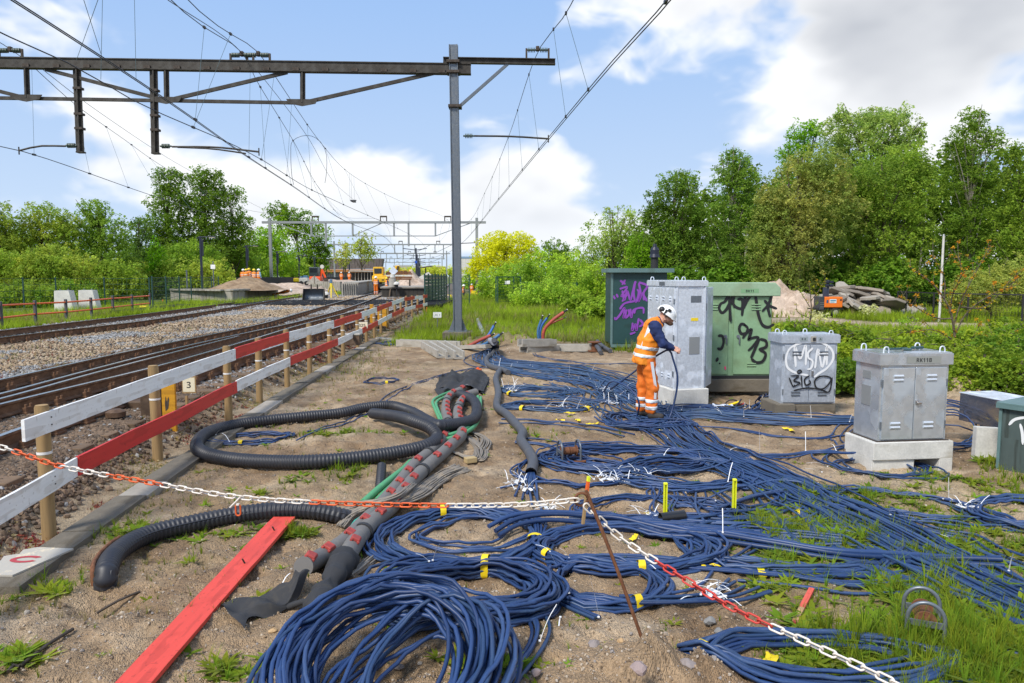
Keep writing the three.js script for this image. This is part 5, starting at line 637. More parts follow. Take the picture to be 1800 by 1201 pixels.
  { const p = D(521, 500, 95), t = thing('plate_compactor', 'small yellow machine standing beside a lamp post on the platform', 'machine', [p.x, 0.95, p.z]); obj('engine', rbox(0.7, 0.55, 0.6, 0, 0.75, 0, 0.15), M.yellow, t); obj('frame', [rbox(0.6, 0.4, 0.5, 0, 0.3, 0, 0.05)], M.iron, t); const q = D(535, 500, 98), u = thing('compressor', 'white and blue machine parked next to the mini excavator', 'machine', [q.x, 0.95, q.z]); obj('body', rbox(1.2, 0.7, 0.9, 0, 0.7, 0, 0.1), M.concW, u); obj('engine', [rbox(0.6, 0.4, 0.6, 0.2, 1.15, 0, 0.08), rbox(0.3, 0.3, 0.4, -0.3, 1.1, 0.2, 0.05)], std([0.08, 0.18, 0.3], 0.5), u); obj('wheel', [cyl(0.3, 0.3, 0.2, -0.3, 0.3, 0.4, 14, Math.PI / 2), cyl(0.3, 0.3, 0.2, 0.4, 0.3, 0.4, 14, Math.PI / 2)], M.black, u); }
  { const p = D(553, 505, 84), t = thing('gable_panel', 'pale triangular panel standing on the platform wall', 'panel', [p.x, 1.3, p.z]); const s = new THREE.Shape([[-0.95, 0], [0.95, 0], [0.95, 0.1], [0, 0.95], [-0.95, 0.1]].map((q) => new THREE.Vector2(...q))); obj('panel', new THREE.ExtrudeGeometry(s, { depth: 0.06, bevelEnabled: false }), M.conc, t); obj('rib', bar(V3(0, 0, 0.09), V3(0, 0.9, 0.09), 0.06), M.woodG, t); }
  // other workers
  { const p = L(661, 519, 0.35); worker([p.x, 0.35, p.z], 1.6, 'person with white helmet and blue sleeves walking between the rails', { sleeves: PM.navyC, s: 1.02 }); const q = D(680, 504, 66); worker([q.x, 0.3, q.z], 0.5, 'person with yellow helmet and blue sleeves beside the middle platform', { helmet: PM.helmetY, sleeves: PM.navyC }); for (const [px, lab] of [[600, 'person in plain orange standing on the far platform nearest the excavator'], [614, 'person in plain orange standing on the far platform close to the shelter']]) { const r = D(px, 495, 118); worker([r.x, 1.15, r.z], 1.5, lab); } const l = D(497, 519, 63); const w = worker([l.x - 0.9, 0.55, l.z], 0, 'person in orange bending low behind the far rail', {}); w.rotation.z = -1.35; }
  { const p = L(815, 524, 0.05), s = worker([p.x, -0.28, p.z], 0.2, 'person with white helmet crouching beside the green fence panel', { sleeves: std([0.06, 0.05, 0.05], 0.8), legs: std([0.03, 0.03, 0.035], 0.8), s: 0.92 }); const q = L(829, 518, 0); worker([q.x, -0.05, q.z], 1.2, 'person in plain orange bending over a yellow crate', { s: 0.75 }); const r = L(834, 520, 0), c = thing('crate', 'yellow crate standing in the grass beside a crouching person', 'crate', [r.x, 0, r.z]); obj('box', rbox(0.7, 0.5, 0.5, 0, 0.25, 0, 0.03), M.yellow, c); obj('lid', rbox(0.74, 0.06, 0.54, 0, 0.53, 0, 0.02), M.yellow, c); const k = L(790, 524, 0.1), kk = thing('yellow_case', 'yellow case on the stones behind the green fence', 'case', [k.x, 0.1, k.z]); obj('body', rbox(0.4, 0.3, 0.3, 0, 0.15, 0, 0.03), M.yellow, kk); obj('handle', bar(V3(-0.1, 0.33, 0), V3(0.1, 0.33, 0), 0.03), M.black, kk); }
  // station shelter, glazed building, far canopy
  const sh = D(640, 495, 122), st = thing('platform_shelter', 'flat roofed concrete platform shelter with open posts', 'shelter', [sh.x, 1.2, sh.z], 0.25); st.scale.setScalar(0.68); obj('roof', rbox(7.5, 0.35, 4.5, 0.2, 2.75, 0, 0.05, 0, 0, -0.02), M.conc, st); for (let k = 0; k < 7; k++) obj('post', box(0.2, 2.6, 0.25, -2.2 + k * 0.75, 1.3, 1.2), M.concS, st); obj('back_wall', box(6, 2.5, 0.2, 0, 1.25, -1.5), M.glass, st);
  const sb = D(600, 487, 200), sbt = thing('station_building', 'long low brown roofed building with orange eaves behind the platforms', 'building', [sb.x, 0, sb.z], 0.12); { const W = 24; const s = new THREE.Shape([[-W / 2, 4.2], [W / 2 - 0.5, 4.4], [W / 2, 7.0], [-W / 2, 7.0]].map((q) => new THREE.Vector2(...q))); obj('roof', new THREE.ExtrudeGeometry(s, { depth: 8, bevelEnabled: false }), M.roof, sbt); obj('eaves', rbox(W - 0.2, 0.8, 0.6, -0.4, 3.75, 8.2, 0.05), M.rafter, sbt); obj('wall', box(W - 1, 3.4, 6, -0.5, 1.7, 4), std([0.10, 0.095, 0.12], 0.5), sbt); for (let k = 0; k < 11; k++) obj('window', box(1.7, 2.4, 0.06, -W / 2 + 1.6 + k * 2.05, 2.0, 7.06), tm([0.30, 0.28, 0.33], 'streak', 4, 0.3), sbt); }
  const pl = D(732, 503, 92), pa = thing('lamp_post', 'navy lamp post with two outspread arms on the middle platform', 'lamp post', [pl.x, 1.2, pl.z], 0, 'double armed lamp posts'); obj('pole', rbox(0.17, 4.6, 0.17, 0, 2.3, 0, 0.02), M.navy, pa); obj('arm', [bar(V3(0.1, 4.35, 0), V3(1.4, 4.55, 0), 0.16, 0.09), bar(V3(-0.1, 4.35, 0), V3(-1.7, 4.55, 0), 0.16, 0.09)], M.navy, pa);
  [[734, 118], [736, 140], [737, 162], [738, 185], [739, 210]].forEach(([px, Z], i) => { const p = D(px, 500, Z); copy(pa, [p.x, 1.2, p.z], 0, ['second', 'third', 'fourth', 'fifth', 'last'][i] + ' navy double armed lamp post of the row along the platform'); });
  const cn = D(742, 490, 150), ct = thing('platform_canopy', 'grey wing shaped canopy with a dark column on the far platform', 'canopy', [cn.x, 1.2, cn.z]); obj('roof', [place(box(2.2, 0.14, 6, -0.9, 0, 0), 0, 2.9, 0, 0, 0, -0.15), place(box(2.2, 0.14, 6, 0.9, 0, 0), 0, 2.9, 0, 0, 0, 0.15)], M.conc, ct); obj('column', [box(0.2, 2.9, 0.2, -0.5, 1.4, 2), box(0.2, 2.9, 0.2, 0.5, 1.4, -2)], M.navy, ct); obj('blue_panel', box(0.5, 1.6, 0.3, 1.1, 0.9, 2), std([0.03, 0.06, 0.25], 0.4), ct);
  const bl = D(731.5, 461, 92), bs = obj('station_sign', rbox(0.3, 0.34, 0.06, bl.x, bl.y, bl.z + 0.14, 0.02), std([0.02, 0.08, 0.42], 0.4)); tag(bs, 'small blue sign on the double armed lamp post', 'sign'); { const q = D(566, 469, 108), c = obj('station_clock', place(new THREE.CylinderGeometry(0.3, 0.3, 0.14, 18), q.x, q.y, q.z, Math.PI / 2, 0, 0.2), M.concW); tag(c, 'round white clock with a blue edge above the mini excavator', 'clock'); }
  const con = D(738, 490, 80), co = thing('traffic_cone', 'red traffic cone behind the sand on the middle platform', 'cone', [con.x, 1.3, con.z]); obj('cone', cyl(0.16, 0.04, 0.6, 0, 0.35, 0, 14), std([0.8, 0.06, 0.03], 0.5), co); obj('foot', box(0.42, 0.05, 0.42, 0, 0.03, 0), std([0.7, 0.06, 0.03], 0.5), co);
  const far = D(735, 480, 420), fb = thing('apartment_block', 'very distant low brown city blocks at the end of the line', 'building', [far.x, 0, far.z]); for (const [x, w, h, m] of [[-9, 10, 8.8, M.conc], [2, 9, 7.6, M.slab], [11, 10, 8.2, tm([0.3, 0.16, 0.14], 'streak', 6, 0.9)]]) obj('block', box(w, h, 8, x, h / 2, 0), m, fb); { const p = D(822, 482, 330), b = thing('tower_block', 'pale distant building showing above the shrubs near the yellow tree', 'building', [p.x, 0, p.z]); obj('wall', box(6, 10.5, 6, 0, 5.25, 0), M.concW, b); obj('roof', box(6.2, 0.9, 6.2, 0, 10.95, 0), std([0.2, 0.3, 0.42], 0.5), b); }
}
// ================================================================ cabinets
function strokes(lines, map, w, mat, name, parent, lift = 0.004) { // spray paint: flat ribbons on a face; map takes picture points to the face's own x, y, z
  const gs = []; for (const ln of lines) { const P = path(ln.map(([x, y]) => map(x, y)), 0.015); const A = [], B = []; for (let i = 0; i < P.length; i++) { const d = P[Math.min(i + 1, P.length - 1)].clone().sub(P[Math.max(0, i - 1)]).normalize(); const n = map.n, s = V3().crossVectors(n, d).normalize(), e = Math.min(1, 0.45 + Math.min(i, P.length - 1 - i) * 0.3), ww = w * e * (0.85 + 0.3 * n2(i * 0.13, ln[0][0], 4)); A.push(P[i].clone().addScaledVector(s, ww / 2).addScaledVector(n, lift)); B.push(P[i].clone().addScaledVector(s, -ww / 2).addScaledVector(n, lift)); } gs.push(quadStrip(A, B)); lift += 0.0007; }
  return obj(name, gs, mat, parent);
}
const sprayB = std([0.012, 0.012, 0.014], 0.5), sprayW = std([0.72, 0.73, 0.74], 0.6), sprayP = std([0.24, 0.055, 0.40], 0.55);
const stencil = (txt, w, h, bg, fs, gap) => canvasMat(w, h, (x) => { x.fillStyle = bg; x.fillRect(0, 0, w, h); x.fillStyle = '#15181a'; x.font = `bold ${fs}px sans-serif`; x.textAlign = 'center'; x.textBaseline = 'middle'; x.fillText(txt, w / 2, h / 2 + 2); }, 0.5);
const louvre = (parent, x, y, z, w, mat, n = 2, ry = 0) => { const g = []; for (let k = 0; k < n; k++) { const q = new THREE.CylinderGeometry(0.014, 0.014, w, 8, 1); g.push(place(q, 0, -k * 0.045, 0, 0, 0, Math.PI / 2)); } const f = fuse(g); place(f, 0, 0, 0, 0, ry); f.translate(x, y, z); return obj('louvre', f, mat, parent); };
const eye = (parent, x, y, z, mat = M.galv) => obj('lifting_eye', [tubeP(path([V3(x - 0.028, y - 0.02, z), V3(x - 0.028, y + 0.03, z), V3(x - 0.02, y + 0.052, z), V3(x, y + 0.06, z), V3(x + 0.02, y + 0.052, z), V3(x + 0.028, y + 0.03, z), V3(x + 0.028, y - 0.02, z)], 0.012), 0.0075, 7)], mat, parent);
function cabinet(name, label, pos, ry, W, H, Dp, y0, cap, mat, doorMat, { doors = 2, capOver = 0.03 } = {}) { // front face is at local z = 0, body runs back to -Dp
  const t = thing(name, label, 'cabinet', pos, ry); obj('body', box(W, H - cap, Dp, 0, y0 + (H - cap) / 2, -Dp / 2), mat, t);
  obj('roof', [box(W + capOver * 2, cap, Dp + capOver * 2, 0, y0 + H - cap / 2, -Dp / 2), box(W + capOver * 2 - 0.02, 0.012, Dp + capOver * 2 - 0.02, 0, y0 + H + 0.006, -Dp / 2)], mat, t);
  const dw = (W - 0.05) / doors; for (let k = 0; k < doors; k++) { const x = -W / 2 + 0.025 + dw * (k + 0.5); const d = obj('door', rbox(dw - 0.008, H - cap - 0.05, 0.02, x, y0 + (H - cap) / 2 - 0.005, 0.008, 0.006), doorMat, t); for (const yy of [y0 + 0.18, y0 + H - cap - 0.2]) obj('hinge', cyl(0.009, 0.009, 0.08, k ? x + dw / 2 + 0.004 : x - dw / 2 - 0.004, yy, 0.014, 8), M.galvP, d); }
  return t;
}
{ // ---- RK11B
  const px = L(1608, 823, 0), t = cabinet('junction_cabinet', 'low shiny galvanised cabinet stencilled RK11B on a new concrete base', [4.385, 0, -7.68], 0.12, 0.80, 0.96, 0.44, 0.31, 0.12, M.galv2, M.galv2);
  obj('concrete_base', [rbox(0.94, 0.20, 0.55, 0, 0.208, -0.22, 0.012), rbox(0.16, 0.30, 0.55, 0.39, -0.03, -0.22, 0.012), rbox(0.5, 0.30, 0.5, -0.22, -0.03, -0.22, 0.01)], M.concW, t); obj('base_frame', box(0.85, 0.014, 0.5, 0, 0.311, -0.22), M.iron, t);
  for (const x of [-0.2, 0.19]) { louvre(t, x - 0.0, 1.03, 0.02, 0.11, M.galv); louvre(t, x - 0.015, 0.51, 0.02, 0.11, M.galv); }
  obj('handle', [rbox(0.035, 0.055, 0.02, 0.03, 0.74, 0.028, 0.008), rbox(0.06, 0.03, 0.02, 0.045, 0.735, 0.042, 0.01)], M.railH, t);
  obj('name_plate', plateUV(0.40, 0.075, 0.08, 1.205, 0.034), stencil('RK11B', 256, 48, '#8f918c', 40), t);
  for (const [x, z] of [[-0.33, -0.02], [0.33, -0.02], [-0.33, -0.42], [0.33, -0.42]]) eye(t, x, 1.285, z);
  obj('side_plate', [box(0.006, 0.085, 0.14, -0.404, 1.02, -0.23), box(0.006, 0.22, 0.16, -0.404, 0.79, -0.23)], M.plate, t);
  const junk = thing('tool_clutter', 'dark tools and wire scraps lying on the roof of cabinet RK11B', 'tools', [4.385, 1.286, -7.9], 0.12); obj('pliers', [tube([V3(-0.22, 0.015, 0), V3(-0.1, 0.02, 0.03), V3(0.02, 0.02, 0.0)], 0.012), tube([V3(-0.24, 0.015, 0.05), V3(-0.1, 0.02, 0.0), V3(0.0, 0.025, 0.05)], 0.01)], M.cabDark, junk); obj('strap', [rbox(0.16, 0.03, 0.05, 0.2, 0.02, -0.06, 0.01, 0, 0.3), rbox(0.1, 0.025, 0.04, -0.02, 0.015, 0.06, 0.008, 0, -0.5)], M.cabDark, junk); obj('wire', tube([V3(-0.1, 0.01, 0.1), V3(0.0, 0.012, 0.02), V3(0.05, 0.01, 0.08), V3(0.13, 0.012, 0.0)], 0.006), M.greyCable, junk);
}
{ // ---- RK11A with graffiti
  const p = L(1427, 728, 0), t = cabinet('junction_cabinet', 'low galvanised cabinet covered in white and black graffiti on an old base', [4.40, 0, -10.45], 0.035, 0.82, 1.02, 0.45, 0.225, 0.115, M.galv3, M.galv3);
  obj('concrete_base', [rbox(0.3, 0.34, 0.6, -0.36, 0.06, -0.22, 0.02), rbox(0.84, 0.14, 0.5, 0.0, 0.14, -0.23, 0.02)], M.concD, t);
  for (const x of [-0.2, 0.2]) { louvre(t, x, 1.0, 0.02, 0.13, M.galvP); louvre(t, x, 0.40, 0.02, 0.13, M.galvP); }
  for (const [x, z] of [[-0.36, -0.06], [0.33, -0.04], [-0.33, -0.40], [0.1, -0.40]]) eye(t, x, 1.25, z);
  obj('lettering', plateUV(0.12, 0.06, -0.11, 1.19, 0.034), stencil('R K', 96, 48, '#8d979b', 38), t); obj('lettering', plateUV(0.06, 0.06, 0.14, 1.19, 0.034), stencil('A', 48, 48, '#8d979b', 38), t);
  obj('lock_plate', [rbox(0.075, 0.085, 0.02, 0.035, 1.19, 0.035, 0.004)], M.conc, t); obj('lock', rbox(0.04, 0.045, 0.02, 0.04, 1.19, 0.046, 0.004), M.black, t); obj('handle', rbox(0.03, 0.09, 0.025, 0.04, 0.68, 0.03, 0.01), M.railH, t);
  const sx = 0.80 / (518 - 195), sy = 0.905 / (755 - 400), f = (x, y) => V3((x - 357) * sx, 0.225 + (755 - y) * sy, 0.02); f.n = V3(0, 0, 1);
  strokes([[[350, 588], [270, 572], [222, 540], [212, 482], [232, 432], [292, 400], [362, 386], [432, 402], [486, 440], [496, 492], [462, 545], [412, 578], [385, 600]], [[272, 540], [262, 420], [296, 490], [326, 412], [332, 530]], [[372, 428], [344, 455], [346, 485], [372, 505], [362, 548], [340, 552]], [[388, 548], [402, 436], [432, 540], [456, 418], [458, 530]], [[402, 470], [450, 460]]], f, 0.032, sprayW, 'graffiti_white', t);
  strokes([[[232, 600], [262, 655], [268, 640]], [[240, 590], [290, 592], [262, 618], [300, 632], [258, 655]], [[306, 590], [312, 655]], [[278, 568], [296, 556], [306, 566], [290, 576], [278, 568]], [[356, 588], [326, 612], [336, 645], [362, 632], [352, 612]], [[420, 590], [388, 620], [402, 662], [446, 664], [486, 606], [440, 592], [404, 600]], [[262, 676], [340, 662], [430, 672], [474, 686], [494, 600]]], f, 0.022, sprayB, 'graffiti_black', t, 0.012);
  const s2 = (x, y) => V3(-0.4, 0.225 + (745 - y) * 0.00253, -0.45 + (x - 118) * 0.0056); s2.n = V3(-1, 0, 0);
  strokes([[[134, 404], [148, 455], [166, 402]], [[168, 474], [142, 505], [166, 535], [150, 572], [138, 560]], [[140, 722], [138, 628], [154, 672], [168, 622], [166, 726]], [[150, 420], [152, 414]]], s2, 0.045, sprayW, 'graffiti_side', t);
  obj('side_plate', box(0.006, 0.11, 0.1, -0.404, 0.88, -0.16), M.plate, t);
}
{ // ---- tall grey cabinet with the open door
  const t = thing('tall_cabinet', 'tall pale galvanised cabinet with an open side door on a white base', 'cabinet', [2.685, 0, -11.67], 0.257);
  const W = 0.55, Dp = 1.02, y0 = 0.247, y1 = 1.95;
  obj('body', box(W, y1 - y0, Dp, W / 2, (y0 + y1) / 2, -Dp / 2), M.galv, t); obj('roof', [box(W + 0.05, 0.085, Dp + 0.05, W / 2, y1 + 0.042, -Dp / 2), box(W + 0.03, 0.012, Dp + 0.03, W / 2, y1 + 0.09, -Dp / 2)], M.galv, t);
  obj('concrete_base', rbox(W + 0.12, 0.46, Dp + 0.14, W / 2, 0.015, -Dp / 2, 0.015), M.concW, t);
  obj('corner_trim', [box(0.03, y1 - y0, 0.012, 0.017, (y0 + y1) / 2, 0.007), box(0.03, y1 - y0, 0.012, W - 0.017, (y0 + y1) / 2, 0.007)], M.galv, t);
  for (const z of [-0.27, -0.76]) { const d = obj('door', rbox(0.02, y1 - y0 - 0.05, 0.485, -0.008, (y0 + y1) / 2, z, 0.006), M.galv, t); for (const dz of [-0.12, 0.12]) { louvre(d, -0.02, 1.76, z + dz, 0.07, M.galv, 2, Math.PI / 2); louvre(d, -0.02, 0.47, z + dz, 0.07, M.galv, 2, Math.PI / 2); } for (const yy of [0.5, 1.1, 1.7]) obj('hinge', cyl(0.01, 0.01, 0.09, -0.02, yy, z > -0.5 ? -0.02 : -1.0, 8), M.galvP, d); }
  obj('handle', [rbox(0.02, 0.14, 0.03, -0.03, 1.1, -0.44, 0.006), rbox(0.02, 0.03, 0.13, -0.045, 1.12, -0.44, 0.006)], M.railH, t);
  obj('sticker', box(0.13, 0.05, 0.003, 0.35, 1.40, 0.003), M.yellow, t); obj('vent_plate', [box(0.19, 0.285, 0.006, 0.355, 0.965, 0.004)], M.plate, t); obj('name_plate', box(0.19, 0.11, 0.004, 0.37, 1.735, 0.003), M.galvP, t); obj('roof_plate', box(0.004, 0.06, 0.2, -0.03, y1 + 0.04, -0.45), M.galvP, t);
  for (const [x, z] of [[0.02, -0.98], [0.02, -0.08], [0.12, -0.03], [0.50, -0.04]]) eye(t, x + 0.03, y1 + 0.09, z);
  const od = obj('open_door', rbox(0.5, y1 - y0 - 0.02, 0.03, 0, 0, 0, 0.008).rotateY(0.85).translate(W + 0.2, (y0 + y1) / 2 - 0.01, -0.23), M.galv, t); for (const yy of [0.55, 1.6]) obj('hinge', cyl(0.016, 0.016, 0.12, W + 0.02, yy, -0.03, 8), M.galvP, od);
}
{ // ---- green cabinet
  const t = thing('green_cabinet', 'wide light green cabinet with black graffiti standing over a pit', 'cabinet', [3.72, 0, -12.72], 0.0);
  const W = 1.86, y0 = 0.33, H = 1.44, Dp = 0.62; obj('body', box(W, H, Dp, 0, y0 + H / 2, -Dp / 2), M.cabGreen, t);
  const rs = new THREE.Shape([[-W / 2 - 0.04, 0], [W / 2 + 0.11, 0], [W / 2 + 0.11, 0.13], [W / 2 + 0.02, 0.22], [-W / 2 - 0.04, 0.22]].map((q) => new THREE.Vector2(...q))); obj('roof', place(new THREE.ExtrudeGeometry(rs, { depth: Dp + 0.14, bevelEnabled: true, bevelSize: 0.01, bevelThickness: 0.01, bevelSegments: 1 }), 0, y0 + H, -Dp - 0.07), tm([0.32, 0.46, 0.30], 'cloth', 2, 0.5), t);
  obj('lettering', plateUV(0.32, 0.075, 0.50, y0 + H + 0.085, 0.083), stencil('BK11', 128, 32, '#79a077', 26), t);
  const ds = [[-0.92, -0.54], [-0.52, 0.16], [0.25, 0.92]]; for (const [a, b] of ds) { const d = obj('door', rbox(b - a - 0.01, H - 0.05, 0.024, (a + b) / 2, y0 + H / 2, 0.012, 0.006), M.cabGreen, t); louvre(d, (a + b) / 2 + 0.05, y0 + H - 0.16, 0.026, 0.16, M.cabGreen, 3); louvre(d, (a + b) / 2, y0 + 0.22, 0.026, 0.16, M.cabGreen, 2); }
  for (const x of [0.10, 0.33]) obj('handle', [cyl(0.03, 0.03, 0.02, x, 1.04, 0.035, 12, Math.PI / 2), rbox(0.025, 0.14, 0.02, x + 0.02, 0.97, 0.045, 0.008)], M.galvP, t);
  obj('plinth', [rbox(W + 0.1, 0.06, Dp, 0, y0 - 0.03, -Dp / 2 + 0.01, 0.005)], M.black, t); obj('concrete_beam', rbox(W + 0.2, 0.24, 0.3, 0.02, 0.15, -0.1, 0.02), M.concD, t); obj('concrete_base', rbox(W, 0.35, 0.25, 0, -0.05, -0.6, 0.02), M.concD, t);
  const s = 12.75 / 1250 / 3.875 * 1.003, f = (x, y) => V3((x / 3.875 + 1040 - 900) / 1250 * 12.7 - 3.72, 2.1 - (430 + y / 3.875 - 487) / 1250 * 12.7, 0.026); f.n = V3(0, 0, 1);
  strokes([[[872, 348], [900, 330], [922, 345], [905, 388], [878, 402], [868, 435], [888, 464], [918, 440], [938, 398], [985, 320]], [[930, 330], [938, 420], [948, 524]], [[985, 325], [958, 378], [975, 420], [1022, 434], [1020, 372], [990, 372]], [[1052, 328], [1032, 410], [1024, 486]], [[1028, 440], [1062, 372], [1106, 324], [1118, 380], [1136, 476], [1168, 548], [1205, 562], [1248, 540]], [[1226, 345], [1200, 420], [1216, 494]], [[1172, 378], [1210, 415], [1262, 438]], [[1160, 456], [1198, 410], [1226, 345]]], f, 0.05, sprayB, 'graffiti', t);
  strokes([[[1052, 548], [1022, 540], [1008, 570], [1024, 606], [1056, 600], [1064, 566], [1042, 545]], [[1032, 640], [1060, 600], [1092, 575], [1074, 650], [1086, 640], [1140, 632], [1098, 700], [1072, 724]], [[1148, 640], [1112, 730], [1094, 776]], [[1150, 642], [1192, 656], [1196, 694], [1144, 716]], [[1150, 716], [1192, 742], [1174, 796], [1130, 804], [1096, 778]]], f, 0.048, sprayB, 'graffiti', t, 0.008); strokes([[[864, 622], [892, 622], [904, 662], [886, 712], [862, 706]], [[868, 770], [858, 800]], [[878, 806], [884, 816]]], f, 0.05, sprayB, 'graffiti', t, 0.006); strokes([[[918, 830], [922, 856]]], f, 0.03, std([0.8, 0.05, 0.2], 0.6), 'pink_mark', t, 0.008);
}
{ // ---- dark green shed
  const t = thing('green_shed', 'dark green equipment shed with purple graffiti and a ribbed flue', 'shed', [3.72, 0, -20.8], 0.04); const W = 1.6, H = 2.18;
  obj('front_panel', box(W, H - 0.1, 0.04, 0, H / 2 + 0.1, 0), M.cabDark, t); obj('side_panel', box(0.04, H - 0.1, 1.0, -W / 2 - 0.0, H / 2 + 0.1, -0.52), M.cabDark, t); obj('body', box(W - 0.04, H - 0.12, 0.96, 0.02, H / 2 + 0.1, -0.52), M.cabDark, t); obj('corner_post', box(0.06, H - 0.05, 0.06, -W / 2 - 0.01, H / 2 + 0.08, 0.01), M.cabTeal, t); obj('base_trim', box(W + 0.05, 0.09, 0.07, 0, 0.09, 0.01), M.cabTeal, t);
  obj('roof', [box(W + 0.3, 0.12, 1.35, 0.02, H + 0.11, -0.5)], M.cabTeal, t);
  const fl = obj('flue', [cyl(0.11, 0.105, 0.36, 0.55, H + 0.33, -0.5, 16)], M.black, t); obj('cowl', [cyl(0.16, 0.13, 0.1, 0.55, H + 0.55, -0.5, 16), cyl(0.13, 0.13, 0.14, 0.55, H + 0.65, -0.5, 16), cyl(0.13, 0.09, 0.08, 0.55, H + 0.76, -0.5, 16), cyl(0.07, 0.05, 0.12, 0.55, H + 0.84, -0.5, 12)], M.navy, fl);
  const k = 20.8 / 1250 / 3.875, f = (x, y) => V3((x - 318) * k - 0.03, 2.1 - (430 + y / 3.875 - 487) / 1250 * 20.8, 0.022); f.n = V3(0, 0, 1);
  strokes([[[190, 244], [228, 270]], [[226, 240], [204, 274]], [[146, 346], [158, 372]], [[166, 336], [178, 360]], [[188, 302], [238, 290], [214, 330], [200, 352], [236, 340], [206, 388]], [[206, 312], [222, 376], [240, 316], [262, 376], [282, 300], [296, 248]], [[296, 248], [284, 330], [300, 390], [318, 320], [306, 304]], [[318, 262], [330, 330], [318, 390], [345, 330], [356, 380]], [[318, 256], [376, 282], [352, 330], [376, 386]], [[190, 440], [220, 402], [290, 384]], [[156, 492], [162, 508], [190, 480], [222, 430], [216, 500], [226, 468]], [[236, 440], [232, 496], [256, 470], [248, 440]], [[262, 436], [270, 496], [286, 446], [350, 432], [354, 470]], [[290, 470], [300, 430]], [[280, 530], [278, 584], [300, 540], [306, 584], [322, 500]], [[262, 610], [300, 596]], [[330, 510], [350, 540], [324, 560]]], f, 0.06, sprayP, 'graffiti', t);
}
{ // ---- stainless box on a post, and the weathered cabinet beside it
  const t = thing('steel_box', 'long brushed stainless steel box on black legs beside the brambles', 'box', [5.67, 0, -8.9], -1.37);   // local x runs along the visible face
  obj('body', rbox(1.3, 0.345, 0.5, 0.65, 0.465, -0.25, 0.006), M.stainless, t); obj('cover', rbox(1.32, 0.012, 0.52, 0.65, 0.645, -0.25, 0.004), M.galv, t); obj('frame', rbox(0.6, 0.07, 0.4, 0.66, 0.255, -0.25, 0.005), M.black, t); for (const x of [0.42, 1.0]) obj('leg', rbox(0.05, 0.5, 0.05, x, 0.0, -0.1, 0.005), M.black, t);
  const c = L(1742, 812, 0), cs = thing('concrete_slab', 'pale upright concrete slab leaning under the steel box', 'concrete slab', [c.x, 0, c.z - 0.1], -0.15); obj('slab', rbox(0.26, 0.42, 0.1, 0, 0.17, 0, 0.01, -0.06, 0, -0.04), M.concW, cs);
  const w = thing('weathered_cabinet', 'weathered dark green cabinet with flaking white letters', 'cabinet', [5.36, 0, -7.7], -1.03);
  obj('body', box(0.95, 0.74, 0.6, 0.475, 0.35, -0.3), M.weathered, w); obj('roof', [rbox(1.0, 0.035, 0.7, 0.475, 0.725, -0.3, 0.008), box(1.0, 0.05, 0.02, 0.475, 0.70, 0.04)], M.cabTeal, w); obj('corner_trim', box(0.03, 0.72, 0.02, 0.012, 0.35, 0.012), M.cabTeal, w);
  const f = (x, y) => V3((x - 1462) * 0.0021 * 1.6, 0.70 - (y - 770) * 0.0017, 0.002); f.n = V3(0, 0, 1); strokes([[[1490, 890], [1505, 850], [1545, 822], [1600, 820]], [[1522, 870], [1530, 930], [1533, 1000]], [[1575, 850], [1578, 910], [1572, 940]], [[1552, 940], [1570, 960]], [[1590, 900], [1600, 930], [1590, 960], [1602, 990]], [[1572, 975], [1574, 1020]]], f, 0.028, sprayW, 'flaking_letters', w);
}
{ // ---- tool bag by the pit
  const p = L(1290, 706, 0), t = thing('tool_bag', 'black open tool bag with coloured tools under the green cabinet', 'tool bag', [p.x, hgt(p.x, p.z) + 0.01, p.z], 0.25);
  obj('bag', [rbox(0.42, 0.17, 0.24, 0, 0.09, 0, 0.03)], M.black, t); obj('side_pocket', [rbox(0.38, 0.11, 0.05, 0.01, 0.065, 0.13, 0.02)], std([0.03, 0.03, 0.03], 0.8), t); obj('tool', rod(V3(-0.14, 0.17, 0), V3(0.1, 0.24, 0.02), 0.02), M.yellow, t); obj('tool', rod(V3(0.05, 0.15, -0.05), V3(0.2, 0.2, 0.0), 0.018), M.clip, t); obj('tool', rod(V3(0.0, 0.16, 0.05), V3(0.13, 0.28, 0.02), 0.014), M.navy, t); obj('handle', tube([V3(-0.16, 0.16, -0.06), V3(-0.05, 0.25, -0.08), V3(0.1, 0.24, -0.08), V3(0.17, 0.16, -0.06)], 0.012), M.black, t);
  const q = L(1272, 716, 0), b = thing('plastic_sheet', 'crumpled clear plastic wrap on the soil below the tool bag', 'plastic sheet', [q.x, hgt(q.x, q.z) + 0.01, q.z]); const g = new THREE.PlaneGeometry(0.32, 0.18, 14, 9); g.rotateX(-Math.PI / 2); const a = g.attributes.position; for (let i = 0; i < a.count; i++) a.setY(i, 0.01 + 0.06 * n2(a.getX(i) * 22, a.getZ(i) * 22, 9)); g.computeVertexNormals(); obj('sheet', g, std([0.55, 0.58, 0.66], 0.25), b);
}
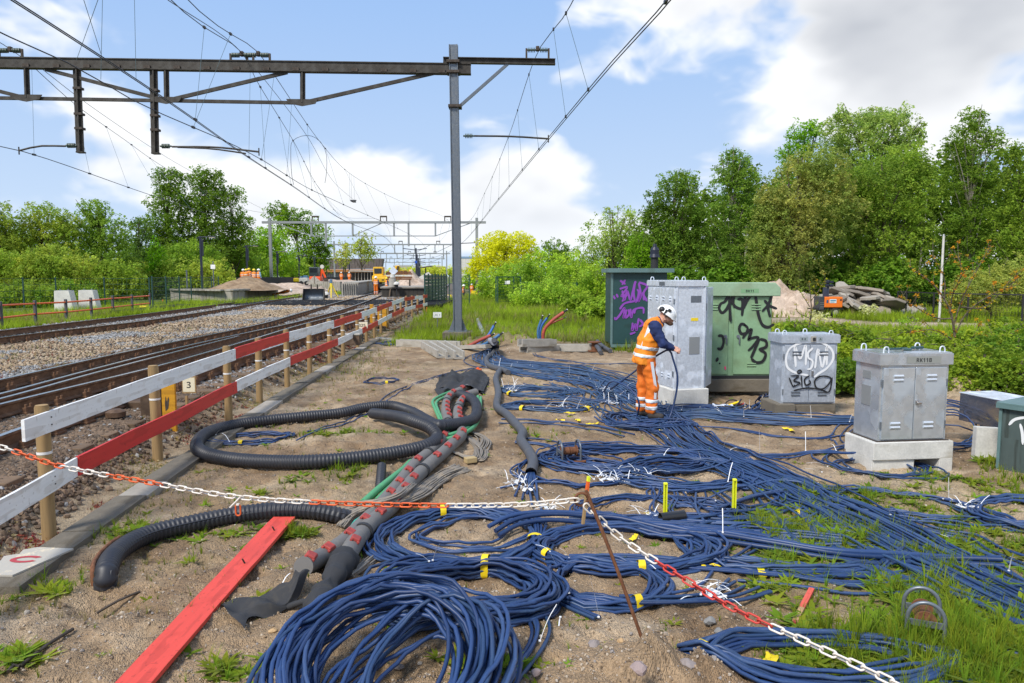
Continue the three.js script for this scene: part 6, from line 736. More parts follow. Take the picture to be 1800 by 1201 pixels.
// ================================================================ right background: rubble, trailer, fence, pole
{
  const t0 = L(1520, 556, 0), R = rng(31), rub = thing('rubble_heap', 'heap of broken asphalt slabs in front of the wood', 'rubble heap', [t0.x, 0, t0.z - 1.5]);
  const slabG = (seed) => { const r = rng(seed), n = 6 + Math.floor(r() * 3), pts = []; for (let k = 0; k < n; k++) { const a = k / n * Math.PI * 2 + r() * 0.4, q = 0.5 * (0.7 + 0.45 * r()); pts.push(new THREE.Vector2(Math.cos(a) * q * 1.25, Math.sin(a) * q * 0.85)); } const g = new THREE.ExtrudeGeometry(new THREE.Shape(pts), { depth: 0.12, bevelEnabled: true, bevelSize: 0.02, bevelThickness: 0.02, bevelSegments: 1 }); g.rotateX(-Math.PI / 2); return plain(g); };
  const sg = [1, 2, 3, 4, 5, 6].map(slabG), sm = [M.slab, tm([0.25, 0.22, 0.19], 'conc', 2, 0.9), tm([0.36, 0.31, 0.26], 'conc', 2, 0.9)];
  for (let k = 0; k < 90; k++) { const u = R() * 2 - 1, v = R() * 2 - 1; const x = u * 2.9, z = v * 1.6, h = Math.max(0, 1.75 * (1 - Math.abs(u - 0.0) ** 1.3) * (1 - 0.5 * v * v)); const m = share('slab', sg[k % 6], sm[k % 3], rub, x, h * (0.25 + 0.72 * R()), z + (1 - h) * 0.5, R() * 6, (R() - 0.2) * 0.9, (R() - 0.5) * 0.9 - u * 0.35); m.scale.set(0.8 + 0.9 * R(), 1, 0.8 + 0.7 * R()); }
  const hg = (cx, cz, rx, rz, h, seed, lab, mat) => { const g = new THREE.PlaneGeometry(2, 2, 56, 44); g.rotateX(-Math.PI / 2); const p = g.attributes.position; for (let i = 0; i < p.count; i++) { const u = p.getX(i), v = p.getZ(i), k = Math.max(0, 1 - Math.hypot(u, v)); const ns = fbm(u * 4 + seed, v * 4, 5, seed) - 0.5; p.setXYZ(i, cx + u * rx, -0.12 + h * Math.pow(k, 0.75) * (1 + ns * 0.5) + ns * 0.5 * sstep(0, 0.3, k), cz + v * rz); } g.computeVertexNormals(); const m = obj('soil_heap', g, mat); return tag(m, lab, 'heap'); };
  const a = L(1392, 556, 0); hg(a.x, a.z - 2, 3.4, 3, 1.9, 4, 'pale sandy soil heap beside the orange trailer', M.sandP);
  // orange generator trailer
  const g0 = L(1455, 557, 0), tr = thing('generator_trailer', 'orange and grey generator trailer with a folded lighting mast', 'trailer', [g0.x, 0, g0.z], 0.05);
  obj('body', rbox(0.98, 0.56, 0.7, 0.12, 0.78, 0, 0.04), std([0.78, 0.17, 0.012], 0.5), tr); obj('grille', [rbox(0.26, 0.72, 0.68, -0.5, 0.72, 0, 0.03)], std([0.035, 0.04, 0.05], 0.6), tr); for (let k = 0; k < 4; k++) obj('slat', box(0.2, 0.02, 0.02, -0.5, 0.48 + k * 0.09, 0.35), M.plate, tr); obj('label_plate', [box(0.36, 0.2, 0.008, 0.08, 0.84, 0.355)], std([0.62, 0.70, 0.74], 0.5), tr); obj('print', [box(0.3, 0.06, 0.004, 0.08, 0.87, 0.362), box(0.22, 0.03, 0.004, 0.04, 0.79, 0.362)], std([0.08, 0.25, 0.36], 0.5), tr); obj('switch_panel', rbox(0.1, 0.16, 0.02, -0.22, 0.82, 0.352, 0.005), std([0.03, 0.09, 0.2], 0.4), tr); obj('cap', rbox(0.08, 0.1, 0.02, 0.5, 0.9, 0.352, 0.005), M.black, tr);
  for (const z of [-0.38, 0.38]) { const w = obj('wheel', cyl(0.24, 0.24, 0.14, 0.2, 0.24, z, 20, Math.PI / 2), M.black, tr); obj('rim', cyl(0.14, 0.14, 0.15, 0.2, 0.24, z, 16, Math.PI / 2), M.conc, w); } obj('chassis', [rbox(1.4, 0.12, 0.5, 0.0, 0.42, 0, 0.02), bar(V3(-0.6, 0.4, 0), V3(-1.1, 0.45, 0), 0.07), box(0.06, 0.4, 0.06, 0.62, 0.22, 0.1)], M.black, tr); obj('mast', [box(0.16, 0.5, 0.16, -0.2, 1.3, 0), box(0.1, 1.0, 0.1, -0.05, 1.45, 0)], std([0.03, 0.04, 0.07], 0.5), tr); for (let k = 0; k < 4; k++) obj('floodlight', rbox(0.2, 0.14, 0.1, -0.12 + (k % 2) * 0.22, 1.65 + Math.floor(k / 2) * 0.18, 0.08, 0.03), M.navy, tr);
  const f = wthing('bar_fence', 'black framed mesh fence running in front of the wood', 'fence', L(1576, 556, 0)); const fp = [[1577, 556], [1592, 558], [1640, 563], [1700, 567], [1796, 571], [1860, 573]].map(([x, y]) => L(x, y, 0)), fh = 1.35; fp.forEach((p, i) => { obj('post', rbox(0.07, fh, 0.07, p.x, fh / 2, p.z, 0.01), M.black, f); if (i) { const q = fp[i - 1]; obj('top_rail', bar(V3(q.x, fh - 0.03, q.z), V3(p.x, fh - 0.03, p.z), 0.05, 0.06), M.black, f); const g = []; for (let k = 0; k < 9; k++) g.push(bar(V3(q.x, 0.1 + k * 0.14, q.z), V3(p.x, 0.1 + k * 0.14, p.z), 0.005, 0.006)); const n = Math.round(p.distanceTo(q) / 0.14); for (let k = 1; k < n; k++) { const m = q.clone().lerp(p, k / n); g.push(bar(V3(m.x, 0.05, m.z), V3(m.x, fh - 0.05, m.z), 0.005, 0.006)); } obj('mesh_panel', g, M.black, f); } });
  { const q = D(1689, 536, 38), s = obj('warning_sign', rbox(0.24, 0.2, 0.02, q.x, q.y, q.z, 0.01), M.yellow); tag(s, 'small yellow warning sign hanging on the black mesh fence', 'sign'); s.position.z += 1.0; }
  const wp = L(1651, 566, 0), wt = thing('white_pole', 'slim white pole standing in front of the black fence', 'pole', [wp.x, 0, wp.z]); obj('pole', cyl(0.055, 0.05, 4.0, 0, 2.0, 0, 10), M.concW, wt); obj('cap', cyl(0.06, 0.03, 0.08, 0, 4.04, 0, 10), M.plate, wt);
}
// ================================================================ ducts and pipes
const GP = (list, up = 0) => list.map(([x, y, l = 0]) => { const p = G(x, y, up + l); return p; });
const rib = (r, pitch = 0.03) => (k, l) => r * (1 + (Math.floor(l / (pitch / 2)) % 2 ? 0.0 : -0.085));
function ribbed(pts, r, seg = 18) { const g = tubeP(path(pts, 0.0064), (k, l) => r - 0.010 * (0.5 - 0.5 * Math.cos(l / 0.038 * Math.PI * 2)), seg, false, false); g.computeVertexNormals(); return g; }
{
  const loop = [[808, 693, 0.02], [830, 702, 0.05], [838, 722, 0.06], [830, 738, 0.07], [800, 746, 0.08], [771, 748, 0.08], [752, 740, 0.05], [718, 722, 0.0], [685, 713, 0], [640, 717, 0.02], [600, 726, 0.0], [540, 732, 0], [480, 738, 0], [420, 746, 0], [372, 758, 0], [350, 773, 0], [350, 792, 0], [385, 804, 0], [450, 811, 0], [540, 812, 0], [620, 806, 0], [700, 795, 0], [752, 783, 0.02], [768, 768, 0.06], [757, 753, 0.10], [725, 740, 0.13], [690, 731, 0.08], [655, 727, 0.01]];
  const P = GP(loop, 0.085), t = wthing('corrugated_conduit', 'black corrugated conduit lying in a large loop on the sand', 'conduit', P[10].clone()); t.position.y = 0;
  obj('pipe', ribbed(P, 0.079), M.conduit, t);
  const P2 = GP([[190, 1068, -0.12], [187, 1045, -0.02], [186, 1012, 0.0], [205, 972, 0.0], [255, 942, 0.0], [340, 920, 0], [430, 903, 0], [500, 896, 0.0], [560, 899, 0.0], [600, 908, -0.04], [618, 914, -0.10]], 0.076), t2 = wthing('corrugated_conduit', 'black corrugated conduit rising from a hole beside a rusty pipe', 'conduit', P2[4].clone()); t2.position.y = 0; obj('pipe', ribbed(P2, 0.075), M.conduit, t2); obj('seam', tube(P2.map((p) => p.clone().add(V3(0.055, 0.03, 0.035))), 0.008, 5), M.conduit, t2);
  const P3 = GP([[671, 820, 0.02], [669, 842, 0.0], [667, 866, -0.05]], 0.05), t3 = wthing('conduit_stub', 'short stub of black conduit sticking out of the soil', 'conduit', P3[0].clone()); obj('pipe', ribbed(P3, 0.05), M.conduit, t3);
  const pf = GP([[880, 650], [872, 664], [876, 691], [874, 716], [890, 728], [908, 747], [919, 761], [916, 774], [929, 793], [937, 811], [933, 832]], 0.062), t4 = wthing('foam_sleeve', 'wavy grey plastic sleeve with blue cables leaving its open end', 'cable sleeve', pf[5].clone()); const sl = path(pf, 0.05); obj('sleeve', [tubeP(sl, 0.061, 16, false, false)], M.foam, t4); obj('bore', [tubeP(sl.slice(-8), 0.048, 16, false, false)], M.black, t4);
  for (let k = 0; k < 7; k++) { const R = rng(90 + k), e = [[905, 872], [880, 858], [918, 878], [935, 890], [955, 905], [926, 868], [945, 880]][k], P = [sl[sl.length - 6].clone().add(V3((k - 3) * 0.011, 0, 0)), sl[sl.length - 1].clone().add(V3((k - 3) * 0.012, -0.01, 0)), ...GP([[930 + (k - 3) * 4, 846], e], 0.016)]; obj('cable', tube(P, 0.0125, 6, 0.05), BLUES[k % 5], t4); }
  const pg = GP([[868, 598, 0.1], [874, 610, 0.05], [866, 622, 0], [855, 632, 0], [862, 644, 0], [882, 650, 0], [893, 655, 0]], 0.06), t5 = wthing('foam_sleeve', 'curved grey sleeve between the duct mouths and the cables', 'cable sleeve', pg[2].clone()); obj('sleeve', tube(pg, 0.062, 14), M.foam, t5);
  // split cable ducts with red clips
  const duct = (list, r, label, clipFrom, phase) => { const P = GP(list, r), t = wthing('split_duct', label, 'cable duct', P[6].clone()); t.position.y = 0; const q = path(P, 0.04); obj('pipe', tubeP(q, r, 16), M.duct, t); let d = phase, n = 0; for (let i = 1; i + 2 < q.length; i++) { d += q[i].distanceTo(q[i - 1]); if (d > 0.33) { d = 0; n++; const T = q[i + 1].clone().sub(q[i - 1]).normalize(), a = Math.atan2(T.x, T.z); if (n % 5 === 4) obj('collar', tubeP([q[i].clone().addScaledVector(T, -0.02), q[i].clone().addScaledVector(T, 0.02)], r + 0.012, 16), M.rubber, t); else { const s = 0.45, g = fuse([rbox(0.07, 0.03, 0.08, 0, 0, 0, 0.01), rbox(0.022, 0.022, 0.1, 0.028, -0.008, 0, 0.006), rbox(0.022, 0.022, 0.1, -0.028, -0.008, 0, 0.006)]); g.rotateZ(-s); g.translate(Math.sin(s) * (r + 0.012), Math.cos(s) * (r + 0.012), 0); g.rotateY(a); g.translate(q[i].x, q[i].y, q[i].z); obj('clip', g, M.clip, t); } } } return [t, q]; };
  duct([[822, 682], [806, 688], [791, 696], [783, 720], [787, 741], [786, 757], [771, 780], [752, 798], [732, 814], [703, 849], [680, 877], [640, 920], [600, 957], [556, 985], [533, 997]], 0.068, 'grey split cable duct with red clips ending in a black cloth flap', 0, 0.1);
  const [t7, q7] = duct([[836, 690], [822, 695], [810, 708], [804, 728], [808, 749], [810, 767], [795, 781], [778, 797], [760, 812], [728, 842], [708, 866], [688, 890], [652, 921], [627, 950], [603, 988]], 0.072, 'grey split cable duct with red clips ending in a twisted black sleeve', 0, 0);
  { const P = [...GP([[606, 985, 0.0], [596, 1000, 0.01], [583, 1022, 0.0], [568, 1048, -0.01], [552, 1068, -0.03], [540, 1084, -0.06]], 0.07)], t = wthing('cloth_sleeve', 'twisted black geotextile sleeve tied around the duct end', 'cloth', P[2].clone()); const q = path(P, 0.018); const g = tubeP(q, (k, l) => 0.085 - 0.02 * k + 0.012 * Math.sin(l * 38) + 0.012 * Math.sin(l * 17 + 1), 22); const a = g.attributes.position; for (let i = 0; i < a.count; i++) { const s = (n3(a.getX(i) * 16, a.getY(i) * 16, a.getZ(i) * 16, 4) - 0.5) * 0.03; a.setXYZ(i, a.getX(i) + s, a.getY(i) + s * 0.6, a.getZ(i) - s); } g.computeVertexNormals(); obj('cloth', g, M.fabric, t); obj('strap', tubeP([q[2], q[4]], 0.092, 18), M.rubber, t); obj('tail', tube(GP([[545, 1056, 0.05], [525, 1060, 0.04], [507, 1067, 0.01]]), 0.02, 6), M.fabric, t); }
  const cloth = (name, label, rows, seed, amp) => { // rows: polylines (picture points + lift) joined into a sheet
    const R = rows.map((r) => { const P = GP(r); return path(P, 0.02); }), n = 26, m = R.length - 1, pts = []; const cols = R.map((p) => { const c = new THREE.CatmullRomCurve3(p, false, 'centripetal'); return Array.from({ length: n + 1 }, (_, i) => c.getPoint(i / n)); });
    const K = 10, pos = [], idx = []; for (let j = 0; j <= m * K; j++) { const b = Math.min(m - 1, Math.floor(j / K)), f = j / K - b; for (let i = 0; i <= n; i++) { const p = cols[b][i].clone().lerp(cols[b + 1][i], f); const w = (fbm3(p.x * 7, p.z * 7, seed, 3, seed) - 0.5) * amp, fold = Math.sin(i * 0.55 + j * 0.25 + seed) * amp * 0.16; p.y = Math.max(p.y + w + fold, hgt(p.x, p.z) + 0.006); pos.push(p.x, p.y, p.z); } }
    for (let j = 0; j < m * K; j++) for (let i = 0; i < n; i++) { const a = j * (n + 1) + i; idx.push(a, a + 1, a + n + 1, a + 1, a + n + 2, a + n + 1); }
    const g = new THREE.BufferGeometry(); g.setAttribute('position', new THREE.Float32BufferAttribute(pos, 3)); g.setIndex(idx); g.computeVertexNormals(); const m_ = obj(name, g, M.fabric); return tag(m_, label, 'cloth'); };
  cloth('cloth_flap', 'torn black geotextile flap hanging from the duct onto soil', [[[519, 1002, 0.09], [505, 1028, 0.04], [470, 1046, 0.03], [420, 1056, 0.03], [386, 1058, 0.02]], [[532, 1006, 0.12], [516, 1036, 0.1], [486, 1060, 0.07], [440, 1072, 0.06], [396, 1072, 0.05]], [[545, 1012, 0.08], [520, 1052, 0.04], [485, 1080, 0.01], [440, 1092, 0.01], [430, 1110, 0.01]]], 3, 0.10);
  cloth('cloth_sheet', 'crumpled black cloth heaped over the duct joint', [[[775, 664, 0.02], [800, 655, 0.04], [830, 653, 0.06], [856, 658, 0.02]], [[766, 676, 0.02], [795, 664, 0.18], [825, 664, 0.14], [858, 672, 0.03]], [[768, 690, 0.0], [805, 680, 0.1], [838, 684, 0.1], [850, 690, 0.02]]], 8, 0.2);
  cloth('cloth_sheet', 'flat grey black cloth corner beside the duct joint', [[[826, 660, 0.02], [845, 662, 0.05], [860, 664, 0.02]], [[836, 672, 0.05], [850, 676, 0.03], [860, 672, 0.02]], [[840, 690, 0.02], [848, 692, 0.02], [853, 686, 0.02]]], 13, 0.08);
  cloth('cloth_sheet', 'small black cloth fold lying apart near the thin blue cable', [[[763, 684, 0.02], [780, 676, 0.06], [797, 676, 0.03]], [[766, 690, 0.02], [782, 684, 0.1], [800, 684, 0.04]], [[772, 696, 0.01], [785, 690, 0.03], [802, 690, 0.01]]], 17, 0.06);
  // green pipes
  const gpipe = (lists, r, label) => { const t = wthing('green_pipe_pair', label, 'pipe', GP(lists[0])[0]); lists.forEach((l) => obj('pipe', tube(GP(l, r), r, 8, 0.04), M.green, t)); };
  gpipe([[[798, 686], [770, 698, 0.02], [761, 705, 0.02], [766, 722, 0.02], [775, 742]], [[803, 690], [774, 702, 0.02], [767, 708, 0.02], [771, 724, 0.02], [781, 742]]], 0.026, 'pair of green pipes bending sharply beside the ducts'); gpipe([[[840, 697], [839, 720, 0.02], [836, 738, 0.03], [822, 752, 0.06], [800, 762, 0.05], [770, 771, 0.02], [762, 778, 0]], [[845, 699], [844, 722, 0.02], [841, 738, 0.03], [826, 756, 0.06], [800, 768, 0.05], [772, 777, 0.02], [766, 784]]], 0.028, 'pair of green pipes curving round under the grey sleeve');
  gpipe([[[638, 884], [665, 860, 0.03], [690, 840, 0.04], [710, 824, 0.02], [722, 812]]], 0.034, 'thick green pipe lying along the ducts'); gpipe([[[662, 880], [690, 852, 0.02], [704, 838]]], 0.028, 'short green pipe wedged beside the thick one'); { const t = wthing('green_cable', 'thin turquoise cable looping over the ducts', 'cable', G(625, 900)); obj('cable', tube([...GP([[614, 940, 0.05], [622, 918, 0.10], [648, 902, 0.12], [672, 888, 0.1], [690, 880, 0.05]])], 0.011, 6), std([0.04, 0.35, 0.27], 0.5), t); }
  // thin grey cables
  const greys = (label, pts, n, w, seed, lift) => { const t = wthing('thin_cable_bundle', label, 'cable bundle', G(pts[1][0], pts[1][1])), R = rng(seed); for (let k = 0; k < n; k++) { const o = (k / (n - 1) - 0.5) * 2; const P = pts.map(([x, y, s = 1, l = 0], i) => G(x + o * w * s + (R() - 0.5) * 5, y + o * w * 0.35 * s + (R() - 0.5) * 3, 0.01 + l + 0.05 * R() * (1 - Math.abs(o)))); obj('cable', tube(P, 0.0085, 5, 0.04), M.greyCable, t); } };
  greys('fan of thin grey cables spread on the soil beside the ducts', [[812, 762, 0.3], [832, 776, 0.9], [846, 792, 1], [838, 806, 0.8], [815, 802, 1.1], [800, 796, 0.8]], 20, 13, 5); greys('grey cables fraying loose near the wooden block', [[806, 735, 0.3], [818, 756, 0.5], [840, 764, 1], [852, 775, 1.1], [846, 790, 1]], 12, 9, 6); greys('thick bundle of thin grey cables draped along the ducts', [[815, 822, 1], [788, 832, 1], [762, 848, 1], [735, 868, 1, 0.05], [700, 882, 0.8, 0.08], [655, 890, 0.7, 0.1], [620, 905, 0.6, 0.03], [600, 925, 0.6]], 24, 13, 7); greys('thin grey cables bent above the clipped ducts', [[726, 850, 0.6, 0.1], [700, 872, 0.8, 0.16], [670, 882, 1, 0.14], [640, 886, 1, 0.08], [585, 905, 0.8, 0.02], [525, 905, 0.5, 0.01]], 10, 8, 8); greys('cut grey cable ends beside the duct mouth', [[615, 1012, 0.6], [632, 1000, 0.7], [650, 985, 0.7], [690, 955, 0.6]], 6, 10, 9);
  // coloured ducts rising from the trench
  const riser = (name, label, list) => { const t = wthing(name, label, 'duct', L(list[0][1][0][0], list[0][1][0][1], 0)); list.forEach(([m, pts, r]) => { const z0 = -L(pts[0][0], pts[0][1], 0).z, P = pts.map(([x, y, dz = 0]) => D(x, y, z0 + dz)); const p = obj('duct', tube(P, r, 10, 0.06), m, t); const e = P[P.length - 1], d = e.clone().sub(P[P.length - 2]).normalize(); obj('cable_end', rod(e, e.clone().addScaledVector(d, 0.12), r * 0.6), M.black, p); obj('cut_tip', rod(e.clone().addScaledVector(d, 0.12), e.clone().addScaledVector(d, 0.135), r * 0.5), M.tieW, p); }); };
  const dr = tm([0.50, 0.085, 0.05], 'dust', 0.8, 0.6), db = tm([0.035, 0.17, 0.52], 'dust', 0.8, 0.55), db2 = tm([0.06, 0.20, 0.42], 'dust', 0.8, 0.6);
  riser('cable_risers', 'red and blue ducts lying low beside the catenary mast', [[dr, [[806, 614], [822, 609], [840, 600, 0.1], [862, 590, 0.2]], 0.05], [db2, [[808, 615], [835, 611], [860, 601, 0.1], [878, 589, 0.2]], 0.045], [db, [[826, 612], [842, 604, 0.1], [858, 590, 0.2], [868, 573, 0.3]], 0.042]]); riser('cable_risers', 'red and blue ducts curving high up out of the trench', [[db2, [[958, 614], [949, 602], [946, 582], [952, 562]], 0.04], [db, [[953, 612], [949, 592], [952, 574], [962, 559]], 0.036], [dr, [[962, 614], [955, 598], [957, 580], [972, 563], [991, 549]], 0.05], [dr, [[958, 580], [968, 570], [990, 560]], 0.03]]);
  { const P = [[835, 545], [839, 561], [846, 578], [852, 591], [868, 602]].map(([x, y]) => G(x, y, 0.08)), t = wthing('foam_sleeve', 'pale grey sleeve snaking through the grass to the mast', 'cable sleeve', P[2].clone()); obj('sleeve', tubeP(path(P, 0.1), (k, l) => 0.07 + 0.02 * Math.sin(l * 7), 12), tm([0.42, 0.43, 0.47], 'dust', 0.7, 0.6), t); }
  // concrete troughs
  const trough = (label, a, b, w = 0.2) => { const A = G(...a), B = G(...b), t = wthing('cable_trough', label, 'concrete trough', A.clone()); const d = B.clone().sub(A).setY(0).normalize(), s = V3(-d.z, 0, d.x).multiplyScalar(w / 2); obj('floor', bar(A.clone().add(V3(0, 0.03, 0)), B.clone().add(V3(0, 0.03, 0)), w, 0.05), M.conc, t); for (const k of [-1, 1]) obj('side', bar(A.clone().addScaledVector(s, k).add(V3(0, 0.11, 0)), B.clone().addScaledVector(s, k).add(V3(0, 0.11, 0)), 0.05, 0.2), M.conc, t); };
  trough('concrete cable trough lying across the path nearest the mast', [700, 609], [806, 613], 0.22); trough('short concrete trough pointing at the ducts, outermost of three', [748, 613], [777, 630], 0.22); trough('short concrete trough pointing at the ducts, between two others', [763, 612], [793, 632], 0.22); trough('short concrete trough pointing at the ducts, closest to the cables', [775, 611], [808, 632], 0.22); trough('old concrete trough half buried behind the soil heap', [914, 610], [974, 609], 0.2); trough('old concrete trough in front of the curving risers', [920, 620], [976, 619], 0.3); trough('thin concrete trough leading to the green shed', [978, 618], [1050, 618], 0.16);
  { const p = G(827, 813), m = obj('wood_block', rbox(0.13, 0.06, 0.09, p.x, p.y + 0.03, p.z, 0.006, 0, 0.5), tm([0.55, 0.45, 0.25], 'wood', 0.4, 0.8)); tag(m, 'small yellowish block lying on the soil beside the ducts', 'block'); const q = G(840, 653), n = obj('pipe_plug', [cyl(0.09, 0.085, 0.05, q.x, q.y + 0.03, q.z, 16), cyl(0.03, 0.03, 0.08, q.x, q.y + 0.05, q.z, 8)], M.orangeP); tag(n, 'orange pipe plug lying above the black cloth', 'plug'); }
  { const p = L(1045, 618, 0), t = thing('rusty_roller', 'small rusty cable reel beside black hoses at the shed', 'reel', [p.x, 0, p.z]); obj('core', cyl(0.09, 0.09, 0.26, 0, 0.14, 0, 14), M.rust, t); obj('flange', [cyl(0.19, 0.19, 0.03, 0, 0.02, 0, 16), cyl(0.19, 0.19, 0.03, 0, 0.27, 0, 16)], M.rust, t); for (const [a, b, lab] of [[[[1040, 604, 0.05], [1050, 610, 0.1], [1056, 620]], 0, 'short black hose next to the rusty reel'], [[[1050, 600, 0.12], [1062, 611, 0.05], [1073, 617]], 0, 'grey hose piece lying against the green shed']]) { const h = obj('hose', tube(GP(a, 0.06), 0.06, 10), M.foam); tag(h, lab, 'hose'); } }
}
// ================================================================ blue cables
const CR = 0.0118, PI = Math.PI;
const hC = (x, z) => hgt(x, z) + clods(x, z) * 0.5;
function band(parent, p, dir, w, h, mat = M.yellow, len = 0.05) { const d = dir.clone().normalize(), s = V3(-d.z, 0, d.x), A = [], B = []; w = Math.min(w, 0.17); for (let k = 0; k <= 20; k++) { const a = k / 20 * PI * 2, c = Math.cos(a), q = Math.sin(a), u = Math.sign(c) * Math.pow(Math.abs(c), 0.6) * w / 2, v = Math.sign(q) * Math.pow(Math.abs(q), 0.7) * h / 2 + 0.004 * Math.sin(a * 5); const b = p.clone().addScaledVector(s, u).add(V3(0, v, 0)); A.push(b.clone().addScaledVector(d, len / 2 + 0.004 * Math.sin(k))); B.push(b.addScaledVector(d, -len / 2)); } return obj('tape', quadStrip(A, B), mat, parent); }
function tie(parent, p, ang, len, el = 0.8) { const d = V3(Math.cos(ang) * Math.cos(el), Math.sin(el), Math.sin(ang) * Math.cos(el)), q = p.clone().addScaledVector(d, len * 0.5).add(V3(0, len * 0.1, 0)); const P = path([p, q, p.clone().addScaledVector(d, len).add(V3(0, -len * 0.05 * (1 - el), 0))], 0.03), s = V3(-Math.sin(ang), 0, Math.cos(ang)).multiplyScalar(0.0035); obj('cable_tie', [quadStrip(P.map((v) => v.clone().add(s)), P.map((v) => v.clone().sub(s))), rbox(0.014, 0.01, 0.012, p.x, p.y, p.z, 0.002)], M.tieW, parent); }
function coil(label, c, rx, rz, n, seed, o = {}) {
  const { ry = 0, spread = 0.16, lift = 0, layers = 4, tilt = [0, 0], tapes = [], ties = 0, mats = BLUES, wob = 0.05, shift = 0.06 } = o, R = rng(seed), C0 = Array.isArray(c) ? G(...c) : c, r = C0.z < -6.2 ? 0.0102 : CR;
  const t = wthing('cable_coil', label, 'cable coil', V3(C0.x, hC(C0.x, C0.z), C0.z), 'coils of blue cable');
  const cr = Math.cos(ry), sr = Math.sin(ry); let topAt = [];
  for (let k = 0; k < n; k++) {
    const q = k / Math.max(1, n - 1), lay = (k % layers), f = 1 + (R() - 0.5) * 2 * spread, fx = f * (1 + (R() - 0.5) * 0.08), fz = f * (1 + (R() - 0.5) * 0.1), cx = (R() - 0.5) * 2 * shift, cz = (R() - 0.5) * 2 * shift * 0.8, ph = R() * 6.28, P = [], N = Math.max(28, Math.round((rx + rz) * 48)), tl = tilt[0] * (0.5 + R()), tl2 = tilt[1] * (0.5 + R());
    for (let i = 0; i < N; i++) { const a = i / N * Math.PI * 2; let pin = 0; for (const ta of tapes) { const d = Math.atan2(Math.sin(a - ta), Math.cos(a - ta)); pin = Math.max(pin, Math.exp(-((d / 0.45) ** 2))); } const g = lerp(1, 0.35, pin), rr = 1 + (f - 1) * (g - 1) + wob * g * Math.sin(2 * a + ph) + wob * 0.5 * g * Math.sin(3 * a + ph * 2); const lx = rx * fx * rr * Math.cos(a) + cx * g, lz = rz * fz * rr * Math.sin(a) + cz * g; const x = C0.x + lx * cr + lz * sr, z = C0.z - lx * sr + lz * cr; const y = hC(x, z) + r + lift + lay * r * 1.55 + r * 0.9 * Math.sin(a * 2 + ph * 3) + Math.abs(r * Math.sin(a * 3 + ph)) + tl * (0.5 - 0.5 * Math.sin(a)) + tl2 * (0.5 + 0.5 * Math.cos(a)); P.push(V3(x, Math.max(y, hC(x, z) + r), z)); }
    obj('cable', tubeP(P, r, 7, true), mats[Math.floor(R() * mats.length)], t);
  }
  for (const ta of tapes) { const lx = rx * Math.cos(ta), lz = rz * Math.sin(ta), x = C0.x + lx * cr + lz * sr, z = C0.z - lx * sr + lz * cr, tx = -rx * Math.sin(ta), tz = rz * Math.cos(ta), w = Math.max(0.07, (spread * 0.9) * Math.min(rx, rz) + shift * 0.6); band(t, V3(x, hC(x, z) + lift + layers * r * 0.85 + r + tilt[0] * (0.5 - 0.5 * Math.sin(ta)) * 1.0 + tilt[1] * (0.5 + 0.5 * Math.cos(ta)), z), V3(tx * cr + tz * sr, 0, -tx * sr + tz * cr), w, layers * r * 1.7 + 2.6 * r); }
  for (let k = 0; k < ties; k++) { const a = R() * 6.28, lx = rx * Math.cos(a), lz = rz * Math.sin(a), x = C0.x + lx * cr + lz * sr, z = C0.z - lx * sr + lz * cr; tie(t, V3(x, hC(x, z) + lift + layers * r * 1.6 + r, z), R() * 6.28, 0.1 + 0.12 * R(), 0.2 + R() * 1.0); }
  return t;
}
function bundle(label, pts, n, w, seed, o = {}) {
  const { mats = BLUES, r = pts[0][1] < 860 ? 0.0104 : CR, layers = 2, ties = 0, tapes = [], fan = [1, 1], group = 'runs of blue cable', jit = 1, name = 'cable_run' } = o, R = rng(seed), C0 = path(GP(pts), 0.22), m = C0.length;
  const t = wthing(name, label, 'cables', V3(C0[Math.floor(m / 2)].x, hC(C0[Math.floor(m / 2)].x, C0[Math.floor(m / 2)].z), C0[Math.floor(m / 2)].z), group);
  const side = C0.map((p, i) => { const d = C0[Math.min(i + 1, m - 1)].clone().sub(C0[Math.max(0, i - 1)]).setY(0).normalize(); return V3(-d.z, 0, d.x); });
  for (let k = 0; k < n; k++) {
    const o0 = n > 1 ? (k / (n - 1) - 0.5) * 2 : 0, ph = R() * 50, lay = Math.floor(R() * layers), a0 = Math.floor(R() * R() * m * 0.12 * jit), a1 = m - Math.floor(R() * R() * m * 0.12 * jit), P = [];
    for (let i = a0; i < a1; i++) { const u = i / (m - 1), f = u < 0.5 ? lerp(fan[0], 1, sstep(0, 0.5, u)) : lerp(1, fan[1], sstep(0.5, 1, u)), off = w * f * (o0 * 0.8 + jit * 1.1 * (n2(u * m * 0.085 + ph, k * 3.7, seed) - 0.5)); const x = C0[i].x + side[i].x * off, z = C0[i].z + side[i].z * off; P.push(V3(x, hC(x, z) + r + lay * r * 1.7 + r * 1.2 * n2(u * m * 0.3 + ph, k, seed + 1) + (C0[i].y - hgt(C0[i].x, C0[i].z)), z)); }
    if (P.length > 3) obj('cable', tubeP(path(P, 0.075), r, 6), mats[Math.floor(R() * mats.length)], t);
  }
  for (const u of tapes) { const i = Math.round(u * (m - 1)); band(t, V3(C0[i].x, hC(C0[i].x, C0[i].z) + r * (layers + 0.4), C0[i].z), V3(side[i].z, 0, -side[i].x), w * 2.1 * (u > 0.5 ? lerp(1, fan[1], (u - 0.5) * 2) : 1), layers * r * 2.3 + r); }
  for (let k = 0; k < ties; k++) { const i = Math.floor(R() * m), x = C0[i].x + side[i].x * w * (R() - 0.5) * 1.6, z = C0[i].z + side[i].z * w * (R() - 0.5) * 1.6; tie(t, V3(x, hC(x, z) + r * (layers * 1.7 + 1), z), R() * 6.28, 0.08 + 0.16 * R(), 0.3 + R() * 1.15); }
  return t;
}
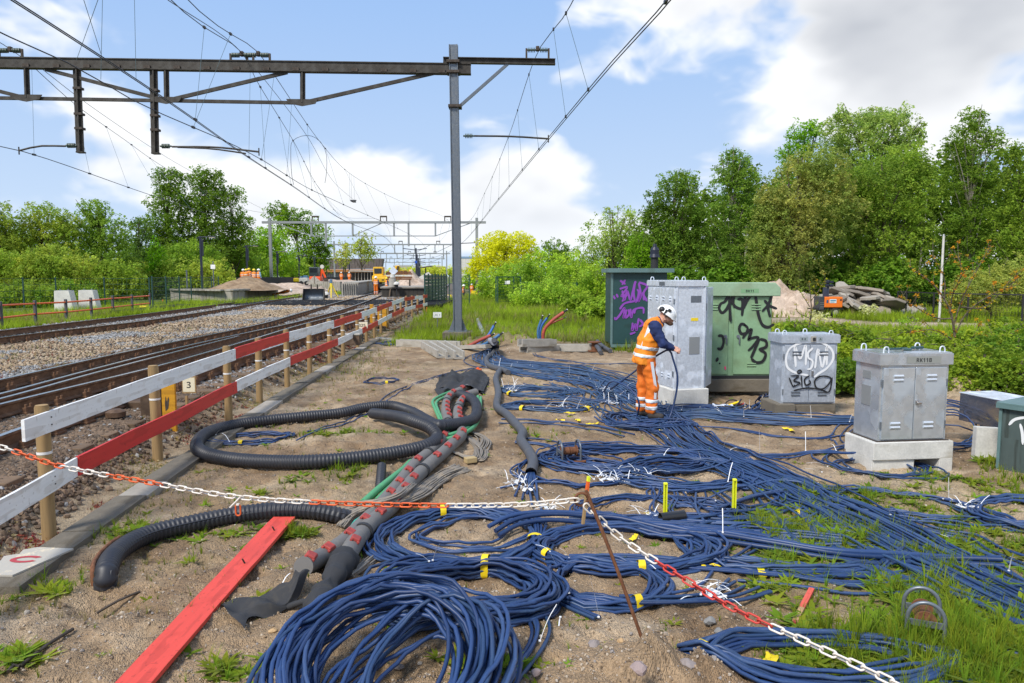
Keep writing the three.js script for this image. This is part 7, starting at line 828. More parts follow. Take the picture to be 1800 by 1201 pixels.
// foreground pile
coil('large heap of blue cable coiled beside the black duct sleeves, with yellow tape', [818, 1056], 0.53, 0.43, 36, 1, { spread: 0.16, layers: 7, tapes: [-1.35], ties: 3, shift: 0.07, wob: 0.06 });
coil('heap of blue cable loops arching over the foremost coil', [678, 1232], 0.45, 0.43, 30, 2, { spread: 0.22, layers: 4, tilt: [0.24, 0.08], lift: 0.01, shift: 0.07, ties: 1, wob: 0.06, ry: 0.35 });
coil('blue cable loops fallen over the heap towards the rusty pin', [748, 1232], 0.34, 0.4, 13, 3, { spread: 0.25, layers: 3, tilt: [0.2, 0.0], lift: 0.03, shift: 0.08, wob: 0.08, ry: -0.5 });
coil('wide blue cable coil under the white chain with yellow tapes', [808, 948], 0.62, 0.60, 18, 4, { spread: 0.17, layers: 3, tapes: [0.15, -1.9], shift: 0.06 });
coil('loose inner loops of blue cable on bare sand under the chain', [840, 938], 0.42, 0.36, 4, 41, { spread: 0.2, layers: 2, shift: 0.1, wob: 0.1 });
coil('blue cable coil around the wooden stake with an orange top', [1100, 966], 0.66, 0.40, 19, 5, { spread: 0.15, layers: 4, tapes: [1.5, 2.75], ties: 2, shift: 0.05 });
coil('small neat blue cable coil crossed by the rusty pin', [1066, 1032], 0.38, 0.34, 13, 6, { spread: 0.15, layers: 3, tapes: [1.15], ties: 3, shift: 0.03 });
coil('blue cable coil around the yellow marker post and black pipe end', [1150, 895], 0.72, 0.34, 6, 7, { spread: 0.12, layers: 2, shift: 0.08, ties: 2 });
coil('blue cable coil beside the cable roller, lying widest', [1110, 812], 0.92, 0.50, 18, 8, { spread: 0.18, layers: 4, shift: 0.10, ties: 2, wob: 0.06 });
coil('blue cable coil looping below the roller on the bare sand', [1015, 830], 0.62, 0.55, 5, 9, { spread: 0.12, layers: 2, shift: 0.08, wob: 0.07 });
coil('blue cable coil in front of the widest coil with hanging loops', [1200, 838], 0.66, 0.50, 17, 10, { spread: 0.20, layers: 4, shift: 0.1, ties: 3 });
coil('blue cable coil in the middle of the tangle, upper one', [950, 690], 0.62, 0.40, 9, 11, { spread: 0.3, layers: 3, mats: BLUEP, ties: 4, tapes: [2.6], shift: 0.12 });
coil('blue cable coil in the middle of the tangle, lower one', [960, 716], 0.66, 0.36, 9, 12, { spread: 0.25, layers: 3, mats: BLUEP, ties: 4, tapes: [0.4, 2.2], shift: 0.12 });
coil('blue cable coil next to the wavy grey sleeve with white ties', [915, 685], 0.38, 0.3, 7, 13, { spread: 0.3, layers: 3, mats: BLUEP, ties: 5, tapes: [3.0], shift: 0.1 });
coil('dark blue cable coil at the boots of the worker', [1122, 742], 0.46, 0.42, 12, 14, { spread: 0.25, layers: 4, shift: 0.1 });
coil('flat blue cable coil between the worker and the river of cable', [1150, 752], 0.5, 0.2, 10, 15, { spread: 0.25, layers: 4, shift: 0.06 });
coil('small blue cable coil inside the corrugated loop', [440, 776], 0.52, 0.28, 6, 16, { spread: 0.16, layers: 2, tapes: [1.6], ties: 3, shift: 0.05 });
coil('thin single blue cable ring on the gravelly sand', [672, 671], 0.34, 0.26, 2, 17, { spread: 0.1, layers: 2, tapes: [1.2] });
coil('blue cable coil lying by the concrete edging end', [692, 604], 0.56, 0.5, 5, 18, { spread: 0.2, layers: 2, mats: BLUEP });
coil('open blue cable loops on the soil before cabinet RK11B', [1535, 820], 0.5, 0.36, 6, 19, { spread: 0.22, layers: 2, shift: 0.12, ties: 2, ry: -0.5 });
coil('blue cable coil of long loops crossing the grassy soil', [1590, 890], 0.72, 0.34, 6, 20, { spread: 0.2, layers: 2, shift: 0.1, ties: 2, ry: -0.55 });
coil('blue cable coil in the grass beside the weathered cabinet', [1810, 905], 0.42, 0.36, 9, 21, { spread: 0.18, layers: 3, shift: 0.05 });
coil('flattened blue cable coil beside the dirt heap and red chain', [1440, 1172], 0.68, 0.20, 17, 22, { spread: 0.24, layers: 4, tapes: [2.9], shift: 0.05, wob: 0.02 });
coil('blue cable loops tied beside the base of cabinet RK11B', [1672, 782], 0.36, 0.3, 8, 23, { spread: 0.2, layers: 3, tilt: [0.28, 0.1], shift: 0.06, ties: 3 });
coil('large blue cable rings half hidden in the weeds', [1400, 960], 0.85, 0.45, 7, 24, { spread: 0.14, layers: 2, shift: 0.1 });
coil('single wide blue cable rings around the second marker post', [1270, 880], 0.7, 0.35, 4, 25, { spread: 0.2, layers: 2, shift: 0.1, wob: 0.1 });
coil('slack blue cable rings where the tangle meets the worker', [1060, 700], 0.7, 0.45, 6, 26, { spread: 0.35, layers: 2, mats: BLUEP, shift: 0.2, ties: 4, wob: 0.12 });
// runs
bundle('dense river of blue cables from the duct mouths to the tangle', [[872, 603, 0.1], [866, 616], [855, 628], [872, 640], [930, 646], [1000, 654], [1060, 668], [1110, 690], [1150, 712]], 40, 0.62, 51, { mats: BLUEP, layers: 3, ties: 16, fan: [0.12, 0.9] });
bundle('blue cables spreading across the upper edge of the tangle', [[850, 640], [900, 655], [960, 664], [1030, 672], [1090, 684], [1130, 700]], 18, 0.5, 52, { mats: BLUEP, layers: 2, ties: 10, fan: [0.4, 1.3] });
bundle('tangled blue cable ends in front of the worker', [[1040, 672], [1075, 690], [1100, 705], [1130, 722], [1180, 735]], 20, 0.75, 53, { mats: BLUEP, layers: 3, ties: 14, jit: 2, fan: [1.2, 0.7] });
bundle('river of blue cables flowing from the worker towards the grass', [[1140, 728], [1180, 752], [1225, 785], [1290, 818], [1370, 852], [1450, 892], [1540, 935], [1640, 985], [1740, 1035], [1850, 1085]], 44, 0.42, 54, { layers: 3, ties: 8, fan: [0.9, 0.9], mats: [...BLUES, BLUEP[0], BLUEP[1]] });
bundle('outer blue cables running beside the river of cable through grass', [[1240, 790], [1340, 842], [1420, 905], [1470, 955], [1580, 1005], [1720, 1062], [1850, 1120]], 6, 0.2, 55, { layers: 1, jit: 2.2, r: 0.017 });
bundle('blue cables running from the worker to cabinet RK11B', [[1150, 730], [1220, 728], [1300, 735], [1380, 742], [1450, 744], [1508, 744]], 20, 0.36, 56, { layers: 3, ties: 7, fan: [1.3, 0.7], mats: BLUEP });
bundle('blue cables bending up to the graffiti cabinet', [[1180, 722], [1240, 718], [1290, 728], [1325, 724], [1340, 708, 0.05], [1350, 696, 0.2]], 16, 0.3, 57, { layers: 3, ties: 5, fan: [1.2, 0.35], tapes: [0.94] });
bundle('blue cables passing in front of the tall cabinet base', [[1150, 716], [1190, 722], [1240, 726], [1300, 732]], 10, 0.3, 58, { layers: 2, mats: BLUEP });
bundle('thick blue cables stretched from the stake to the grass', [[868, 945, 0.03], [910, 925, 0.05], [960, 918, 0.06], [1060, 922, 0.04], [1200, 945, 0.02], [1320, 962], [1480, 985], [1640, 990], [1760, 1000]], 3, 0.06, 59, { r: 0.021, layers: 2, ties: 2, jit: 1.4 });
bundle('flat taped ribbon of blue cables on the bare sand', [[1000, 985], [1120, 988], [1250, 1000], [1400, 1008], [1560, 1008]], 8, 0.10, 60, { layers: 1, jit: 0.5, tapes: [0.62] });
bundle('blue cables looping from the tangle around the marker posts', [[1150, 905], [1230, 915], [1320, 920], [1400, 905], [1430, 880], [1395, 862], [1320, 868], [1240, 895]], 7, 0.22, 61, { layers: 2, jit: 1.6 });
bundle('dark blue cables sweeping across behind the black pipe end', [[1000, 918], [1120, 925], [1260, 935], [1380, 948], [1480, 960]], 9, 0.16, 62, { layers: 2, jit: 1.5 });
bundle('short blue cable tails with dark ends beside the red chain', [[1090, 1062], [1160, 1062], [1230, 1058], [1280, 1048], [1310, 1036]], 7, 0.09, 63, { layers: 2, jit: 1.5, fan: [0.6, 2.2] });
bundle('blue cables crossing the sand from the foam sleeve to the coils', [[880, 740], [940, 742], [1010, 748], [1060, 756], [1110, 768]], 3, 0.12, 64, { layers: 1, jit: 1.5 });
bundle('pair of thin blue cables from the corrugated loop to the black cloth', [[515, 775], [560, 758], [610, 742], [660, 718], [695, 692], [740, 672], [800, 655], [850, 645]], 2, 0.05, 65, { layers: 1 });
bundle('two blue cables reaching back past the concrete troughs', [[1120, 640], [1050, 641], [1000, 636], [950, 628], [932, 612], [922, 604]], 2, 0.06, 66, { layers: 1, mats: BLUEP });
bundle('single blue cables wandering over the bare soil near the roller', [[905, 780], [960, 782], [1010, 800], [1060, 815], [1130, 818]], 3, 0.25, 67, { layers: 1, jit: 2 });
bundle('blue cables linking the open loops to cabinet RK11B', [[1500, 745], [1485, 760], [1478, 772], [1500, 790], [1530, 806]], 3, 0.1, 68, { layers: 1, jit: 1.4 });
bundle('two thin blue cables along the soil before cabinet RK11B', [[1255, 790], [1340, 803], [1400, 800], [1440, 797], [1500, 800]], 4, 0.07, 69, { layers: 1, ties: 2 });
bundle('long thin blue cable crossing the empty soil', [[1225, 752], [1290, 756], [1360, 768], [1430, 772], [1490, 764]], 2, 0.04, 70, { layers: 1 });
bundle('blue cables leaving the long loops towards the grass edge', [[1560, 895], [1620, 930], [1690, 945], [1740, 975], [1830, 1010]], 4, 0.12, 71, { layers: 1, jit: 1.6 });
bundle('fine blue cables half lost in the long grass', [[1300, 1005], [1420, 1022], [1540, 1035], [1640, 1020], [1660, 1005]], 5, 0.18, 72, { layers: 1, jit: 2 });
bundle('two blue cables joining the neat coil to the wide coil', [[940, 975], [962, 1000], [955, 1030], [985, 1060], [1052, 1092]], 3, 0.05, 73, { layers: 1, ties: 2 });
bundle('blue cable tails dangling out of the heap', [[930, 1080], [945, 1110], [935, 1150], [905, 1190], [890, 1220]], 4, 0.08, 74, { layers: 1, jit: 1.5, ties: 1 });
bundle('blue cables hanging down between the coils like strings', [[1165, 845], [1175, 870], [1160, 900], [1180, 925]], 5, 0.28, 75, { layers: 2, jit: 2 });
bundle('slanting blue cables over the rim of the second coil', [[1230, 870], [1260, 900], [1300, 930], [1250, 975], [1200, 990]], 5, 0.25, 76, { layers: 2, jit: 2 });
bundle('blue cables sagging through the gap below the worker', [[1080, 738], [1060, 720], [1050, 700], [1064, 684], [1090, 690]], 4, 0.2, 77, { layers: 1, jit: 2, mats: BLUEP });
bundle('blue cables lying in the grass at the picture edge beside the reel', [[1560, 1165], [1640, 1172], [1720, 1160], [1800, 1175]], 6, 0.16, 78, { layers: 1, jit: 2 });
{ // the cable in the worker's hands
  const w = G(1136, 739), h = D(1177, 616, -w.z - 0.15), t = wthing('held_cable', 'single blue cable in the hands of the worker curving to the ground', 'cable', G(1190, 720)); obj('cable', tube([G(1150, 752, 0.02), G(1175, 738, 0.05), D(1187, 700, -w.z - 0.2), D(1191, 662, -w.z - 0.2), D(1184, 634, -w.z - 0.18), h, D(1160, 622, -w.z), D(1120, 650, -w.z + 0.15), D(1085, 676, -w.z + 0.3), G(1072, 682, 0.02), G(1060, 690, 0.02)], 0.0145, 7, 0.06), BLUES[2], t);
  const t2 = wthing('loop_cable', 'blue cable loop standing up beside the knees of the worker', 'cable', G(1100, 745)); obj('cable', tube([G(1060, 690, 0.02), D(1085, 672, -w.z + 0.2), D(1108, 684, -w.z + 0.0), D(1123, 706, -w.z - 0.15), G(1118, 735, 0.03), G(1095, 750, 0.02), G(1060, 742, 0.02), G(1045, 733, 0.02)], 0.0135, 7, 0.06), BLUES[0], t2);
}
// ================================================================ scraps on the sand
{
  const scrap = (px, py, w, s, lab, cat, mat, grp) => { const p = G(px, py), g = new THREE.PlaneGeometry(w, w * 0.3, 12, 5); g.rotateX(-PI / 2); const a = g.attributes.position; for (let i = 0; i < a.count; i++) { const x = a.getX(i), z = a.getZ(i); a.setXYZ(i, x, 0.008 + 0.03 * n2(x * 35 + s, z * 40, s), z + 0.04 * Math.sin(x * 12 + s)); } g.rotateY(s); g.translate(p.x, p.y, p.z); g.computeVertexNormals(); tag(obj('tape_scrap', g, mat), lab, cat, grp); };
  [[985, 741], [1012, 741], [1042, 747], [1065, 746], [1000, 728], [1155, 912], [1110, 948], [950, 720], [1340, 1168], [1250, 1002], [1400, 905], [1040, 718], [890, 692], [1160, 760], [1385, 758], [960, 893]].forEach(([x, y], i) => scrap(x, y, 0.13 + 0.05 * (i % 3), i * 1.7, 'crumpled scrap of yellow tape lying ' + ['on bare sand before the worker', 'folded in two on bare sand', 'in a long strip near the dark coil', 'at the edge of the dark coil', 'below the lower middle coil', 'before the black pipe end', 'inside the stake coil', 'by the wavy sleeve', 'by the flattened coil', 'on the flat cable ribbon', 'among weeds beside the river of cable', 'in the thickest tangle', 'under the upper sleeve ties', 'on the flat coil at the worker', 'on the run to cabinet RK11B', 'where the sleeve cables end'][i], 'tape scrap', M.yellow, 'scraps of yellow tape'));
  const bunch = (px, py, n, s, lab) => { const p = G(px, py), t = wthing('cable_tie_bunch', lab, 'cable ties', p, 'bunches of white cable ties'), R = rng(s); for (let k = 0; k < n; k++) { const a = R() * 6.28, q = p.clone().add(V3((R() - 0.5) * 0.2, 0.02 + 0.05 * R(), (R() - 0.5) * 0.12)); tie(t, q, a, 0.10 + 0.12 * R(), 0.05 + R() * R() * 1.1); } obj('label_tag', [rbox(0.1, 0.012, 0.035, p.x, p.y + 0.03, p.z, 0.004, 0.2, R() * 3), rbox(0.07, 0.012, 0.03, p.x + 0.06, p.y + 0.04, p.z + 0.03, 0.004, -0.3, R() * 3)], M.tieW, t); };
  bunch(1060, 848, 14, 1, 'spread bunch of white cable ties on the coil by the stake'); bunch(1092, 852, 12, 2, 'bunch of white cable ties on the coil by the stake'); bunch(908, 852, 10, 3, 'small bunch of white cable ties hanging off the open sleeve end'); bunch(922, 866, 10, 4, 'bunch of white cable ties below the open sleeve end'); bunch(1130, 838, 8, 5, 'white cable ties lying across the hanging loops'); bunch(990, 720, 12, 6, 'white cable ties in the middle of the tangle'); bunch(900, 690, 12, 7, 'white cable ties beside the wavy sleeve'); bunch(1240, 1048, 10, 8, 'upright white cable ties holding the dark cable tails'); bunch(1250, 1056, 6, 9, 'white cable ties holding the dark cable tails'); bunch(960, 898, 8, 10, 'white cable ties where the sleeve cables end'); bunch(1140, 912, 7, 11, 'white cable ties in front of the black pipe end'); bunch(1068, 690, 14, 12, 'many white cable ties where the tangle is thickest'); bunch(1078, 712, 10, 13, 'white cable ties where the tangle is thickest'); bunch(1690, 896, 6, 14, 'white cable ties and a tag on the grassy soil');
  for (const [px, py, a, l] of [[1336, 802, 1.5, 0.3], [1270, 792, 1.2, 0.24], [1275, 800, 0.4, 0.2], [1455, 820, 0.1, 0.22], [1445, 830, 3, 0.2], [1000, 668, 1.5, 0.3], [1130, 730, 1.3, 0.3], [1668, 880, 1.5, 0.22], [495, 1028, 0.3, 0.12], [985, 1085, 3.0, 0.22], [1635, 945, 0.4, 0.2]]) { const p = G(px, py, 0.01), t = wthing('cable_tie', 'single white cable tie lying or sticking up from the soil', 'cable tie', p, 'single white cable ties'); tie(t, p, px, l, a); }
}
// ================================================================ foreground odds and ends
{
  const a = L(500, 915, 0.03), b = L(238, 1212, 0.03), t = wthing('red_plank', 'long red painted plank lying across the soil', 'plank', V3((a.x + b.x) / 2, 0, (a.z + b.z) / 2)); const y0 = hgt(a.x, a.z) + 0.05, y1 = hgt(b.x, b.z) + 0.05; const A = V3(a.x, y0, a.z), B = V3(b.x - 0.02, y1, b.z + 0.35); const pl = plank(A, B, 0.185, 0.028, 0.012, 3); obj('plank', pl, M.redP, t); obj('nail', [0.12, 0.35].map((k) => { const p = A.clone().lerp(B, k); return cyl(0.006, 0.006, 0.05, p.x + 0.02, p.y + 0.03, p.z, 6, 0.3, 0.3); }), M.iron, t);
  const rp = wthing('rusty_pipe', 'bent rusty pipe sticking up beside the corrugated conduit', 'pipe', G(172, 1060)); obj('pipe', tube(GP([[174, 1068, -0.04], [168, 1045, 0.06], [163, 1010, 0.06], [172, 978, 0.05], [195, 955, 0.03], [212, 944, 0.02]]), 0.018, 8), M.rust, rp);
  const st = (a, b, r, lab) => { const p = G(...a, 0.015), q = G(...b, 0.02), t = wthing('steel_rod', lab, 'rod', p); obj('rod', tube([p, p.clone().lerp(q, 0.5).add(V3(0, 0.012, 0)), q], r, 6), M.iron, t); return t; }; st([170, 1078], [246, 1040], 0.009, 'thin dark rod lying before the conduit hole'); { const t = st([34, 1172], [128, 1106], 0.011, 'hooked dark rod lying on the bare soil'); const p = G(34, 1172, 0.02); obj('hook', tube([p, p.clone().add(V3(-0.03, 0.01, -0.01)), p.clone().add(V3(-0.025, 0.0, 0.05))], 0.011, 6), M.iron, t); } { const t = st([510, 1106], [600, 1092], 0.006, 'bent black wire lying near the twisted sleeve'); }
  // rebar pin with eye
  const base = G(1139, 1139), Zp = -base.z, eye_ = D(1022, 878, Zp + 0.06), pin = wthing('rebar_pin', 'rusty reinforcing bar with a looped eye leaning in the soil', 'pin', base); const topP = D(1030, 862, Zp + 0.06); obj('bar', tubeP(path([base.clone().add(V3(0.02, -0.1, 0)), base.clone().lerp(topP, 0.5), topP], 0.012), (k, l) => 0.0095 + (Math.floor(l / 0.018) % 2) * 0.0012, 8), M.rust, pin); { const P = []; for (let k = 0; k <= 20; k++) { const w = 0.3 + k / 20 * 5.9; P.push(V3(eye_.x + 0.036 * Math.cos(w), eye_.y + 0.042 * Math.sin(w), eye_.z + 0.018 * Math.sin(w))); } obj('eye', tubeP(P, 0.0085, 8), M.rust, pin); }
  // chains
  const lp = []; for (let k = 0; k < 22; k++) { const w = k / 22 * PI * 2, c = Math.cos(w), s = Math.sin(w); lp.push(V3(0.016 * s, 0, 0.021 * Math.sign(c) * 1 + 0.016 * c)); } const linkG = tubeP(lp, 0.0055, 6, true);
  const chain = (label, pts, cols) => { const c = new THREE.CatmullRomCurve3(pts, false, 'centripetal'), len = c.getLength(), n = Math.floor(len / 0.0605), t = thing('plastic_chain', label, 'chain', pts[0]); c.arcLengthDivisions = 800; for (let i = 0; i < n; i++) { const u = (i + 0.5) / n, p = c.getPointAt(u), d = c.getTangentAt(u), m = new THREE.Mesh(linkG, cols(u, i)); m.name = 'link'; m.castShadow = m.receiveShadow = true; m.position.copy(p).sub(pts[0]); m.quaternion.setFromUnitVectors(V3(0, 0, 1), d); m.rotateZ((i % 2 ? PI / 2 : 0) + 0.6); t.add(m); } return t; };
  const E = eye_.clone().add(V3(-0.02, 0, 0.01));
  chain('plastic chain in white and orange lengths hanging across to the barrier', [D(-160, 752, 5.1), D(0, 786, 5.0), D(100, 818, 4.9), D(250, 846, 4.75), D(420, 874, 4.6), D(600, 885, 4.45), D(800, 889, 4.32), D(940, 886, Zp + 0.13), E], (u) => { const x = lerp(-160, 1022, u); return (x > 45 && x < 145) || (x > 235 && x < 335) || (x > 595 && x < 800) ? M.chainO : M.chainW; });
  const rp_ = [eye_.clone().add(V3(0.02, -0.03, 0.01)), D(1090, 945, 3.95), D(1190, 1010, 3.7), D(1300, 1075, 3.45), D(1420, 1130, 3.22), D(1540, 1185, 3.02), D(1650, 1240, 2.85)]; chain('plastic chain in cream and dark red lengths running down to the grass', rp_, (u) => { const x = lerp(1030, 1650, u); return x > 1195 && x < 1425 ? M.chainR : M.chainW; });
  { const p = D(418, 884, 4.58), t = thing('chain_hook', 'small orange link hanging below the knotted chain', 'chain link', [p.x, p.y, p.z]); const m = share('link', linkG, M.chainO, t, 0, -0.05, 0, 0, PI / 2); m.scale.setScalar(1); obj('knot', [rod(V3(-0.05, -0.03, 0.01), V3(0.02, 0.04, 0), 0.006), rbox(0.022, 0.016, 0.02, 0.0, -0.012, 0, 0.005)], M.chainW, t); }
  // stakes and markers
  const sk = G(1021, 942), s1 = wthing('wooden_stake', 'thin wooden stake with a yellow and orange painted head', 'stake', sk); const tp = D(1035, 838, -sk.z + 0.02); obj('stake', bar(sk.clone().add(V3(0, -0.05, 0)), sk.clone().lerp(tp, 0.74), 0.03, 0.018), M.wood, s1); obj('orange_band', bar(sk.clone().lerp(tp, 0.741), sk.clone().lerp(tp, 0.92), 0.031, 0.019), M.orangeP, s1); obj('yellow_head', bar(sk.clone().lerp(tp, 0.921), tp, 0.031, 0.019), M.neon, s1);
  for (const [x, y, yt, lab] of [[1169, 903, 848, 'bright yellow marker post beside the black pipe end'], [1290, 900, 841, 'bright yellow marker post standing apart near the grass']]) { const p = G(x, y), h = (y - yt) * (-p.z) / 1250, t = thing('marker_post', lab, 'marker post', [p.x, p.y - 0.03, p.z]); obj('post', [box(0.008, h + 0.03, 0.03, -0.012, (h + 0.03) / 2, 0), box(0.008, h + 0.03, 0.03, 0.012, (h + 0.03) / 2, 0), box(0.028, h + 0.03, 0.008, 0, (h + 0.03) / 2, -0.012)], M.neon, t); obj('cap', rbox(0.036, 0.02, 0.036, 0, h + 0.03, 0, 0.006), M.neon, t); }
  { const p = G(1180, 918), t = wthing('pipe_end', 'short open black pipe end beside the yellow marker post', 'pipe', p); const A = p.clone().add(V3(-0.10, 0.045, 0.03)), B = p.clone().add(V3(0.12, 0.05, -0.03)); obj('pipe', tubeP([A, B], 0.045, 18, false, false), std([0.018, 0.018, 0.02], 0.3), t); obj('lining', tubeP([A.clone().lerp(B, 0.001), B], 0.038, 18, false, false), M.black, t); }
  { const a = G(1427, 1036, 0.03), b = G(1398, 1092, 0.02), t = wthing('red_stake', 'short wooden stake with faded red paint lying on sand', 'stake', a); obj('painted_end', bar(a, a.clone().lerp(b, 0.62), 0.034, 0.02), tm([0.72, 0.11, 0.07], 'paint', 0.4, 0.7), t); obj('bare_end', bar(a.clone().lerp(b, 0.621), b, 0.033, 0.019), tm([0.58, 0.40, 0.22], 'wood', 0.4, 0.8), t); obj('tip', bar(b, b.clone().add(b.clone().sub(a).multiplyScalar(0.06)), 0.018, 0.014), M.clip, t); }
  // cable rollers
  const roller = (px, py, ry, s, label) => { const p = G(px, py), t = thing('cable_roller', label, 'cable roller', [p.x, p.y, p.z], ry); for (const x of [-0.11, 0.11]) { const P = []; for (let k = 0; k <= 14; k++) { const w = PI * k / 14; P.push(V3(x, 0.15 + 0.10 * Math.sin(w), 0.095 * Math.cos(w))); } P.unshift(V3(x, 0.02, 0.095)); P.push(V3(x, 0.02, -0.095)); obj('hoop', tubeP(path(P, 0.015), 0.0115, 8), M.galvP, t); obj('side_plate', box(0.012, 0.035, 0.17, x, 0.125, 0), M.galvP, t); } obj('drum', [cyl(0.048, 0.04, 0.08, -0.045, 0.13, 0, 16, 0, PI / 2), cyl(0.04, 0.048, 0.08, 0.045, 0.13, 0, 16, 0, PI / 2), cyl(0.06, 0.06, 0.012, -0.088, 0.13, 0, 16, 0, PI / 2), cyl(0.06, 0.06, 0.012, 0.088, 0.13, 0, 16, 0, PI / 2)], M.rust, t); obj('base_tube', [rod(V3(-0.17, 0.02, 0.095), V3(0.17, 0.02, 0.095), 0.014), rod(V3(-0.17, 0.02, -0.095), V3(0.17, 0.02, -0.095), 0.014)], M.rust, t); t.scale.setScalar(s); };
  roller(1000, 812, 0.25, 1.0, 'rusty cable roller with grey hoops standing on the sand'); roller(1622, 1118, 1.15, 1.0, 'rusty cable roller with grey hoops standing in tall grass');
}
// ================================================================ plants
function leafClump(seed, n, len, wid, rad, droop = 0) {
  const R = rng(seed), pos = [], idx = []; const m = new THREE.Matrix4(), q = new THREE.Quaternion();
  for (let k = 0; k < n; k++) {
    const a = R() * 6.283, u = R() * 2 - 1, s = Math.sqrt(1 - u * u), rr = rad * (0.35 + 0.65 * R()), c = V3(Math.cos(a) * s * rr, u * rr * 0.8, Math.sin(a) * s * rr);
    q.setFromEuler(new THREE.Euler((R() - 0.5) * 2.0 - droop, R() * 6.283, (R() - 0.5) * 1.4)); const l = len * (0.7 + 0.6 * R()), w = wid * (0.7 + 0.6 * R()), b = pos.length / 3;
    for (const v of [V3(0, 0, 0), V3(w / 2, 0.12 * w, l * 0.45), V3(0, -0.04 * l, l), V3(-w / 2, 0.12 * w, l * 0.45)]) { v.applyQuaternion(q).add(c); pos.push(v.x, v.y, v.z); }
    idx.push(b, b + 1, b + 2, b, b + 2, b + 3);
  }
  const g = new THREE.BufferGeometry(); g.setAttribute('position', new THREE.Float32BufferAttribute(pos, 3)); g.setIndex(idx); g.computeVertexNormals(); return g;
}
const leafMat = new THREE.MeshPhysicalMaterial({ color: 0xffffff, roughness: 0.85, side: THREE.DoubleSide, transmission: 0.55, thickness: 0, specularIntensity: 0.12 });
const clumpA = [1, 2].map((s) => leafClump(s, 12, 0.56, 0.34, 0.9)), clumpB = [3, 4].map((s) => leafClump(s, 12, 0.62, 0.26, 0.9, 0.9)), clumpC = [5, 6].map((s) => leafClump(s, 9, 0.8, 0.6, 0.9));   // unit clumps: round, hanging, broad
function crown(parent, lobes, Z, colr, o = {}) {
  const { dens = 1, size = Z * 0.0056, set = clumpA, seed = 1, gap = 0.36, depth = 0.8, var_ = 0.35, second } = o, R = rng(seed * 7919), lots = set.map(() => []), P0 = parent.position;
  for (const [px, py, rx, ry, dz = 0] of lobes) {
    const c = D(px, py, Z + dz), ax = rx * (Z + dz) / 1250, ay = ry * (Z + dz) / 1250, az = Math.min(ax, 3.5) * depth, n = Math.round(dens * (ax * ay * 3.3 + ax * az * 2.2) / (size * size) * 2.1);
    for (let k = 0; k < n; k++) {
      const a = R() * 6.283, u = R() * 2 - 1, s = Math.sqrt(1 - u * u), lump = 0.80 + 0.42 * n3(Math.cos(a) * s * 2.2 + px, u * 2.2, Math.sin(a) * s * 2.2, seed), rr = lump * Math.pow(R(), 0.42);
      const p = V3(c.x + Math.cos(a) * s * rr * ax, c.y + u * rr * ay, c.z + Math.sin(a) * s * rr * az); if (p.y < 0.1) continue;
      const f = 2.2 / Math.max(0.7, Math.min(ax, ay)); if (fbm3(p.x * f, p.y * f * 1.25, p.z * f, 2, seed) < gap) continue;
      const b = 2.15 + (R() - 0.5) * 3 * var_ + (n3(p.x * 0.9, p.y * 0.9, p.z * 0.9, seed + 3) - 0.5) * 0.5, ye = (R() - 0.4) * 0.18, cc = second && n3(p.x * 0.7 + 9, p.y * 0.7, p.z * 0.7, seed) > 0.52 ? second : colr;
      lots[Math.floor(R() * set.length)].push([p.sub(P0), QE((R() - 0.5) * 1.1, R() * 6.283, (R() - 0.5) * 1.1), size * (0.65 + 0.75 * R()), C(clamp(cc[0] * b * (1 + ye), 0.01, 0.8), clamp(cc[1] * b * 1.06, 0.01, 0.8), clamp(cc[2] * b * (1 - ye) * 0.45, 0.004, 0.5))]);
    }
  }
  lots.forEach((l, i) => { if (l.length) scatter('crown', set[i], leafMat, l, parent); });
}
function tree(label, px, base, Z, lobes, colr, o = {}) {
  const { name = 'tree', cat = 'tree', trunk = 0.16, bark = M.bark, group, stems = 1 } = o, b = D(px, 500, Z), t = thing(name, label, cat, [b.x, base, b.z], 0, group), R = rng((o.seed || 1) * 31 + Math.round(px));
  const top = lobes.reduce((a, l) => Math.max(a, D(l[0], l[1] - l[3] * 0.75, Z).y), 0);
  const mainTop = V3((D(lobes[0][0], lobes[0][1], Z).x - b.x) * 0.9, (top - base), (R() - 0.5) * 0.5);
  for (let s = 0; s < stems; s++) { const off = s ? V3((R() - 0.5) * 2.4, 0, (R() - 0.5)) : V3(); const P = path([V3(off.x * 0.3, -0.2, 0), V3(off.x * 0.5 + (R() - 0.5) * 0.3, mainTop.y * 0.3, off.z * 0.3), V3(off.x + mainTop.x * 0.5 + (R() - 0.5) * 0.4, mainTop.y * 0.62, off.z), V3(off.x + mainTop.x, mainTop.y * (s ? 0.8 : 0.96), off.z)], 0.6); const tr = obj('trunk', tubeP(P, (k) => trunk * (1 - 0.85 * k) * (s ? 0.7 : 1) + 0.015, 8), bark, t);
    if (!s) lobes.forEach(([lx, ly, rx, ry, dz = 0], i) => { const c = D(lx, ly, Z + dz).sub(V3(b.x, base, b.z)), st = P[Math.min(P.length - 2, Math.max(1, Math.floor(P.length * clamp(c.y / mainTop.y - 0.28, 0.12, 0.8))))]; for (let j = 0; j < 4; j++) { const e = c.clone().add(V3((R() - 0.5) * rx * Z / 1250 * 1.5, (R() - 0.2) * ry * Z / 1250 * 1.3, (R() - 0.5) * 1.6)); if (e.y < 0.3) e.y = 0.3; obj('limb', tubeP(path([st, st.clone().lerp(e, 0.45).add(V3(0, 0.25, 0)), e], 0.5), (k) => trunk * 0.36 * (1 - 0.85 * k) + 0.008, 5), bark, t); } }); }
  crown(t, lobes, Z, colr, o); return t;
}
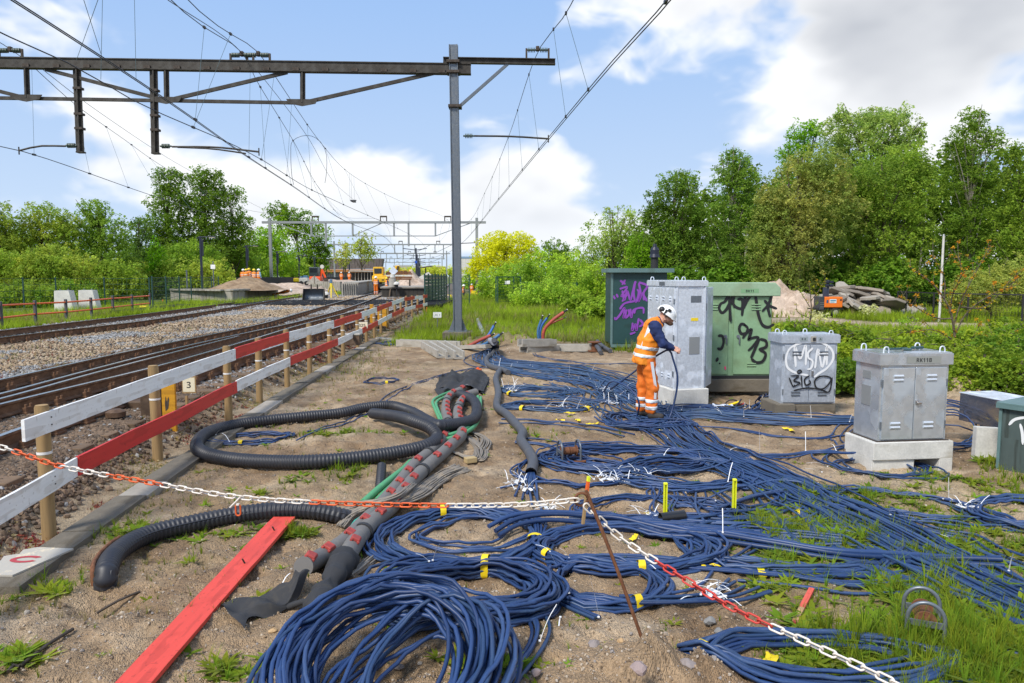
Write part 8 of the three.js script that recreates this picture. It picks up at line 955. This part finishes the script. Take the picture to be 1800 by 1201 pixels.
// wood on the right
tree('pale grey green willow with a loose crown behind the green shed', 1075, 0, 50, [[1075, 420, 52, 56], [1042, 448, 32, 46], [1110, 398, 40, 42], [1075, 482, 60, 50], [1020, 480, 25, 40]], [0.19, 0.235, 0.115], { seed: 2, gap: 0.42, dens: 0.8 });
tree('bright green young tree next to the pale willow', 1122, 0, 46, [[1122, 455, 28, 55], [1105, 495, 32, 35], [1138, 490, 30, 40]], [0.13, 0.22, 0.025], { seed: 3, trunk: 0.1 });
tree('leafy mid green tree between the willow and the birch', 1185, 0, 47, [[1188, 372, 55, 62], [1158, 440, 52, 66], [1208, 440, 58, 76], [1195, 322, 34, 26], [1150, 380, 26, 40], [1185, 500, 65, 35]], [0.105, 0.165, 0.045], { seed: 4, second: [0.075, 0.12, 0.03] });
tree('weeping birch with a narrow tufted top', 1290, 0, 46, [[1287, 330, 42, 55], [1280, 287, 22, 32], [1305, 290, 18, 26], [1290, 400, 52, 66], [1275, 465, 60, 46], [1318, 350, 22, 60]], [0.105, 0.165, 0.05], { seed: 5, set: clumpB, bark: M.birch, gap: 0.4 });
tree('broad olive brown tree bulging out in front of the wood', 1400, 0, 43, [[1408, 352, 78, 70], [1388, 430, 76, 76], [1436, 296, 60, 42], [1345, 430, 34, 70], [1465, 370, 50, 70], [1360, 370, 40, 45], [1370, 500, 60, 30]], [0.205, 0.205, 0.12], { seed: 6, second: [0.155, 0.185, 0.09], trunk: 0.2, stems: 3 });
tree('bright green tree top peeking over the olive tree', 1412, 0, 54, [[1412, 245, 30, 32], [1392, 275, 30, 22], [1430, 225, 18, 16], [1400, 330, 40, 50]], [0.12, 0.215, 0.02], { seed: 7, dens: 0.9 });
tree('tall silvery willow with a ragged top, highest of the wood', 1530, 0, 52, [[1525, 242, 72, 44], [1470, 245, 36, 44], [1592, 240, 32, 42], [1540, 207, 48, 16], [1480, 205, 16, 22], [1590, 205, 10, 24], [1615, 235, 12, 32], [1530, 320, 90, 60]], [0.185, 0.235, 0.13], { seed: 8, gap: 0.40 });
tree('wide mid green tree with twiggy lower branches under the willow', 1550, 0, 45, [[1545, 335, 88, 70], [1598, 300, 52, 52], [1560, 420, 80, 66], [1488, 440, 52, 64], [1500, 350, 40, 50], [1620, 380, 34, 66], [1540, 490, 90, 34]], [0.155, 0.21, 0.06], { seed: 9, second: [0.12, 0.17, 0.05], stems: 3, gap: 0.40 });
tree('tall dark birch with a tapering crown and pale trunk', 1702, 0, 46, [[1708, 258, 42, 48], [1712, 208, 22, 22], [1748, 250, 22, 26], [1675, 260, 20, 26], [1692, 325, 52, 52], [1722, 390, 55, 62], [1680, 420, 40, 60], [1730, 320, 26, 34]], [0.095, 0.145, 0.035], { seed: 10, set: clumpB, bark: M.birch, gap: 0.42, trunk: 0.14 });
tree('green tree cut off by the picture edge beside the dark birch', 1800, 0, 44, [[1800, 325, 42, 55], [1790, 410, 52, 66], [1772, 460, 50, 40], [1835, 380, 50, 80], [1785, 270, 20, 22]], [0.125, 0.175, 0.045], { seed: 11 });
[[1180, 508, 55, 28, 'below the leafy tree'], [1260, 505, 60, 30, 'below the weeping birch'], [1340, 500, 50, 34, 'behind the soil heap'], [1440, 498, 62, 34, 'behind the generator trailer'], [1540, 500, 62, 34, 'behind the broken slabs'], [1635, 508, 55, 30, 'at the start of the black fence'], [1700, 500, 50, 40, 'below the dark birch']].forEach(([x, y, rx, ry, w], i) => tree(`dark green undergrowth bush ${w}`, x, 0, 44 + (i % 2), [[x, y, rx, ry], [x + 20, y - 22, rx * 0.6, ry * 0.8], [x - 22, y + 8, rx * 0.7, ry * 0.7]], [0.085, 0.15, 0.028], { name: 'bush', cat: 'bush', seed: 20 + i, trunk: 0.05, group: 'undergrowth bushes of the wood', gap: 0.3, set: clumpC, size: 0.24 }));
for (let i = 0; i < 13; i++) { const R = rng(300 + i), x = 1130 + i * 54 + R() * 20, b = D(x, 500, 50 + R() * 4), t = thing('slender_tree', 'bare slender trunk standing in the shade of the wood', 'tree', [b.x, 0, b.z], 0, 'slender trunks inside the wood'); const P = path([V3(0, -0.1, 0), V3((R() - 0.5) * 0.5, 2.5, 0), V3((R() - 0.5) * 0.9, 6.5 + 2 * R(), 0)], 0.6); obj('trunk', tubeP(P, (k) => 0.11 * (1 - 0.6 * k), 7), i % 3 ? M.bark : M.birch, t); const c = D(x, 470, 50); obj('limb', [0, 1, 2].map((k) => tubeP(path([P[3 + k * 2], P[3 + k * 2].clone().add(V3((R() - 0.5) * 2, 0.9, (R() - 0.5)))], 0.4), 0.025, 5)), M.bark, t); }
// the wood goes on behind: a closed mass of leaves deeper in
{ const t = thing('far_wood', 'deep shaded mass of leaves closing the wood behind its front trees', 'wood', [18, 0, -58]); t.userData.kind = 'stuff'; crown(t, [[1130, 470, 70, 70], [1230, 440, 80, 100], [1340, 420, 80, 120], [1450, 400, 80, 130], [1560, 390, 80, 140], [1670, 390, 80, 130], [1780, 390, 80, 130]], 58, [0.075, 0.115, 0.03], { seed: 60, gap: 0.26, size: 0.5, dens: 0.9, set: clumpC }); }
tree('rounded grey olive bush in front of the black fence', 1745, 0, 34, [[1735, 508, 62, 38], [1790, 495, 52, 45], [1830, 500, 50, 45], [1690, 525, 35, 22]], [0.20, 0.215, 0.10], { name: 'bush', cat: 'bush', seed: 31, trunk: 0.05, gap: 0.28, set: clumpB });
// middle
tree('bright yellow leaved tree behind the meadow', 882, 0, 92, [[880, 430, 42, 24], [856, 452, 30, 32], [916, 430, 26, 22], [885, 462, 50, 30], [930, 450, 24, 26], [838, 470, 18, 22]], [0.56, 0.50, 0.02], { seed: 32, second: [0.44, 0.44, 0.03] });
tree('dark rounded tree between the yellow tree and the willow', 975, 0, 84, [[975, 443, 28, 24], [990, 460, 30, 26]], [0.095, 0.15, 0.045], { seed: 33 });
[[950, 478, 55, 40, 52, 'behind the meadow gate'], [902, 490, 40, 36, 55, 'under the yellow tree'], [1008, 488, 46, 44, 48, 'where the low mesh fence ends'], [1048, 498, 36, 40, 44, 'beside the green shed'], [868, 500, 30, 30, 62, 'beside the distant mast foot'], [960, 515, 60, 25, 46, 'right behind the low mesh fence'], [832, 492, 24, 22, 105, 'beyond the crouching people']].forEach(([x, y, rx, ry, Z, w], i) => tree(`mid green hawthorn like shrub ${w}`, x, 0, Z, [[x, y, rx, ry], [x + rx * 0.5, y + 12, rx * 0.6, ry * 0.7], [x - rx * 0.5, y + 14, rx * 0.6, ry * 0.7]], i % 2 ? [0.19, 0.26, 0.07] : [0.16, 0.23, 0.06], { name: 'shrub', cat: 'shrub', seed: 40 + i, trunk: 0.06, stems: 2, gap: 0.3, second: [0.22, 0.29, 0.06] }));
[[1050, 545, 36, 22, 34, 'low'], [1022, 535, 30, 22, 38, 'flowering'], [1085, 530, 30, 26, 36, 'tall']].forEach(([x, y, rx, ry, Z, w], i) => tree(`${w} bramble shrub beside the green equipment shed`, x, 0, Z, [[x, y, rx, ry], [x - 15, y + 10, rx * 0.8, ry * 0.7]], [0.155, 0.215, 0.045], { name: 'bramble_bush', cat: 'shrub', seed: 50 + i, trunk: 0.03, gap: 0.28, set: clumpC }));
// left
tree('tall dark alder with an open layered crown, outermost of three', 300, 0, 84, [[298, 322, 32, 28], [300, 360, 42, 26], [292, 402, 48, 28], [305, 440, 50, 30]], [0.085, 0.135, 0.03], { seed: 61, gap: 0.36, dens: 1.2, trunk: 0.2 });
tree('tall dark alder with an open layered crown, middle of three', 362, 0, 85, [[362, 318, 32, 24], [365, 352, 44, 26], [358, 398, 46, 30], [366, 440, 50, 32]], [0.085, 0.135, 0.03], { seed: 62, gap: 0.36, dens: 1.2, trunk: 0.2 });
tree('shorter dark alder with a narrow crown, innermost of three', 412, 0, 87, [[410, 350, 24, 24], [414, 388, 32, 28], [420, 430, 40, 36]], [0.095, 0.15, 0.03], { seed: 63, gap: 0.38 });
tree('bright green tree behind the standing workers', 472, 0, 108, [[470, 428, 42, 34], [485, 458, 42, 34], [448, 460, 34, 30]], [0.15, 0.235, 0.03], { seed: 64 });
tree('dense dark tree beside the first distant gantry mast', 528, 0, 140, [[518, 395, 38, 30], [548, 424, 36, 36], [535, 458, 50, 30], [490, 375, 26, 18], [560, 455, 24, 28]], [0.075, 0.125, 0.028], { seed: 65, second: [0.13, 0.20, 0.03] });
tree('round pale green bush on the platform side of the dark tree', 525, 0, 125, [[525, 478, 20, 20]], [0.26, 0.31, 0.13], { name: 'bush', cat: 'bush', seed: 66, trunk: 0.05 });
tree('feathery green tree above the concrete weights', 178, 0, 62, [[172, 372, 26, 22], [188, 405, 44, 32], [152, 415, 34, 36], [195, 445, 48, 36], [145, 370, 12, 18]], [0.125, 0.185, 0.05], { seed: 67, gap: 0.40 });
tree('yellowish tree with flower tufts at the end of the mesh fence', 70, 0, 60, [[70, 385, 38, 30], [105, 395, 34, 28], [50, 425, 50, 36], [115, 430, 38, 36]], [0.20, 0.23, 0.07], { seed: 68, second: [0.15, 0.20, 0.05] });
tree('leafy tree cut by the picture edge above the guard rail', -10, 0, 58, [[-5, 385, 36, 36], [5, 430, 44, 44], [-50, 400, 50, 60]], [0.155, 0.19, 0.05], { seed: 69 });
tree('small fresh green conical tree among the shrubs', 275, 0, 66, [[275, 432, 9, 16], [275, 455, 17, 20], [275, 478, 24, 18]], [0.10, 0.20, 0.015], { seed: 70, trunk: 0.08, gap: 0.3 });
tree('dark spruce like tree half hidden behind shrubs', 244, 0, 72, [[244, 405, 20, 26], [246, 440, 30, 30]], [0.06, 0.10, 0.04], { seed: 71 });
[[-35, 485, 50, 46], [28, 478, 52, 42], [88, 472, 50, 42], [148, 482, 46, 36], [208, 488, 42, 32], [262, 490, 40, 28], [318, 486, 42, 30], [372, 484, 38, 32], [120, 520, 60, 24], [40, 525, 60, 28]].forEach(([x, y, rx, ry], i) => tree(['pale olive shrub at the outer end of the fence', 'pale olive shrub behind the first fence posts', 'pale olive shrub behind the first concrete weight', 'pale olive shrub behind the second concrete weight', 'pale olive shrub under the feathery tree', 'pale olive shrub before the conical tree', 'pale olive shrub beside the plain steel post', 'pale olive shrub behind the square white sign', 'low green shrub between the concrete weights and the fence', 'low green shrub behind the orange guard rail'][i], x, 0, i > 7 ? 48 : x > 240 ? 66 : 53, [[x, y, rx, ry], [x + rx * 0.5, y + 10, rx * 0.7, ry * 0.7], [x - rx * 0.4, y - 8, rx * 0.6, ry * 0.7], [x, y + ry * 0.8, rx * 0.9, ry * 0.6]], i > 7 ? [0.10, 0.17, 0.035] : i % 2 ? [0.23, 0.255, 0.085] : [0.195, 0.235, 0.075], { name: 'shrub', cat: 'shrub', seed: 80 + i, trunk: 0.05, stems: 2, gap: 0.28, second: [0.15, 0.20, 0.05], group: 'shrubs along the far fence' }));
[[430, 468, 52, 30, 100], [335, 452, 60, 34, 80], [400, 460, 50, 36, 90], [505, 468, 40, 26, 120], [230, 465, 60, 40, 74], [110, 455, 70, 45, 68], [20, 450, 60, 50, 66]].forEach(([x, y, rx, ry, Z], i) => tree(['leafy shrub behind the sand heap', 'leafy shrub under the outermost alder', 'leafy shrub under the innermost alder', 'leafy shrub behind the broken platform', 'leafy shrub beside the dark spruce', 'leafy shrub under the yellowish tree', 'leafy shrub at the very end of the shrub row'][i], x, 0, Z, [[x, y, rx, ry], [x + rx * 0.4, y + 15, rx * 0.7, ry * 0.8]], [0.13, 0.195, 0.045], { name: 'shrub', cat: 'shrub', seed: 100 + i, trunk: 0.05, stems: 2, gap: 0.26, group: 'second row of shrubs' }));
tree('thin leaved street tree in front of the station building', 636, 0, 150, [[636, 425, 24, 18], [630, 445, 30, 18], [648, 440, 18, 18]], [0.22, 0.24, 0.09], { seed: 110, gap: 0.46, dens: 0.6 }); tree('thin leaved street tree nearest the glazed building front', 606, 0, 152, [[607, 432, 16, 18], [604, 450, 22, 18]], [0.24, 0.24, 0.10], { seed: 111, gap: 0.46, dens: 0.6 });
[[705, 478, 22, 9], [735, 477, 22, 10], [765, 477, 24, 10], [795, 477, 22, 11], [690, 480, 20, 8]].forEach(([x, y, rx, ry], i) => tree(['far yellow green tree behind the excavator boom', 'far yellow green tree behind the platform canopy', 'far yellow green tree above the closed green fence', 'far yellow green tree beside the catenary mast', 'far yellow green tree next to the shelter'][i], x, 0, 300, [[x, y, rx, ry]], [0.34, 0.37, 0.11], { seed: 120 + i, trunk: 0.2, gap: 0.3, size: 1.3 }));
// ---- bramble hedge right of the cabinets: many bushes
[[1500, 640, 14.5], [1585, 625, 17], [1500, 605, 19], [1420, 600, 20], [1640, 645, 14.5], [1720, 640, 13.5], [1790, 640, 12.5], [1690, 612, 18], [1780, 605, 18], [1600, 600, 22], [1480, 590, 24], [1400, 585, 26], [1730, 672, 11.6], [1800, 680, 11.2], [1850, 640, 13], [1485, 670, 12.8], [1870, 600, 18]].forEach(([x, y, Z], i) => { const k = 20 / Z; tree(['bramble bush directly behind the graffiti cabinet', 'bramble bush behind the roof of cabinet RK11B', 'bramble bush between the two low cabinets', 'bramble bush beside the green cabinet', 'bramble bush around the young budding tree', 'bramble bush above the steel box', 'bramble bush behind the steel box at the edge', 'bramble bush in front of the sandy path', 'bramble bush at the far edge of the path', 'bramble bush in front of the trailer', 'bramble bush with a thin sapling', 'bramble bush at the foot of the soil heap', 'low bramble tangle touching the steel box', 'low bramble tangle over the weathered cabinet', 'bramble bush spilling out of the picture', 'bramble bush between graffiti cabinet and cabinet RK11B', 'bramble bush along the sandy path end'][i], x, 0, Z, [[x, y - (x > 1700 ? 8 : 3) * k, 62 * k * 0.8, (x > 1700 ? 38 : 31) * k * 0.8], [x + 25 * k, y + 12 * k, 50 * k * 0.7, 28 * k * 0.7], [x - 28 * k, y + 4 * k, 46 * k * 0.7, 30 * k * 0.7]], i % 3 ? [0.105, 0.155, 0.032] : [0.075, 0.125, 0.025], { name: 'bramble_bush', cat: 'bramble', seed: 130 + i, trunk: 0.018, set: clumpC, size: Z * 0.0058, depth: 0.9, gap: 0.32, second: [0.15, 0.19, 0.035], stems: 3, dens: 0.8 }); });
// sapling with orange buds, and a second thin one
function sapling(label, px, Z, base, arms, budC, n, seed) { const b = D(px, 600, Z), t = thing('sapling', label, 'young tree', [b.x, 0, b.z]), R = rng(seed), buds = []; arms.forEach((a, i) => { const P = path(a.map(([x, y, dz = 0]) => D(x, y, Z + dz).sub(V3(b.x, 0, b.z))), 0.08); obj(i ? 'branch' : 'trunk', tubeP(P, (k) => (i ? 0.012 : 0.03) * (1 - 0.75 * k) + 0.003, 6), M.bark, t); for (let k = Math.floor(P.length * 0.25); k < P.length; k++) if (R() < 0.8) { const p = P[k].clone(); if (R() < 0.35) { const e = p.clone().add(V3((R() - 0.5) * 0.4, 0.15 + 0.15 * R(), (R() - 0.5) * 0.3)); obj('twig', tubeP([p, e], (k) => 0.005, 4), M.bark, t); buds.push(e); } buds.push(p); } }); const items = buds.slice(0, n).map((p) => [p.clone().add(V3((R() - 0.5) * 0.06, (R() - 0.5) * 0.06, (R() - 0.5) * 0.06)), QE(R(), R() * 6, R()), 0.035 + 0.03 * R(), C(budC[0] * (0.7 + 0.6 * R()), budC[1] * (0.7 + 0.6 * R()), budC[2])]); scatter('leaves', clumpC[0], leafMat, items, t); }
sapling('bare young tree with spreading branches and orange leaf buds', 1680, 13.8, 0, [[[1682, 690], [1680, 620], [1676, 570], [1668, 540], [1640, 500], [1600, 470]], [[1678, 590], [1700, 550], [1740, 520], [1790, 500]], [[1676, 575], [1690, 530], [1720, 470], [1740, 440, 0.4]], [[1674, 560], [1650, 560], [1610, 540], [1580, 520]], [[1678, 610], [1720, 590], [1760, 590], [1800, 575]], [[1676, 580], [1672, 530], [1690, 480, -0.3], [1685, 450]], [[1680, 600], [1640, 580], [1600, 585]], [[1690, 540], [1730, 540], [1780, 490]], [[1660, 530], [1660, 490], [1640, 450]]], [0.62, 0.38, 0.03], 190, 5);
sapling('thin leafless sapling with yellow buds by the generator', 1430, 24, 0, [[[1420, 585], [1426, 550], [1425, 520], [1422, 495]], [[1425, 530], [1440, 510], [1452, 490], [1448, 505]], [[1424, 540], [1405, 510]], [[1424, 560], [1402, 548], [1400, 535]], [[1426, 545], [1436, 530], [1430, 505]]], [0.42, 0.42, 0.03], 60, 6);
[[1530, 548, 36, 'in front of the broken slabs'], [1600, 570, 30, 'along the sandy path'], [1440, 560, 33, 'at the trailer wheel']].forEach(([x, y, Z, w], i) => tree(`clump of white cow parsley ${w}`, x, 0, Z, [[x, y, 20, 14]], [0.55, 0.57, 0.42], { name: 'flower_clump', cat: 'flowers', seed: 160 + i, trunk: 0.015, gap: 0.34, dens: 0.7, second: [0.16, 0.24, 0.05] }));
// ---- grass
function tuft(seed, n, h, w, lean, rosette = 0) {
  const R = rng(seed), pos = [], idx = [];
  for (let k = 0; k < n; k++) {
    const a = R() * 6.283, l = h * (0.55 + 0.6 * R()), ww = w * (0.7 + 0.6 * R()), ln = lean * (0.35 + R()), bx = Math.cos(a), bz = Math.sin(a), r0 = 0.06 * h * R(), b = pos.length / 3, S = 3;
    for (let s = 0; s <= S; s++) { const t = s / S, out = r0 + l * ln * t * t + rosette * l * t * 0.8, y = l * (t - 0.35 * ln * t * t) * (1 - rosette * 0.55), hw = ww * (rosette ? Math.sin(PI * (0.12 + 0.86 * t)) : (1 - t * 0.92)) / 2; pos.push(bx * out - bz * hw, y, bz * out + bx * hw, bx * out + bz * hw, y, bz * out - bx * hw); if (s) { const q = b + 2 * s; idx.push(q - 2, q - 1, q, q - 1, q + 1, q); } }
  }
  const g = new THREE.BufferGeometry(); g.setAttribute('position', new THREE.Float32BufferAttribute(pos, 3)); g.setIndex(idx); g.computeVertexNormals(); return g;
}
{
  const R = rng(404), gA = [1, 2, 3].map((s) => tuft(s, 9, 1, 0.055, 0.6)), gF = [7, 8].map((s) => tuft(s, 10, 1, 0.045, 0.35)), gR = [4, 5].map((s) => tuft(s, 9, 1, 0.30, 0.5, 1)), gS = [11, 12].map((s) => leafClump(s, 12, 0.5, 0.3, 0.7));
  const put = (list, x, z, s, c, sy = 1) => list.push([V3(x, hgt(x, z) + clods(x, z) - 0.004, z), QE((R() - 0.5) * 0.25, R() * 6.283, (R() - 0.5) * 0.25), V3(s, s * sy, s), c]);
  const gc = (v = 0.3) => { const b = 0.8 + v * (R() - 0.3) * 2; return C(0.25 * b * (0.8 + 0.5 * R()), 0.36 * b, 0.026 * b); };
  const A = gA.map(() => []), B = gR.map(() => []), T = gF.map(() => []), S = gS.map(() => []);
  // weeds in the dirt
  for (let t = 0; t < 90000; t++) { const Z = 3.3 + 12 * R() ** 1.6, x = (R() * 2 - 1) * (Z * 0.78 + 0.3), k = weed(x, -Z); if (x < KX(Z) + 0.1 || k < 0.1 || R() > k * 0.42 * (fbm(x * 3.5, -Z * 3.5, 2, 150) > 0.47 ? 1.6 : 0.25)) continue; const tall = k > 1 ? 1 : 0.55; R() < 0.62 ? put(A[Math.floor(R() * 3)], x, -Z, (0.05 + 0.075 * R()) * (0.7 + tall * 0.7), gc()) : put(B[Math.floor(R() * 2)], x, -Z, (0.05 + 0.06 * R()) * (0.8 + tall * 0.5), gc()); }
  // sparse single sprouts everywhere on the sand
  for (let t = 0; t < 900; t++) { const Z = 3.4 + 13 * R(), x = (R() * 2 - 1) * Z * 0.74; if (x < KX(Z) + 0.2) continue; R() < 0.5 ? put(A[t % 3], x, -Z, 0.03 + 0.05 * R(), gc()) : put(B[t % 2], x, -Z, 0.03 + 0.045 * R(), gc()); }
  // taller grass round the second roller and at the picture edge
  for (const [px, py, rx, n, h] of [[1610, 1145, 0.22, 50, 0.22], [1690, 1150, 0.25, 46, 0.22], [1570, 1130, 0.16, 26, 0.22], [1760, 1110, 0.25, 34, 0.18], [1500, 1130, 0.14, 16, 0.26], [1640, 1185, 0.3, 56, 0.18], [1430, 1120, 0.08, 5, 0.3], [1780, 1180, 0.3, 44, 0.2], [1690, 1080, 0.22, 20, 0.14]]) { const c = G(px, py); for (let k = 0; k < n; k++) { const x = c.x + (R() - 0.5) * 2 * rx, z = c.z + (R() - 0.5) * 1.6 * rx; put(T[k % 2], x, z, h * (0.5 + 0.7 * R()), gc(0.25), 1.0); if (k % 4 === 0) put(B[k % 2], x, z, 0.12 + 0.08 * R(), gc()); } }
  // clear green tufts at the feet of things
  for (const [px, py, n, r, h] of [[525, 940, 26, 0.09, 0.12], [615, 832, 20, 0.2, 0.13], [1405, 716, 26, 0.25, 0.13], [1340, 925, 24, 0.12, 0.14], [1790, 850, 30, 0.2, 0.16], [1100, 618, 50, 0.5, 0.2], [60, 1040, 16, 0.3, 0.08], [1745, 822, 24, 0.15, 0.13], [640, 640, 16, 0.4, 0.12], [600, 655, 16, 0.3, 0.12], [920, 760, 16, 0.12, 0.09], [470, 750, 10, 0.2, 0.1], [1440, 950, 30, 0.3, 0.14], [1500, 945, 30, 0.35, 0.14]]) { const c = G(px, py); for (let k = 0; k < n; k++) put(A[k % 3], c.x + (R() - 0.5) * 2 * r, c.z + (R() - 0.5) * 2 * r, h * (0.5 + 0.7 * R()), gc()); }
  // dry and red weeds along the edging and the foot of the barrier
  const dry = [[0.40, 0.30, 0.12], [0.46, 0.36, 0.16], [0.34, 0.09, 0.06], [0.30, 0.05, 0.06], [0.22, 0.25, 0.05], [0.48, 0.40, 0.22]];
  for (let t = 0; t < 9500; t++) { const Z = 4 + 26 * R() ** 1.5, k = KX(Z), x = k - 0.15 - 1.05 * R() ** 1.3; if (fbm(x * 2.2, -Z * 2.2, 3, 160) < 0.44) continue; const c = dry[fbm(x * 1.1, -Z * 1.1, 2, 163) > 0.55 && R() < 0.75 ? 2 + (t % 2) : [0, 1, 5, 4][t % 4]], b = 0.7 + 0.6 * R(); put(R() < 0.5 ? A[t % 3] : S[t % 2], x, -Z, (0.028 + 0.045 * R()) * (Z > 14 ? 1.4 : 1), C(c[0] * b, c[1] * b, c[2] * b)); }
  for (let t = 0; t < 2600; t++) { const Z = 4.2 + 22 * R() ** 1.3, x = KX(Z) + 0.16 + 1.5 * R() ** 2; if (fbm(x * 1.6, -Z * 1.6, 3, 170) < 0.5) continue; const c = dry[[0, 1, 5, 4, 4][t % 5]], b = 0.7 + 0.6 * R(); put(A[t % 3], x, -Z, (0.03 + 0.05 * R()) * (Z > 14 ? 1.5 : 1), C(c[0] * b, c[1] * b, c[2] * b)); }
  // gravel strip between the tracks: dry moss and tufts
  for (let t = 0; t < 2600; t++) { const Z = 10 + 32 * R(), x = tracksX(Z) - 4 - 5 * R(); if (fbm(x * 0.7, -Z * 0.7, 3, 180) < 0.52) continue; const c = dry[[0, 1, 5, 4, 2][t % 5]], b = 0.7 + 0.6 * R(); put(A[t % 3], x, -Z, 0.07 + 0.09 * R(), C(c[0] * b, c[1] * b, c[2] * b)); }
  const nm = ['short green grass growing in the sandy soil', 'green grass tufts scattered between the cables', 'fine grass sprouting across the works'];
  A.forEach((l, i) => tag(scatter('grass', gA[i], leafMat, l), nm[i], 'grass')); B.forEach((l, i) => tag(scatter('weeds', gR[i], leafMat, l), ['broad leaved weeds flat on the soil', 'small leafy weeds between the cables'][i], 'weeds')); T.forEach((l, i) => tag(scatter('tall_grass', gF[i], leafMat, l), ['tall grass around the second cable roller', 'long grass blades in front of the reel'][i], 'grass')); S.forEach((l, i) => tag(scatter('weeds', gS[i], leafMat, l), ['low reddish weeds along the concrete edging', 'low dry moss like weeds under the barrier'][i], 'weeds'));
  // meadow
  const Mw = gA.map(() => []), Mf = gF.map(() => []);
  for (let t = 0; t < 150000 && Mw[0].length < 16000; t++) { const Z = 15 + 62 * R() ** 1.7, x = -26 + 62 * R(); if (x > Z * 0.8 || x < -Z * 0.8) continue; const k = meadow(x, -Z); if (R() > k) continue; const b = 0.75 + 0.5 * R() + (fbm(x * 0.5, -Z * 0.5, 3, 190) - 0.5) * 0.9, d = fbm(x * 0.4, -Z * 0.4, 2, 195) > 0.56 && R() < 0.5; const s = (0.16 + 0.16 * R()) * (Z > 32 ? 1.5 : 1), c = d ? C(0.36 * b, 0.32 * b, 0.12 * b) : C(0.34 * b, 0.45 * b, 0.03 * b); R() < 0.75 ? put(Mw[t % 3], x, -Z, s, c) : put(Mf[t % 2], x, -Z, s * 1.4, c); }
  Mw.forEach((l, i) => tag(scatter('meadow_grass', gA[i], leafMat, l), ['lush meadow grass beyond the concrete troughs', 'lush meadow grass around the mesh gate', 'lush meadow grass along the hedge and far verge'][i], 'grass')); Mf.forEach((l, i) => tag(scatter('meadow_grass', gF[i], leafMat, l), ['long stalks standing in the meadow', 'long seeding stalks at the meadow edge'][i], 'grass'));
}
renderer.render(scene, camera);
